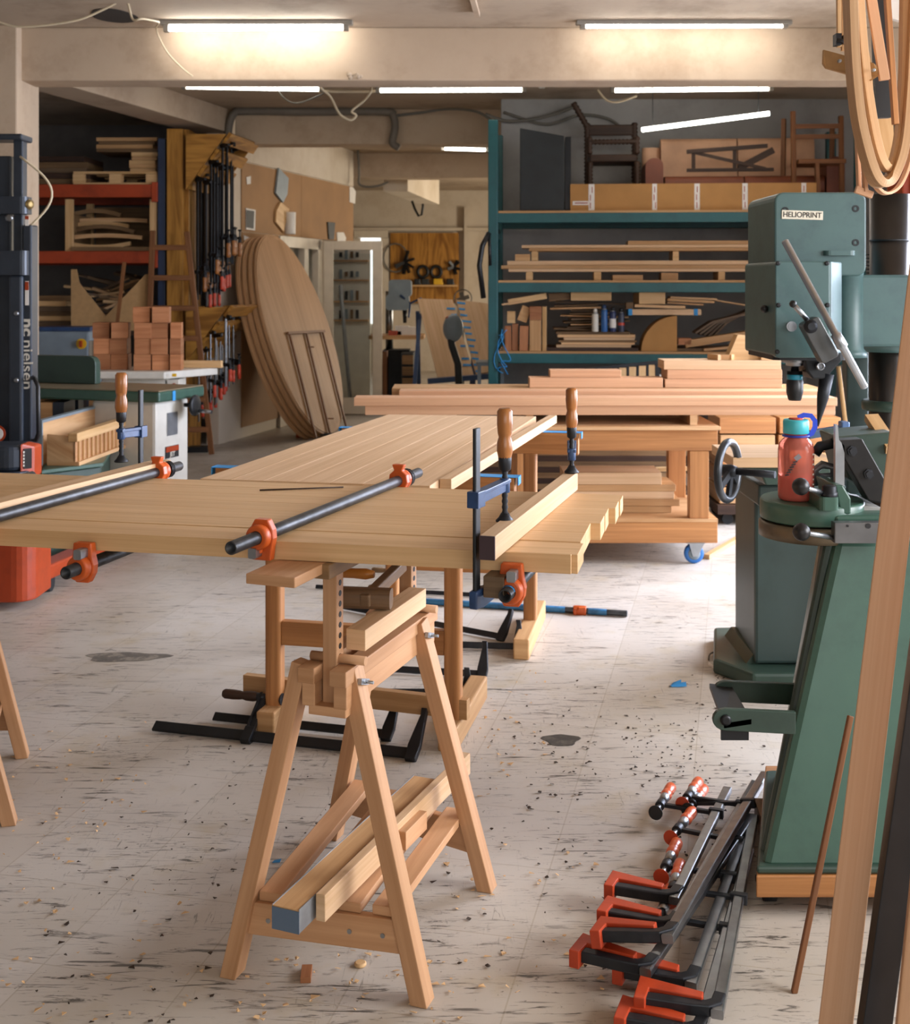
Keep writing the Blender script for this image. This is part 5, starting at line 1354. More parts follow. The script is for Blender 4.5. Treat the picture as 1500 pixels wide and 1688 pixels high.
# ventilation grille leaning below
g0=rp(958,-.2,.0)
GD=8.6
t=root('slatted_grille','black framed grille with pale upright slats standing behind the reddish boards on the bench','grille',(X(1020,GD),GD,0))
P=[pt(954,610,GD),pt(1083,597,GD),pt(1087,640,GD),pt(958,640,GD)]
lo=[V((P[3].x,GD,0)),V((P[2].x,GD,0))]
part(MB().beam(P[0],P[1],.03,.02),'frame_bar',BLACKM,t)
for q in ((P[0],lo[0]),(P[1],lo[1])): part(MB().beam(q[1],q[0],.03,.02,up=(0,1,0)),'frame_bar',BLACKM,t)
part(MB().box(((lo[0].x+lo[1].x)/2,GD,.02),(lo[1].x-lo[0].x,.03,.03)),'frame_bar',BLACKM,t)
for k in range(8):
    f=(k+.5)/8; a=P[0].lerp(P[1],f)-V((0,0,.015)); b=V((a.x,GD,.04)); 
    part(MB().beam(b,a,.05,.012,up=(0,1,0)),'slat',PINE,t)
    if k: 
        f=k/8; a=P[0].lerp(P[1],f)-V((0,0,.012)); b=V((a.x,GD-.012,.04)); part(MB().beam(b,a,.012,.02,up=(0,1,0)),'divider',BLACKM,t)
m=MB().lathe((X(1085,8.75),8.75,Z(640,8.75)),(.3,-1,0),[(.1,0),(.1,.01),(.03,.02)],28)
solo(m.box((X(1085,8.75),8.78,Z(640,8.75)/2-.05),(.05,.03,Z(640,8.75)-.1)),'white_disc',WHITEP,'white disc on a post behind the right end of the slatted grille','disc')
# dim things under the lowest teal shelf
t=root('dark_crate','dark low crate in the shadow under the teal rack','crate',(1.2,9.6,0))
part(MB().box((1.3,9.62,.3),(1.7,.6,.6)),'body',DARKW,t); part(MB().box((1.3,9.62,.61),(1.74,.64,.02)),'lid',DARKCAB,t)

# ================================================================ mobile bench at the back
BD=6.3; bx1=X(1183,BD); bx0=X(838,BD); bzt=.718
t=root('mobile_bench','orange fir bench on blue castors with a lower shelf, behind the table tops','bench',((bx0+bx1)/2,BD+.35,0))
part(MB().box(((bx0+bx1)/2,BD+.35,bzt-.009),(bx1-bx0+.02,.76,.018)),'top',PLYW,t,bevel=.002)
for y in (BD+.03,BD+.68): 
    part(MB().box(((bx0+bx1)/2,y,bzt-.018-.055),(bx1-bx0,.06,.11)),'apron',FIR,t,bevel=.003)
    part(MB().box(((bx0+bx1)/2,y,.165),(bx1-bx0,.06,.11)),'lower_rail',FIR,t,bevel=.003)
for x in (bx1-.02,bx0+.02): part(MB().box((x,BD+.355,.17),(.04,.6,.11)),'end_rail',FIR,t,bevel=.003)
part(MB().box(((bx0+bx1)/2,BD+.355,.228),(bx1-bx0,.72,.016)),'lower_shelf',PLYW,t)
for x in (X(1153,BD),X(868,BD)):
    for y in (BD+.04,BD+.67): part(MB().box((x,y,(.236+bzt-.13)/2),(.1,.07,bzt-.13-.236)),'post',FIR,t,bevel=.003)
for x in (X(1147,BD),X(880,BD)):
    for y in (BD+.03,BD+.66):
        cs=part(MB().extrude([V((x-.035,y-.03,.11)),V((x+.045,y-.03,.11)),V((x+.01,y-.03,.04)),V((x-.015,y-.03,.04))],(0,.006,0)),'castor',ZINC,t,'zinc castor fork')
        part(MB().extrude([V((x-.035,y+.026,.11)),V((x+.045,y+.026,.11)),V((x+.01,y+.026,.04)),V((x-.015,y+.026,.04))],(0,.006,0)),'castor_fork',ZINC,cs)
        part(MB().lathe((x-.005,y-.016,.052),(0,1,0),[(.036,0),(.05,.002),(.052,.016),(.05,.03),(.036,.032)],24),'wheel',plain('wheel_blue','2c6cb4',.4),cs,'blue wheel')
        part(MB().lathe((x-.005,y-.02,.052),(0,1,0),[(.02,0),(.032,.003),(.032,.037),(.02,.04)],20),'hub',GREYM,cs,'grey hub')
        part(MB().box((x,y,.1115),(.09,.09,.004)),'castor_plate',ZINC,cs)
BT=bzt+.001
# spacers and long boards on the bench
for a,b,lab in ((1140,1152,'right spacer block under the long boards on the bench'),(868,880,'left spacer block under the long boards, hidden behind the upright clamp handle')):
    m=MB().box((0,.15,.026),(X(b,BD)-X(a,BD),.3,.052)); o=solo(m,'spacer_block',PLYW,lab,'wood block',base=V((0,0,0))); o.location=(X((a+b)/2,BD),BD+.04,BT)
m=MB().box((0,.22,.026),(.035,.2,.052)); o=solo(m,'spacer_block',OAKP,'thin spacer strip right of the right spacer block on the bench','wood block',base=V((0,0,0))); o.location=(X(1160,BD),BD+.1,BT)
zz=BT+.053
def lb(px0,px1,h,dy,dep,lab,mat=CHERRY,z=None,d=None,rot=-.0):
    global zz
    d=d or BD
    x0,x1=X(px0,d),X(px1,d)
    m=MB().box((0,dep/2,h/2),(x1-x0,dep,h))
    o=solo(m,'long_board',mat,lab,'board',base=V((0,0,0)),bevel=.002); o.location=((x0+x1)/2,d+dy,zz if z is None else z); o.rotation_euler=(0,0,rot)
    if z is None: zz+=h+.001
    return o
zb0=zz
lb(601,1380,.048,.03,.15,'long pinkish board at the bottom front of the pile on the bench')
lb(583,1382,.042,.02,.15,'longest pinkish board of the pile on the bench, reaching out farthest left')
zt_front=zz
lb(600,1390,.048,.19,.16,'long pinkish board in the second row of the bench pile, lying low',z=zb0)
lb(655,1385,.062,.19,.16,'long pinkish board in the second row of the bench pile, lying high',z=zb0+.049)
zt2=zb0+.049+.063
m=MB().box((0,0,.05),(2.0,.2,.1)); 
z3=zt2
lb(640,1390,.112,.36,.28,'wide pale packing timber under the rear stacks on the bench',z=zb0,mat=FIRL)
lb(880,1112,.055,.36,.13,'pinkish board before the slatted grille, the lower of two',z=zb0+.113,d=BD+.02)
lb(916,1040,.04,.37,.12,'short pinkish board lying on the one before the slatted grille',z=zb0+.113+.056,d=BD+.02)
zq=zb0+.113
for k,(a,b,h,lab) in enumerate(((1116,1320,.048,'lowest pale board in the stack behind the drill chuck'),(1120,1320,.05,'middle pale board in the stack behind the drill chuck, notched back at the left'),(1114,1318,.05,'topmost wide pale board in the stack behind the drill chuck'))):
    lb(a,b,h,.36,.2,lab,z=zq,d=BD+.02,mat=OAKP if k==2 else CHERRY); zq+=h+.001
m=MB().extrude([V((-.11,0,0)),V((.1,0,0)),V((.03,0,.13)),V((-.05,0,.14))],(0,.1,0)); 
o=solo(m,'wedge_block',PINE,'pale wedge-shaped offcut on the pale board stack left of the drill press','offcut',base=V((0,0,0))); o.location=(X(1240,BD+.3),BD+.42,zq)
m=MB().box((0,0,.035),(.1,.1,.07)); o=solo(m,'wood_block',PINE,'small pale block beside the wedge-shaped offcut','wood block',base=V((0,0,0))); o.location=(X(1262,BD+.3)+.05,BD+.44,zq+.0005)
for k in range(3):
    m=MB().box((0,0,.015),(.05,.1,.03)); o=solo(m,'wood_block',FIRL,['first','second','third'][k]+' small offcut from the left beside the wedge-shaped offcut','offcut',base=V((0,0,0))); o.location=(X(1190+12*k,BD+.3),BD+.44,zq+.0005); o.rotation_euler=(0,0,.4-.5*k)
# lower shelf contents
zz2=.237
g_='pale boards on the lower shelf of the bench'
for k,(a,b,h,lab) in enumerate(((930,1108,.034,'lowest board'),(940,1122,.036,'second board from below'),(928,1112,.04,'third board from below'),(935,1115,.036,'fourth board from below'),(930,1092,.062,'pale topmost board'))):
    x0,x1=X(a,BD+.15),X(b,BD+.15)
    m=MB().box((0,0,h/2),(x1-x0,.26,h)); o=solo(m,'board',OAKP if k in(2,4) else FIRL,lab+' in the stack on the bench\'s lower shelf','board',base=V((0,0,0)),bevel=.002); o.location=((x0+x1)/2,BD+.3,zz2); o.rotation_euler=(0,0,R.uniform(-.02,.02)); zz2+=h+.001
# dark stored panels behind the bench
zz3=.0
t=None
for k in range(16):
    m=MB().box((0,0,.0165),(1.25,.5,.033)); o=solo(m,'panel',DARKW if k%2 else OLDW,'dark board in the tall stack behind the bench, %s from the floor'%NTH[k],'board',group='dark boards stacked behind the bench',base=V((0,0,0))); o.location=(X(960,7.5)+R.uniform(-.03,.03),7.65,.001+.034*k)
m=MB().beam((X(1150,6.9),7.22,.36),(X(965,6.9)+.2,7.22,.345),.05,.022); solo(m,'lath',PINE,'pale lath sticking out right from under the bench towards the handwheel','lath')
# stacks of squared timber right of the bench
TD=7.35
zz4=.10
for c_ in range(2):
    zz4=.125
    for k in range(5):
        x0,x1=(X(1186,TD),X(1279,TD)) if c_==0 else (X(1283,TD),X(1388,TD))
        h=.10
        m=MB().box((0,0,h/2),(x1-x0-R.uniform(.0,.02),.34,h-.004)); o=solo(m,'squared_timber',FIR if (k+c_)%3 else FIRL,'squared timber in the %s column, %s'%(['left','right'][c_],['lowest row','second row from below','middle row','fourth row','top row under the long boards'][k]),'timber',group='squared timbers stacked right of the bench',base=V((0,0,0)),bevel=.003); o.location=((x0+x1)/2,TD+.17,zz4); zz4+=h+.006
t=root('timber_dolly','low dolly carrying the squared timbers right of the bench','dolly',(X(1285,TD),TD+.17,0))
part(MB().box((X(1287,TD),TD+.17,.095),(.78,.42,.055)),'deck',DARKW,t)
for x in (X(1200,TD),X(1375,TD)):
    for y in (TD+.02,TD+.32): part(MB().cyl((x,y-.015,.034),(x,y+.015,.034),.034,n=16),'wheel',RUBBER,t)
a=fl(1165,918,.013); b=fl(1262,862,.013)
solo(MB().beam(a,b,.03,.025),'lath',FIRL,'lath lying on the floor beyond the blue castor','lath')

# ================================================================ far room
FD=YF-.06
# plywood tool board on the far wall
BD2=20.4
t=root('tool_board','plywood tool board on the far wall, hung with hoops and clamps','tool board',(X(700,BD2),BD2,Z(470,BD2)))
part(MB().box((X(700,BD2),BD2,(Z(384,BD2)+Z(500,BD2))/2),(X(756,BD2)-X(643,BD2),.03,Z(384,BD2)-Z(500,BD2))),'board',YPLY,t)
part(MB().box((X(716,BD2),BD2-.1,Z(471,BD2)),(X(755,BD2)-X(678,BD2),.18,.03)),'ledge',PINE,t)
for i,px in enumerate((697,719)):
    pts=[pt(px,448,BD2-.06)+V((.085*math.cos(a*.3927),0,.095*math.sin(a*.3927))) for a in range(16)]
    solo(MB().tube(pts,.028,8,closed=True),'ear_protectors',BLACKP,['left','right'][i]+' black hoop hanging on the plywood tool board','hoop')
for i,(px,py,s) in enumerate(((667,432,.17),(748,440,.11),(652,425,.2))):
    m=MB()
    if i<2:
        for k in range(7):
            a=R.uniform(0,6.28); m.beam(pt(px,py,BD2-.06),pt(px,py,BD2-.06)+V((s*math.cos(a),-.03,s*1.2*math.sin(a))),.05,.04)
        solo(m,'tool_bundle',BLACKP,['bundle of dark tools hanging at the left on the plywood tool board','small dark tool bundle at the right edge of the plywood tool board'][i],'tools')
    else:
        pts=[pt(px,py,BD2-.06)+V((s*math.cos(a*.3927),0,s*1.2*math.sin(a*.3927))) for a in range(16)]
        solo(m.tube(pts,.012,6,closed=True),'cable_coil',CABLEG,'thin coil of cable hanging at the left edge of the plywood tool board','coil')
for i,(px,w) in enumerate(((688,.1),(701,.12),(722,.15),(742,.12))):
    m=MB().box((0,0,.05),(w,.1,.1)); m.box((w*.4,0,.02),(w*.4,.08,.04))
    o=solo(m,'power_tool',[BLACKP,DARKCAB,YEL,BLACKP][i],['dark tool leftmost on the tool board ledge','second dark tool from the left on the tool board ledge','yellow tool on the tool board ledge','dark tool rightmost on the tool board ledge'][i],'tool',base=V((0,0,0)),bevel=.01); o.location=(X(px,BD2-.1),BD2-.1,Z(471,BD2)+.016)
# mouldings and bright doorway on the far wall
struct(MB().box((X(700,FD),FD-.0,Z(378,FD)),(4.2,.08,.05)),'trim_7',WALLM)
struct(MB().box((X(768,FD),FD-.02,1.4),(.06,.1,2.7)),'trim_8',WALLM)
m=MB(); dx0,dx1=X(584,FD),X(640,FD)
m.box((dx1-.05,FD-.01,1.12),(.12,.12,2.24)); m.box(((dx0+dx1)/2,FD-.01,2.305),(dx1-dx0,.12,.12)); m.box((dx0+.05,FD-.01,1.12),(.12,.12,2.24))
struct(m,'door_3',DOORW)
struct(MB().box(((dx0+dx1)/2-.03,FD+.02,1.55),(dx1-dx0-.2,.03,1.5)),'window_3',glow('bright_window','eef2f4',1.3))
m=MB(); p0=pt(680,333,16.2); 
m.tube([pt(679,331,16.3),pt(684,345,16.3),pt(690,356,16.3),pt(695,354,16.3),pt(697,341,16.3),pt(697,336,16.3)],.016,8)
solo(m,'ceiling_hook',BLACKM,'black U-shaped hook hanging from the ceiling of the far room','hook')
# far pillar drill
PDR=14.2
t=root('pillar_drill','grey bench drill press in the far room behind the open door','drill press',(X(656,PDR),PDR,0))
part(MB().rbox((X(660,PDR),PDR,Z(475,PDR)),(X(680,PDR)-X(643,PDR),.3,Z(461,PDR)-Z(489,PDR)),.04,axis=1),'pulley_cover',GREYM,t)
part(MB().rbox((X(656,PDR),PDR-.05,Z(498,PDR)),(X(675,PDR)-X(637,PDR),.25,Z(485,PDR)-Z(511,PDR)),.04,axis=1),'head',GREYM,t)
part(MB().cyl((X(641,PDR),PDR+.1,.7),(X(641,PDR),PDR+.1,Z(480,PDR)),.045,n=16),'column',STEEL,t)
part(MB().cyl((X(668,PDR),PDR-.1,Z(511,PDR)),(X(668,PDR),PDR-.1,Z(532,PDR)),.03,.02,n=14),'spindle',BLACKM,t)
for k in range(3):
    a=k*2.1+.4; part(MB().beam((X(677,PDR),PDR-.12,Z(500,PDR)),(X(677,PDR)+.14*math.cos(a),PDR-.2,Z(500,PDR)+.16*math.sin(a)),.02,.02),'feed_lever',BLUEM,t)
part(MB().box((X(655,PDR),PDR,.35),(.3,.35,.7)),'stand',DARKCAB,t)
# bench with drawers in the far room
t=root('workbench','workbench with drawers and clutter in the far room behind the open door','bench',(X(650,13.9),14.0,0))
part(MB().box((X(655,13.9),13.95,Z(553,13.7)-.02),(.62,.7,.04)),'top',FIRL,t)
part(MB().box((X(672,13.8),13.95,.34),(.14,.6,.68)),'drawer_case',DARKCAB,t)
for k in range(5): part(MB().box((X(672,13.6),13.63,.1+.128*k),(.125,.03,.1)),'drawer',OLDW,t)
part(MB().box((X(634,13.8),13.95,.35),(.06,.5,.7)),'leg',LADW,t)
zt=Z(553,13.7)
for k,(px,w,h,mt,lab) in enumerate(((648,.1,.05,REDP,'red box on the far workbench'),(662,.16,.1,PAPER,'white carton on the far workbench'),(680,.12,.09,PAPER,'white paper pile right on the far workbench'),(655,.08,.04,BLACKP,'small black tool on the far workbench'))):
    m=MB().box((0,0,h/2),(w,.15,h)); o=solo(m,'carton' if mt is PAPER else 'tool_box',mt,lab,'box',base=V((0,0,0))); o.location=(X(px,13.8),13.8+.16*(k%2)-.02+(.14 if k==2 else 0),zt+.0005)
# sheets seen through the glazed door leaf
SD=15.6
t=root('sample_rack','pale pinboard with hung samples seen through the open glazed door','pinboard',(X(575,SD),SD,0))
part(MB().box((X(578,SD),SD+.05,1.0),(.5,.04,2.0)),'board',WHITEP,t)
for k,y in enumerate((430,462,497,528)):
    part(MB().box((X(578,SD),SD-.02,Z(y,SD)),(.46,.1,.02)),'ledge',FIRL,t)
    for i in range(4): part(MB().box((X(562+9*i,SD),SD-.01,Z(y-10,SD)),(.04,.02,R.uniform(.06,.14))),'sample',[BLACKP,GREYM,OLDW][(i+k)%3],t)
m=MB().beam((X(578,14.5),14.5,0.02),(X(561,14.8),14.8,Z(470,14.8)),.03,.05); solo(m,'steel_rail',ZINC,'grey rail leaning behind the glass of the open door','rail')
# panels with blue tape on a blue stand
QD=12.0
t=root('panel_stand','dark blue folding stand holding the taped pale panels in the far room','stand',(X(745,QD),QD+.3,0))
for px in (700,795): 
    part(MB().beam((X(px-12,QD),QD+.75,.0+.02),(X(px-14,QD),QD+.45,Z(515,QD)),.04,.04,up=(0,1,0)),'rear_leg',BLUEM,t)
    part(MB().beam((X(px-22,QD),QD-.1,.02),(X(px-10,QD),QD+.5,Z(520,QD)),.04,.04,up=(0,1,0)),'front_leg',BLUEM,t)
part(MB().beam((X(705,QD),QD-.02,Z(628,QD)),(X(806,QD),QD-.02,Z(620,QD)),.1,.05),'ledge',BLUEM,t)
tl=math.radians(28)
for i,(q0,q1,q2,q3,lab) in enumerate((((688,492),(746,494),(781,618),(722,624),'left one of the two leaning pale panels edged with blue tape'),((752,494),(804,500),(820,610),(785,617),'right one of the two leaning pale panels edged with blue tape'))):
    P=[]
    for k,(a,b) in enumerate((q0,q1,q2,q3)):
        d_=QD+.42 if k<2 else QD+.02
        P.append(pt(a,b,d_))
    n=(P[1]-P[0]).cross(P[3]-P[0]).normalized()
    if n.y>0: n=-n
    t=root('leaning_panel',lab,'panel',(P[2]+P[3])/2,0,'leaning panels with blue tape')
    m=MB().extrude([p-n*.03 for p in P],n*.03,grain=P[3]-P[0]); part(m,'panel',OAKP,t)
    e0,e1=(P[1],P[2]) if i==0 else (P[0],P[3])
    hz=(P[1]-P[0]).normalized()*(-1 if i==0 else 1)
    for k in range(12):
        if i==0 and k not in (1,2,7,9,10): continue
        p=e0.lerp(e1,(k+.5)/12); part(MB().beam(p+n*.002,p+hz*R.uniform(.05,.1)+n*.002,.022,.002,up=n),'tape',TAPE,t,'strip of blue tape')
# vacuum stand in front of them
VD=11.2
t=root('floor_sander','dark grey machine on an upright pole with a rounded head, before the leaning panels','machine',(X(752,VD),VD,0))
m=MB(); pts=[pt(760,650,VD),pt(755,600,VD),pt(745,570,VD),pt(741,545,VD),pt(746,525,VD)]; pts[0].z=.1; m.tube(pts,.034,10); part(m,'pole',DARKCAB,t)
part(MB().sphere(pt(747,541,VD),.1,18,12,(.95,.6,1.3)),'head',GREYM,t)
part(MB().sphere(pt(742,525,VD),.045,14,8,(1,.6,.6)),'cap',REDP,t,'red cap')
part(MB().rbox((X(758,VD),VD+.02,.06),(.4,.35,.12),.05,axis=2),'foot',DARKCAB,t)
t=root('stool','grey metal stool frame beside the left teal post','stool',(X(808,10.2),10.2,0))
for px in (790,828): part(MB().beam((X(px,10.1),10.1,0),(X(px,10.1),10.1,Z(598,10.1)),.03,.03),'leg',GREYM,t)
part(MB().box((X(809,10.1),10.25,Z(600,10.1)),(.24,.34,.03)),'seat',GREYM,t)
t=root('pan','pale shallow pan behind the long boards left of the teal post','pan',(X(795,8.4),8.4,Z(650,8.4)-.3))
part(MB().lathe((X(798,8.4),8.4,Z(652,8.4)),(0,0,1),[(.12,0),(.16,.05),(.17,.05),(.13,-.005)],24),'bowl',WHITEM,t)
part(MB().box((X(798,8.4),8.45,Z(652,8.4)/2-.004),(.35,.4,Z(652,8.4)-.01)),'stand',DARKCAB,t)
m=MB(); pts=[pt(763,492,15)+V((.11*math.cos(a*.3927),0,.11*math.sin(a*.3927))) for a in range(16)]
t=root('desk_fan','small round wire fan behind the leaning panels','fan',pt(763,510,15))
part(m.tube(pts,.008,6,closed=True),'guard',CABLEG,t)
m=MB()
for k in range(4):
    a=k*1.57+.3; m.beam(pt(763,492,15),pt(763,492,15)+V((.08*math.cos(a),-.01,.08*math.sin(a))),.05,.008,up=(0,1,0))
part(m,'blades',CABLEG,t)
part(MB().cyl((X(763,15),15.03,0),(X(763,15),15.03,Z(492,15)),.02,n=10),'pole',CABLEG,t)
# ================================================================ pillar drill at the right
DD=4.2
def bx_(px0,px1,y0,y1,d0,d1): 
    return (((X(px0,d0)+X(px1,d0))/2,(d0+d1)/2,(Z(y0,d0)+Z(y1,d0))/2),(X(px1,d0)-X(px0,d0),d1-d0,Z(y0,d0)-Z(y1,d0)))
t=root('pillar_drill','large blue green pillar drill with a name plate and a long steel lever','drill press',(1.35,4.6,0))
c,s=bx_(1277,1428,317,455,4.12,4.5); bc=part(MB().rbox(c,s,.03,axis=1),'belt_cover',MBLUE,t,bevel=.006)
for a,b in ((1410,344),(1410,400),(1294,347)):
    part(MB().lathe(pt(a,b,4.122),(0,-1,0),[(.012,0),(.012,.004),(.006,.004),(.006,.002)],12),'bolt',BLACKM,bc,'dark socket bolt')
np_=part(MB().box(pt(1322.5,354.5,4.119),(X(1357,4.12)-X(1289,4.12),.004,.03),Matrix.Rotation(.03,3,'Y')),'name_plate',plain('plate_cream','d8d2c0',.5),bc,'cream name plate',bevel=.0008)
text_part('HELIOPRINT','lettering',BLK,np_,pt(1322.5,354.5,4.1165),(1,0,-.03),(0,0,1),.0255,bold=.0002,label='black lettering',sx=.93)
c,s=bx_(1278,1368,431,590,4.0,4.42); hd=part(MB().rbox(c,s,.012,axis=1),'head',MBLUE,t,bevel=.004)
m=MB(); x0,x1=X(1367,4.0),X(1392,4.05); z0,z1=Z(586,4.0),Z(431,4.0)
m.extrude([V((x0-.02,4.003,z0)),V((x0+.008,4.003,z0)),V((x1,4.08,z0)),V((x1,4.4,z0)),V((x0-.02,4.4,z0))],(0,0,z1-z0)); part(m,'head_side',MBLUE,t,bevel=.006)
p=V((X(1396,4.18),4.18,0)); r_=.055
part(MB().lathe(V((p.x,p.y,Z(588,4.2))),(0,0,1),[(r_*1.25,0),(r_*1.15,.02),(r_,.03),(r_,Z(422,4.2)-Z(588,4.2)),(r_*1.05,Z(421,4.2)-Z(588,4.2)),(r_*1.05,Z(414,4.2)-Z(588,4.2)),(r_*.9,Z(411,4.2)-Z(588,4.2))],28),'head_boss',MBLUE,t)
c,s=bx_(1360,1412,413,421,4.1,4.3); part(MB().rbox(c,s,.02,axis=2),'boss_cap',MBLUE,t)
for a,b in ((1282,434),(1363,434),(1364,503),(1281,580),(1283,503)): part(MB().lathe(pt(a,b,3.998),(0,-1,0),[(.008,0),(.008,.003),(.004,.004)],10),'screw',BLACKM,hd)
c,s=bx_(1408,1512,453,572,4.15,4.5); part(MB().rbox(c,s,.03,axis=1),'arm',MBLUE,t,bevel=.01)
m=MB(); m.lathe((X(1463,4.33),4.33,Z(580,4.3)),(0,0,1),[(.1,0),(.12,.03),(.12,.05)],28); part(m,'arm_collar',MBLUE,t)
cx_,cy_=X(1466,4.33),4.33
cl=part(MB().cyl((cx_,cy_,.0),(cx_,cy_,Z(321,4.33)),.068,n=36),'column',plain('column_steel','3c3835',.35,.85,noise=.2,scale=5),t,'dark steel column')
part(MB().lathe((cx_,cy_,Z(398,4.33)),(0,0,1),[(.0685,0),(.0705,.001),(.0705,.006),(.0685,.007)],36,caps=False),'ring',BLACKM,cl)
part(MB().lathe((cx_,cy_,Z(676,4.33)),(0,0,1),[(.07,0),(.092,0),(.095,.008),(.095,.03),(.088,.036),(.07,.036)],36,caps=False),'collar',DGREEN,t)
c,s=bx_(1396,1432,580,830,4.5,4.56); part(MB().box(c,s),'back_plate',PEDG,t,bevel=.006)
m=MB()
for k in range(12): m.box((X(1431,4.4),4.4,Z(420+6*k,4.4)),(.012,.02,.004))
part(m,'cooling_fins',BLACKM,t,kind=None)
# underside, spindle, chuck
c,s=bx_(1276,1400,583,594,4.02,4.4); part(MB().rbox(c,s,.03,axis=2),'lower_flange',BLACKM,t)
sp=V((X(1310,4.16),4.16,0))
part(MB().lathe((sp.x,sp.y,Z(613,4.16)),(0,0,1),[(.014,0),(.014,.02),(.03,.022),(.03,.03),(.045,.034),(.045,.05)],22),'spindle',STEEL,t)
zb=Z(660,4.16)
ch=part(MB().lathe((sp.x,sp.y,zb),(0,0,1),[(.012,0),(.02,0),(.023,.006),(.0285,.03),(.0285,.066),(.026,.07),(.026,.1),(.02,.1)],26),'chuck',BLACKP,t,'black keyless chuck')
part(MB().lathe((sp.x,sp.y,zb+.072),(0,0,1),[(.026,0),(.0268,.001),(.0268,.016),(.026,.017)],26,caps=False),'ring',plain('chuck_blue','1d7d92',.35),ch,'blue chuck ring')
m=MB(); 
m.extrude([pt(1325,590,4.1),pt(1392,590,4.1),pt(1372,612,4.1),pt(1362,625,4.1),pt(1340,625,4.1),pt(1330,612,4.1)],(0,.14,0)); part(m,'depth_stop',BLACKM,t,bevel=.006)
part(MB().lathe(pt(1350,603,4.09),(0,-1,0),[(.014,0),(.014,.02),(.009,.021),(.009,.012)],16),'stop_ring',STEEL,t)
q0,q1=pt(1363,616,4.12),pt(1348,703,4.12); part(MB().lathe(q1,(q0-q1),[(.003,0),(.008,.03),(.02,.1),(.024,(q0-q1).length)],14),'splash_spout',IRON,t)
part(MB().cyl(pt(1382,604,4.3),pt(1396,716,4.3),.008,n=8),'rod',PINE,t,'pale wooden rod')
# feed lever
l0,l1=pt(1293,396,3.86),pt(1426,640,3.86); d=(l1-l0).normalized(); L=(l1-l0).length
lv=part(MB().lathe(l0,d,[(.008,0),(.0115,.003),(.0115,L*.63),(.017,L*.635),(.018,L*.72),(.0125,L*.73),(.0115,L-.004),(.008,L)],18),'feed_lever',ZINC,t,'long bright steel lever')
n_=V((0,-1,0)); u_=(d).normalized(); w_=n_.cross(u_)
c0=pt(1349,560,3.92); 
part(MB().rbox(c0,(.062,.05,.145),.012,Matrix((w_,n_,u_)).transposed(),axis=1),'lever_block',plain('block_steel','595a5a',.4,.6),t,bevel=.003)
part(MB().lathe(pt(1335,538,3.9),(0,-1,0),[(.022,0),(.022,.012),(.012,.014),(.012,.02)],20),'pivot_bolt',IRON,t)
part(MB().lathe(pt(1304,538,4.0),(0,-1,0),[(.017,0),(.017,.008),(.012,.008),(.012,.012)],20),'button',ZINC,t)
part(MB().cyl(pt(1331,528,3.92),pt(1309,503,3.9),.0085,n=12),'small_lever',ZINC,t)
part(MB().sphere(pt(1307,501,3.9),.012,14,8),'small_knob',BLACKP,t)
part(MB().cyl(pt(1279,510,4.1),pt(1262,510,4.1),.007,n=10),'side_shaft',IRON,t); part(MB().sphere(pt(1260,509,4.1),.0135,14,8),'side_knob',BLACKP,t)
c,s=bx_(1266,1278,480,507,4.1,4.16); part(MB().box(c,s),'side_bracket',OLDW,t)
# pedestal, foot, table arm, handwheel
x0=X(1244,4.45)
part(MB().extrude([V((x0,4.45,.06)),V((1.75,4.45,.06)),V((1.75,4.85,.06)),V((x0+.02,4.85,.06))],(0,0,.62)),'pedestal',PEDG,t,bevel=.012)
part(MB().extrude([V((X(1174,4.55),4.53,0)),V((X(1236,4.4),4.36,0)),V((1.8,4.36,0)),V((1.8,5.0,0)),V((X(1190,4.8),4.95,0))],(0,0,.055)),'foot',DGREEN,t,bevel=.012)
part(MB().extrude([V((x0-.03,4.47,.05)),V((x0+.02,4.47,.05)),V((x0+.02,4.47,.09)),V((x0,4.47,.09))],(0,.36,0)),'foot_fillet',DGREEN,t)
c,s=bx_(1250,1395,800,835,4.35,4.75); part(MB().box(c,s),'saddle',PEDG,t,bevel=.008)
m=MB().extrude([pt(1216,769,4.15),pt(1370,769,4.15),pt(1370,800,4.15),pt(1262,800,4.15),pt(1256,786,4.15),pt(1220,780,4.15)],(0,.35,0)); part(m,'work_table',DGREEN,t,bevel=.006)
hw=V((X(1206,4.0),4.05,Z(776,4.05))); ax=V((.83,-.55,0)).normalized()
pts=[]; a1=ax.cross(V((0,0,1))).normalized()
for k in range(40):
    a=k/40*6.28318; pts.append(hw+a1*(.095*math.cos(a))+V((0,0,.095*math.sin(a))))
wh=part(MB().tube(pts,.0135,12,closed=True),'handwheel',plain('wheel_grey','4d5054',.35,.7,noise=.2),t,'grey steel handwheel')
m=MB(); 
for k in range(3):
    a=-1.57+(k-1)*1.05; e=hw+a1*(.09*math.cos(a))+V((0,0,.09*math.sin(a))); m.beam(hw+ax*.01,e,.026,.012,up=ax)
m.lathe(hw-ax*.02,ax,[(.02,0),(.022,.03),(.016,.05)],16); part(m,'spokes',IRON,wh)
part(MB().cyl(hw+ax*.02,hw+ax*.16,.012,n=12),'wheel_shaft',IRON,t)
solo_b=MB().box(((X(1207,4.12)+X(1370,4.12))/2,4.28,Z(762,4.12)),(X(1370,4.12)-X(1207,4.12),.34,.034),grain=0)
solo(solo_b,'drilling_board',OAKP,'pale oak board lying on the pillar drill table above the handwheel','board',bevel=.0015)

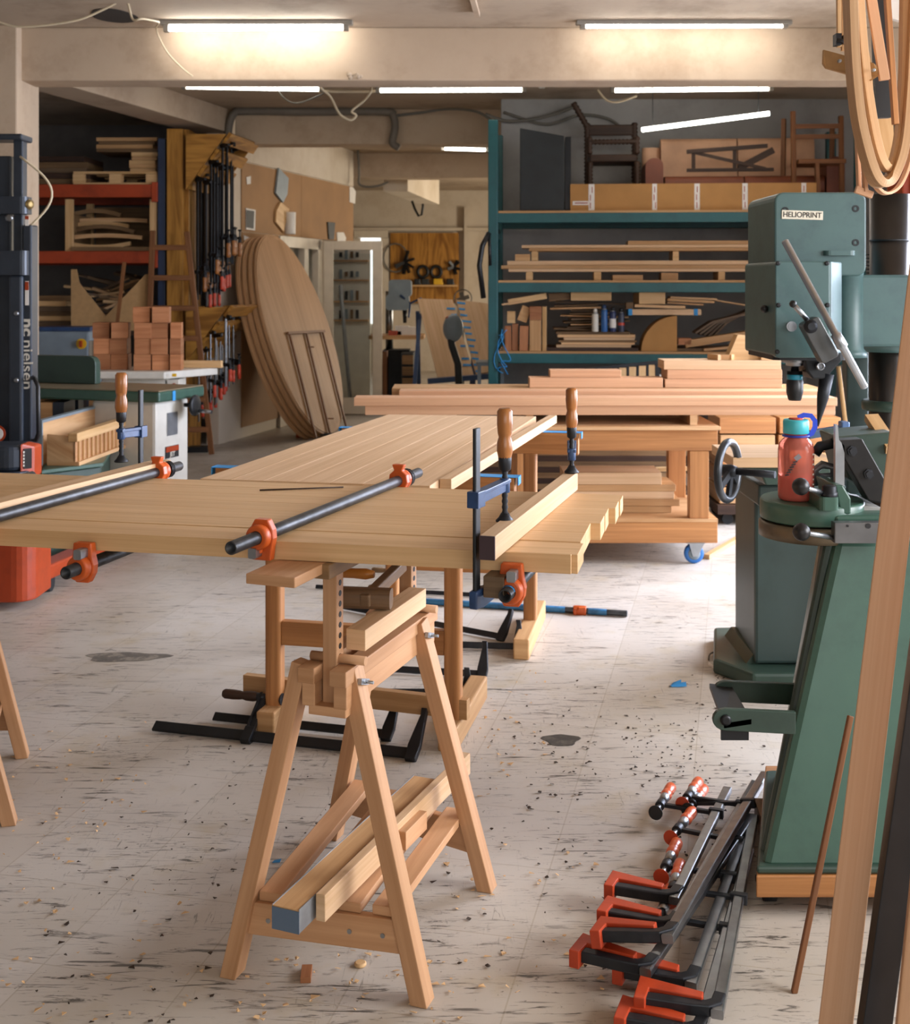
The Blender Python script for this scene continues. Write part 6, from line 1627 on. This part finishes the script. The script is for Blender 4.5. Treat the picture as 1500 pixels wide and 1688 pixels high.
# ================================================================ foot-operated trimmer in the foreground right, on a wooden dolly
t=root('foot_trimmer','green foot-operated trimming machine on a wheeled wooden base, a water bottle on its round table','machine',(1.05,3.05,0))
Dg=root('machine_dolly','low wooden dolly on black castors under the green trimming machine','dolly',(1.06,3.08,0))
part(MB().extrude([V((.69,2.78,.046)),V((1.45,2.78,.046)),V((1.45,3.42,.046)),V((.875,3.42,.046))],(0,0,.05),grain=(1,0,0)),'deck',FIR,Dg,bevel=.003)
for x,y in ((.74,2.86),(1.38,2.86),(.93,3.34),(1.38,3.34)):
    w=part(MB().cyl((x-.014,y,.0235),(x+.014,y,.0235),.0235,n=18),'castor',RUBBER,Dg); part(MB().box((x,y,.0385),(.05,.06,.015)),'castor_plate',BLACKM,w)
B=[V((.703,2.795,.098)),V((1.42,2.795,.098)),V((1.38,3.38,.098)),V((.868,3.30,.098))]
T=[V((.925,2.95,.835)),V((1.22,2.95,.835)),V((1.2,3.25,.835)),V((.985,3.25,.835))]
m=MB(); b=len(m.v); m.v+=B+T
for q in ((3,2,1,0),(4,5,6,7),(0,1,5,4),(1,2,6,5),(2,3,7,6),(3,0,4,7)): m.face([b+i for i in q],[(i*.3,0) for i in range(4)])
part(m,'column',MGREEN,t,bevel=.02)
part(MB().extrude([V((.692,2.785,.097)),V((1.43,2.785,.097)),V((1.4,3.4,.097)),V((.855,3.34,.097))],(0,0,.018)),'foot_flange',DGREEN,t,bevel=.006)
part(MB().beam((.812,2.985,.1),(.945,3.05,.83),.035,.05,up=(0,1,0)),'edge_rib',DGREEN,t,bevel=.012)
part(MB().beam((.735,2.87,.1),(.925,2.985,.83),.03,.03,up=(0,1,0)),'edge_rib',DGREEN,t,bevel=.012)
# pedal fork
for d_,z_,lab in ((3.06,.425,''),(2.86,.425,'')):
    x0,x1=X(1196,d_),X(1312,d_)
    m=MB(); pts=[]
    for k in range(9):
        a=math.pi/2+k/8*math.pi; pts.append(V((x0+.03*math.cos(a),d_,z_+.026*math.sin(a))))
    pts+= [V((x1,d_,z_-.035)),V((x1,d_,z_+.018))]
    m.extrude(pts,(0,.014,0)); a_=part(m,'pedal_arm',DGREEN,t,bevel=.002)
    part(MB().lathe((x0,d_,z_),(0,-1,0),[(.013,0),(.013,.005),(.007,.007)],12),'pivot_bolt',BLACKM,a_)
m=MB(); xa=X(1200,2.95); m.extrude([V((xa-.03,2.86,.405)),V((xa+.035,2.86,.415)),V((xa+.035,3.07,.425)),V((xa-.02,3.07,.43))],(0,0,.012)); m.extrude([V((xa-.035,2.865,.375)),V((xa+.03,2.865,.375)),V((xa+.03,2.865,.415)),V((xa-.035,2.865,.415))],(0,.008,0)); part(m,'pedal_plate',BLACKM,t,'worn dark pedal plate')
# round table
tc=V((X(1338,3.08),3.08,0)); tzz=.909
part(MB().lathe(tc+V((0,0,tzz-.05)),(0,0,1),[(.125,0),(.128,.004),(.128,.044),(.124,.05)],48),'round_table',MGREEN,t)
part(MB().lathe(tc+V((0,0,tzz-.096)),(0,0,1),[(.118,0),(.131,.003),(.131,.036),(.126,.042)],48),'ring_band',plain('worn_steel','6f6452',.4,.6,noise=.2,scale=12),t,'worn steel band')
part(MB().cyl(tc+V((0,0,.82)),tc+V((0,0,.86)),.1,n=28),'table_neck',DGREEN,t)
for px,py,d_,px1,py1 in ((1321,877,2.86,1372,886),(1320,802,2.9,1362,814)):
    q=pt(px,py,d_); e=pt(px1,py1,d_+.06); part(MB().cyl(q,e,.0065,n=10),'lever',ZINC,t); part(MB().sphere(q,.021,18,12),'ball_knob',BLACKP,t)
part(MB().lathe(pt(1367,822,2.95),(0,0,1),[(.02,0),(.02,.016),(.017,.018),(.017,.03),(.012,.033)],20),'lock_nut',IRON,t)
c,s=bx_(1352,1384,820,842,2.93,3.05); part(MB().rbox(c,s,.012,axis=2),'lock_boss',MGREEN,t)
# bed and front bar
c,s=bx_(1376,1475,862,896,2.9,2.93); part(MB().box(c,s),'front_bar',plain('bar_steel','77787a',.35,.8,noise=.15),t,'grey steel front bar',bevel=.002)
for px in (1397,1431): part(MB().lathe(pt(px,867,2.899),(0,-1,0),[(.0065 if px>1400 else .003,0),(.0065 if px>1400 else .003,.001)],14),'hole',BLK,t)
c,s=bx_(1376,1475,850,893,2.95,3.3); part(MB().box(c,s),'bed',MGREEN,t,bevel=.008)
m=MB().extrude([pt(1386,848,2.96),pt(1403,848,2.96),pt(1403,822,2.96),pt(1390,800,2.96),pt(1376,800,2.96)],(0,.16,0)); part(m,'guide_bracket',MGREEN,t,bevel=.004)
c,s=bx_(1377,1384,700,812,3.0,3.16); part(MB().extrude([pt(1377,700,3.0),pt(1381,700,3.0),pt(1383,725,3.0),pt(1392,735,3.0),pt(1392,800,3.0),pt(1377,812,3.0)],(0,.015,0)),'fence_plate',ZINC,t,'thin steel fence plate')
m=MB().extrude([pt(1384,726,3.0),pt(1422,724,3.0),pt(1462,795,3.0),pt(1455,830,3.0),pt(1432,826,3.0),pt(1393,758,3.0)],(0,.05,0)); cut=part(m,'cutter_arm',plain('cutter','2f2e2e',.4,.6,noise=.15),t,'dark cutter arm',bevel=.003)
m=MB().extrude([pt(1380,720,3.06),pt(1475,712,3.06),pt(1500,790,3.06),pt(1465,830,3.06),pt(1400,790,3.06)],(0,.16,0)); part(m,'cutter_housing',DGREEN,t,bevel=.006)
for a,b in ((1404,743),(1431,781)): part(MB().lathe(pt(a,b,3.0),(0,-1,0),[(.013,0),(.013,.006),(.009,.006),(.009,.012)],6),'bolt',IRON,cut)
part(MB().cyl(pt(1439,722,3.1),pt(1439,713,3.1),.012,n=6),'bolt',ZINC,t)
m=MB().extrude([pt(1404,830,3.02),pt(1455,838,3.02),pt(1475,850,3.02),pt(1404,850,3.02)],(0,.2,0)); part(m,'bed_plate',plain('bed_grey','9a9894',.5,.2),t,bevel=.002)
pts=[pt(1343,748,3.12),pt(1352,736,3.12),pt(1372,731,3.12),pt(1385,736,3.12)]
part(MB().tube(pts,.014,10),'hold_down',BLACKM,t)
m=MB().tube([pt(1344,800,3.14),pt(1343,775,3.14),pt(1355,766,3.14),pt(1374,770,3.14),pt(1376,796,3.14)],.011,10); m.tube([pt(1346,784,3.14),pt(1374,783,3.14)],.006,8); part(m,'slotted_guide',plain('guide_grey','77797b',.4,.5),t)
# loose blue steel clamp bar behind, grouped with the trimmer
q0,q1=pt(1330,717,3.45),pt(1398,706,3.45)
part(MB().beam(q0,q1,.03,.022),'clamp_bar',plain('blue_steel','6f86a8',.35,.6),t,bevel=.004)
part(MB().beam(pt(1384,706,3.44),pt(1398,706,3.44),.035,.04),'clamp_jaw',plain('blue_steel2','5f7aa6',.35,.5),t,bevel=.004)
solo(MB().beam(pt(1436,688,3.2),pt(1472,742,3.05),.035,.02,up=(0,-1,0)),'pale_board',PINE,'short pale board leaning on the green trimming machine by the long timber','board')
# water bottle
bo=V((X(1312,3.06),3.06,tzz+.0005)); r=.0445
t=root('water_bottle','red translucent water bottle with turquoise cap standing on the round machine table','bottle',bo)
by=part(MB().lathe(bo,(0,0,1),[(r*.85,0),(r*.97,.004),(r,.012),(r,.125),(r*.93,.142),(r*.72,.153),(r*.62,.157),(r*.62,.168)],36),'body',BOTTLE,t)
part(MB().lathe(bo+V((0,0,.003)),(0,0,1),[(r*.8,0),(r*.90,.006),(r*.91,.058),(r*.88,.0585),(.0,.059)],32),'liquid',plain('pink_drink','d4506a',.3),t,'pink drink')
part(MB().lathe(bo+V((0,0,.158)),(0,0,1),[(r*.63,0),(r*.76,.001),(r*.76,.005),(r*.63,.006)],28,caps=False),'strap_ring',plain('strap_blue','2f3fae',.4),t,'blue strap ring')
cp=part(MB().lathe(bo+V((0,0,.167)),(0,0,1),[(r*.70,0),(r*.72,.002),(r*.72,.03),(r*.66,.035)],28),'cap',plain('cap_turquoise','46b9c6',.35),t,'turquoise cap')
part(MB().lathe(bo+V((0,0,.202)),(0,0,1),[(r*.4,0),(r*.4,.003),(r*.2,.004)],18),'cap_disc',REDH,cp,'red disc')
pts=[bo+V((.005,0,.206)),bo+V((.02,0,.213)),bo+V((.038,0,.211)),bo+V((.048,0,.198)),bo+V((.048,0,.182)),bo+V((.04,0,.166)),bo+V((.028,0,.161))]
part(MB().tube(pts,0,sec=[(-.006,-.0015),(.006,-.0015),(.006,.0015),(-.006,.0015)],up=(0,1,0)),'strap',plain('strap_blue2','2748c8',.4),t,'blue carrying strap')
m=MB()
for k in range(8): m.box(bo+V((r*.80,-r*.62,.03+.0125*k)),(.008 if k%2 else .005,.001,.004),rz(.9))
part(m,'markings',WHITEP,t,'white volume markings')
sk=part(MB().box(bo+V((-.008,-r*1.0,.112)),(.016,.0015,.012),Matrix.Rotation(-.7,3,'Y')@rz(-.15)),'sticker',plain('sticker_grey','8f8b90',.5),t,'printed screw sticker')
m=MB()
for k in range(6): 
    f=k/5; m.box(bo+V((-.014-.018*f,-r*(.985-.2*f),.101-.034*f)),(.011,.0015,.0036),Matrix.Rotation(-.35,3,'Y')@rz(-.3-.5*f))
part(m,'sticker_thread',plain('sticker_dark','4a464c',.5),sk)

# ================================================================ timbers leaning at the right edge
def lean(label,foot,top,w,h,mat,name='timber',ang=0,cat='timber'):
    f=V(foot); tpp=V(top); d=(tpp-f).normalized(); up=V((math.sin(ang),-math.cos(ang),0))
    up=(up-d*up.dot(d)).normalized(); x=d.cross(up)
    m=MB(); P=[]
    b=0
    for sx,sy in ((-1,-1),(1,-1),(1,1),(-1,1)):
        o_=x*sx*w/2+up*sy*h/2; k0=(.0-(f+o_).z)/d.z; P.append((f+o_+d*k0,tpp+o_))
    m.v+=[p for p,_ in P]+[q for _,q in P]; L=(tpp-f).length; of=R.random()*9
    m.face([3,2,1,0],[(0,0)]*4); m.face([4,5,6,7],[(0,0)]*4)
    for k in range(4):
        k2=(k+1)%4; m.face([k,k2,4+k2,4+k],[(of,k*.1),(of,k*.1+w),(of+L,k*.1+w),(of+L,k*.1)])
    # make sure the faces look outwards
    return solo(m,name,mat,label,cat,bevel=.002)
LW=wood('lean_oak','d2a988','bd9069',fine=110,along=.8,tone=.06,contrast=.8)
lean('long pale timber leaning upright at the right edge, before the green machine',(X(1358,2.1),2.1,0),(X(1505,2.28)+.155,2.42,2.15),.056,.06,LW,ang=-.35)
lean('dark strip leaning in the gap between the two pale timbers at the right edge',(X(1412,2.02),2.02,0),(X(1500,2.2)+.3,2.42,2.1),.05,.03,BLACKM,'dark_gap_strip')  # plain dark strip set in the gap between the two timbers
lean('second pale timber leaning in the lower right corner',(X(1482,1.93),1.93,0),(X(1500,1.93)+.31,2.2,2.1),.06,.06,LW,ang=-.35)
a=fl(1309,1636); lean('thin brown stick leaning against the long pale timber',(a.x,a.y,0),(X(1402,2.62),2.62,Z(1180,2.62)),.012,.012,LADW,'thin_stick',cat='stick')

# ================================================================ bent laminated hoops hanging at upper right
HD_=3.1
def hoop(label,pts,bw,th,mat,d0,d1,group='bent wood hoops hanging at the upper right'):
    P=[]
    n=len(pts)
    # smooth the outline
    dense=[]
    for i in range(n-1):
        p0=pts[max(i-1,0)];p1=pts[i];p2=pts[i+1];p3=pts[min(i+2,n-1)]
        for k in range(6):
            f=k/6; dense.append(tuple(.5*((2*p1[j])+(-p0[j]+p2[j])*f+(2*p0[j]-5*p1[j]+4*p2[j]-p3[j])*f*f+(-p0[j]+3*p1[j]-3*p2[j]+p3[j])*f**3) for j in (0,1)))
    dense.append(pts[-1]); N=len(dense)
    for i,(a,b) in enumerate(dense): P.append(pt(a,b,d0+(d1-d0)*i/(N-1)))
    m=MB(); m.tube(P,0,sec=[(-bw/2,-th/2),(bw/2,-th/2),(bw/2,th/2),(-bw/2,th/2)],up=None if False else (0,1,0)) if False else m.tube([p for p in P],0,sec=[(-th/2,-bw/2),(th/2,-bw/2),(th/2,bw/2),(-th/2,bw/2)],up=(0,1,0))
    return solo(m,'bent_hoop',mat,label,'hoop',group=group,bevel=.001)
HM=wood('hoop_wood','d0aa80','a98056',fine=70,along=1.2,tone=.25)
hoop('widest bent wood hoop, its thick outer band rounding off above the drill column',[(1398,-190),(1400,-60),(1402,20),(1406,110),(1414,190),(1427,250),(1440,288),(1453,301),(1470,290),(1487,240),(1496,150),(1501,40),(1504,-60),(1506,-190)],.055,.022,HM,3.0,3.3)
hoop('inner bent wood hoop hanging within the widest one, ending in a small pale block',[(1409,-190),(1413,-60),(1418,30),(1426,120),(1437,195),(1447,243),(1456,268),(1464,276),(1474,262),(1484,210),(1489,130),(1491,30),(1492,-60),(1493,-190)],.03,.02,HM,3.06,3.3)
hoop('thin hoop hanging behind the two thicker ones',[(1396,-190),(1398,-40),(1405,80),(1411,150),(1419,220),(1432,280),(1448,312),(1466,318),(1486,300),(1502,250),(1512,150),(1516,-190)],.03,.008,CHERRY,3.3,3.5)
def strip(label,a,b,d0,d1,w,h,mat,name='strip',cat='strip',group=None,up=(0,1,0)):
    return solo(MB().beam(pt(a[0],a[1],d0),pt(b[0],b[1],d1),w,h,up=up),name,mat,label,cat,group=group,bevel=.0012)
strip('pinkish flat lath hanging slanted inside the hoops',(1405,-190),(1458,132),3.15,3.1,.026,.012,CHERRY)
strip('orange lath hanging right of the pinkish one inside the hoops',(1450,-190),(1476,205),3.2,3.2,.014,.02,FIR)
strip('thin lath hanging left of the hoops, the left one of the pair with steel clips',(1381,-190),(1383,78),3.22,3.2,.011,.012,PINE)
strip('thin lath hanging left of the hoops, the right one of the pair with steel clips',(1388,-190),(1390,84),3.22,3.2,.011,.012,FIRL)
solo(MB().box(pt(1380,66,3.19),(.014,.03,.03)).box(pt(1392,66,3.19),(.014,.03,.022)).cyl(pt(1378,66,3.17),pt(1398,68,3.17),.005,n=8),'clip',IRON,'steel clip holding the pair of thin laths left of the hoops','clip')
P=[pt(1358,82,3.18),pt(1440,104,3.1),pt(1449,112,3.1),pt(1447,126,3.1),pt(1436,133,3.1),pt(1362,112,3.18),pt(1357,104,3.18)]
t=root('template_board','brown flat template with a rounded end hanging across the hoops','template',pt(1400,110,3.2))
part(MB().extrude(P,(0,.012,0)),'board',MDF,t)
for a,b in ((1383,101),(1439,116)): part(MB().lathe(pt(a,b,3.13 if a<1400 else 3.09),(0,-1,0),[(.005,0),(.005,.008),(.003,.01)],8),'wing_screw',ZINC,t)
strip('pink slat frame upright hanging beside the hoops, left one',(1411,170),(1416,312),3.45,3.45,.01,.02,CHERRY,'frame_strip')
strip('pink slat frame upright hanging beside the hoops, right one',(1419,215),(1427,316),3.42,3.42,.01,.02,CHERRY,'frame_strip')
strip('short pink slat joining the frame uprights under the hoops',(1410,312),(1438,322),3.42,3.42,.02,.014,CHERRY,'frame_strip')
solo(MB().beam(pt(1440,-190,3.4),pt(1455,195,3.4),.04,.02,up=(0,1,0)),'black_template',BLACKP,'black plastic template hanging behind the laths in the hoops','template')
solo(MB().extrude([pt(1464,-190,3.5),pt(1492,-190,3.5),pt(1490,36,3.5),pt(1470,30,3.5)],(0,.02,0)),'paper_template',PAPER,'pale paper template hanging at the top between the hoops','paper')
solo(MB().extrude([pt(1426,60,3.6),pt(1448,150,3.6),pt(1470,150,3.6),pt(1475,262,3.6),pt(1450,262,3.6),pt(1436,180,3.6)],(0,.012,0)),'template_board',PINE,'pale thin board hanging behind the inner hoop','template')
t=root('hanging_rail','wooden rail under the ceiling from which hoops and laths hang','rail',(1.1,3.25,2.55))
part(MB().box((1.2,3.3,2.50),(.9,.75,.09)),'rail_board',PINE,t)
for x in (.85,1.5): part(MB().box((x,3.3,2.79),(.04,.04,.515)),'hanger',FIR,t)
t=root('red_cabinet','red cabinet edge showing behind the drill column under the hoops','cabinet',(X(1520,8.2),8.2,0))
part(MB().box((X(1510,8.2),8.3,1.1),(.22,.3,2.42),None),'body',REDP,t,bevel=.01)
part(MB().box((X(1492,8.2)+.05,8.13,2.0),(.07,.02,.4)),'notice',PAPER,t,'white notice')

# ================================================================ cables, conduit and fittings
def cord(label,pts,r,mat,name='cable',cat='cable',group=None):
    n=len(pts); dense=[]
    for i in range(n-1):
        p0=pts[max(i-1,0)];p1=pts[i];p2=pts[i+1];p3=pts[min(i+2,n-1)]
        for k in range(6):
            f=k/6; dense.append(V([.5*((2*p1[j])+(-p0[j]+p2[j])*f+(2*p0[j]-5*p1[j]+4*p2[j]-p3[j])*f*f+(-p0[j]+3*p1[j]-3*p2[j]+p3[j])*f**3) for j in range(3)]))
    dense.append(V(pts[-1]))
    return solo(MB().tube(dense,r,8),name,mat,label,cat,group=group)
cd_=6.9
cord('pale cable sagging along the ceiling at the upper left',[pt(-20,28,cd_),pt(30,44,cd_),pt(120,35,cd_),pt(170,16,cd_),pt(198,2,cd_),pt(210,4,cd_),pt(219,32,cd_),pt(235,31,cd_),pt(262,36,7.2)],.0065,CABLE)
cord('thin cord hanging down the front beam from the left lamp',[pt(262,38,7.2),pt(258,50,7.4),pt(275,85,7.45),pt(300,112,7.48),pt(318,126,7.5)],.005,CABLE)
cord('looped brown wire under the middle lamp behind the front beam',[pt(520,136,8.6),pt(532,148,8.9),pt(545,160,9),pt(560,188,9),pt(578,198,9),pt(587,190,9),pt(580,183,9),pt(600,166,9),pt(611,152,9),pt(612,143,9.2)],.009,CABLE)
cord('thin wire drooping from the lamp behind the front beam',[pt(455,145,9.2),pt(470,163,9.2),pt(490,170,9.2),pt(520,160,9.2),pt(538,151,9.2)],.005,CABLEG)
cord('straight wire run between the two middle lamps',[pt(525,150,9.28),pt(580,151,9.28),pt(640,150,9.28)],.012,CABLE)
pd=10.96
cord('grey conduit running along the second beam and turning down',[pt(374,240,pd),pt(378,205,pd),pt(386,187,pd),pt(405,183,pd),pt(500,184,pd),pt(632,184,pd),pt(648,192,pd),pt(651,212,pd),pt(647,235,pd),pt(658,244,pd)],.036,plain('conduit','6e665c',.7),'conduit','conduit')
cord('thin cable slung along the second beam towards the teal rack',[pt(650,191,pd),pt(690,186,10.9),pt(740,180,10.7),pt(785,184,10.3),pt(812,200,9.9)],.012,CABLEG)
cord('cable drooping across the wall above the black cabinet',[pt(800,188,10.38),pt(840,200,10.38),pt(900,192,10.38),pt(950,175,10.38)],.014,CABLEG)
cord('second cable drooping over the wall near the twisted chair',[pt(830,185,10.4),pt(900,205,10.4),pt(955,190,10.4),pt(1000,195,10.4),pt(1030,215,10.4)],.012,CABLEG)
cord('pale cable hanging by the white sensor behind the front beam',[pt(985,148,9),pt(1000,165,9),pt(1020,168,9),pt(1050,158,9)],.008,CABLE)
t=root('ceiling_sensor','small white sensor under the ceiling beside the right rear lamp','sensor',(X(1062,8.9),8.9,CZ-.1))
part(MB().lathe((X(1062,8.9),8.9,CZ-.001),(0,0,-1),[(.03,0),(.03,.05),(.045,.055),(.045,.075),(.02,.11)],20),'body',WHITEP,t)
t=root('ceiling_sensor','second white sensor under the ceiling behind the middle lamp','sensor',(X(893,9.3),9.3,CZ-.1))
part(MB().lathe((X(893,9.3),9.3,CZ-.001),(0,0,-1),[(.03,0),(.03,.03),(.05,.035),(.05,.06),(.02,.09)],20),'body',WHITEP,t)
m=MB(); c=V((X(172,7.0),7.2,CZ)); pts=[]
for k in range(28):
    a=k/28*6.28318; pts.append(c+V((.13*math.cos(a)*(1+.06*math.sin(3*a)),.19*math.sin(a),-.004)))
solo(m.extrude(pts,(0,0,.003)),'ceiling_hole',plain('hole_dark','2b241e',.9),'dark oval hole broken into the ceiling at the upper left','hole')
for i,(px,py,w) in enumerate(((748,2,.03),)):
    a=V((X(735,5.2),5.0,CZ-.02)); b=V((X(787,7.1),7.1,CZ-.02)); solo(MB().beam(a,b,.03,.03),'ceiling_batten',BEAMM,'narrow batten running along the ceiling towards the front beam','batten')
m=MB()
for k in range(9): 
    a=R.uniform(0,6.28); m.sphere((X(585+R.uniform(-12,14),7.5),7.505,2.745+R.uniform(-.01,.012)),R.uniform(.008,.018),8,6)
solo(m,'plaster_damage',CEILM,'crumbled plaster spot on the lower edge of the front beam','plaster',kind='stuff')
cord('white flex and junction lead in the far bay',[pt(590,248,14.4),pt(592,285,14.4),pt(592,303,14.4),pt(605,308,14.4),pt(625,306,14.4),pt(640,300,14.4)],.014,CABLEG)

# ================================================================ small things on the floor
def chips(n,boxes,size,mat,name,label,cat,seed,flat=.004):
    r=random.Random(seed); m=MB()
    for i in range(n):
        px0,px1,py0,py1=boxes[r.randrange(len(boxes))]
        p=fl(r.uniform(px0,px1),r.uniform(py0,py1)); s=size*r.uniform(.4,1.5); a=r.uniform(0,6.28)
        pts=[]; k=r.choice((3,4,4,5))
        for q in range(k):
            b=a+q/k*6.28; rr=s*r.uniform(.4,1); pts.append(p+V((rr*math.cos(b)*(1.6 if k==3 else 1),rr*math.sin(b),.0012+r.uniform(0,flat))))
        m.extrude(pts,(0,0,.0012))
    return solo(m,name,mat,label,cat,kind='stuff')
chips(240,[(0,360,1420,1688),(360,780,1560,1688),(700,1000,1380,1640),(0,250,1180,1420),(780,900,1100,1330)],.0065,plain('shaving','d2ab7c',.8),'wood_shavings','pale wood shavings scattered over the floor','shavings',3,.006)
chips(420,[(800,1080,1120,1320),(1080,1300,1110,1400),(880,1180,1180,1300),(300,560,1230,1480),(60,360,1300,1688),(700,1000,1300,1600),(1180,1300,1080,1180)],.0055,plain('bark','3b2d20',.8),'bark_crumbs','dark bark crumbs scattered over the floor','crumbs',4,.004)
chips(160,[(1095,1260,1255,1420),(1180,1290,1090,1130),(1040,1150,1190,1290)],.005,plain('bark2','2c2219',.8),'bark_crumbs','dense dark crumbs around the steel clamps','crumbs',5,.004)
def bit(px,py,w,d_,h,mat,name,label,cat,rot=0):
    p=fl(px,py); m=MB().box((0,0,h/2),(w,d_,h)); o=solo(m,name,mat,label,cat,base=V((0,0,0)),bevel=.0008); o.location=p+V((0,0,.0003)); o.rotation_euler=(0,0,rot); return o
bit(505,1610,.022,.05,.012,BLOCK,'wood_offcut','small reddish offcut on the floor between the sawhorse feet','offcut',.05)
solo(MB().lathe(fl(594,1592)+V((0,0,.0004)),(0,0,1),[(.011,0),(.013,.002),(.013,.006),(.010,.008)],18),'wood_plug',PINE,'round pale wooden plug on the floor before the sawhorse','plug')
m=MB()
for k in range(4):
    p=fl(1112+4*k,1131+R.uniform(-3,3)); m.extrude([p+V((-.02,0,.001)),p+V((.015,-.01,.004)),p+V((.018,.018,.012)),p+V((-.01,.015,.003))],(0,0,.001))
solo(m,'tape_scrap',TAPE,'crumpled scrap of blue tape on the floor near the pedestal','tape')
m=MB(); p=fl(455,1423); m.extrude([p+V((-.01,0,.001)),p+V((.01,-.004,.004)),p+V((.012,.01,.006)),p+V((-.006,.011,.002))],(0,0,.001)); solo(m,'tape_scrap',TAPE,'tiny scrap of blue tape on the floor left of the sawhorse shelf','tape')
for i,(px,py,w,d_,lab) in enumerate(((925,1220,.058,.05,'dark oval worn patch in the floor right of the sawhorse'),(207,1083,.16,.06,'dark smeared oval stain on the floor left of the trestle'))):
    p=fl(px,py); pts=[]
    for k in range(24):
        a=k/24*6.28318; j=1+.12*math.sin(3*a+i)+.08*math.sin(5*a); pts.append(p+V((w*math.cos(a)*j,d_*math.sin(a)*j,.0004)))
    solo(MB().extrude(pts,(0,0,.0006)),'floor_stain',worn('stain%d'%i,'55504a','8a8174',.75,.6,scale=16) if i else worn('stain%d'%i,'35322e','5c564d',.6,.6,scale=22),lab,'stain')
t=root('hand_tool','orange handled tool lying on the floor under the oval tops','tool',fl(490,722))
p=fl(488,722)+V((0,0,.03)); part(MB().cyl(p,p+V((.16,.02,0)),.028,n=12),'handle',ORANGE,t); part(MB().cyl(p+V((.16,.02,0)),p+V((.36,.04,0)),.012,n=8),'shaft',IRON,t)
cord('thin white wire curling on the floor left of the pedestal foot',[fl(1255,1072)+V((0,0,.006)),fl(1220,1078)+V((0,0,.02)),fl(1195,1076)+V((0,0,.01)),fl(1172,1082)+V((0,0,.012)),fl(1168,1090)+V((0,0,.005))],.003,CABLEG,'wire','wire')
bit(1190,1098,.09,.05,.012,PAPER,'floor_scrap','crumpled pale scrap lying at the tip of the pedestal foot','scrap',.2)
bit(322,745,.22,.1,.05,BLACKP,'foot_switch','small black box on the floor at the ladder foot','switch box',.1)
bit(1262,1380,.03,.2,.06,OLDW,'wood_offcut','speckled offcut on the floor between the clamp pile and the green machine','offcut',-.1)
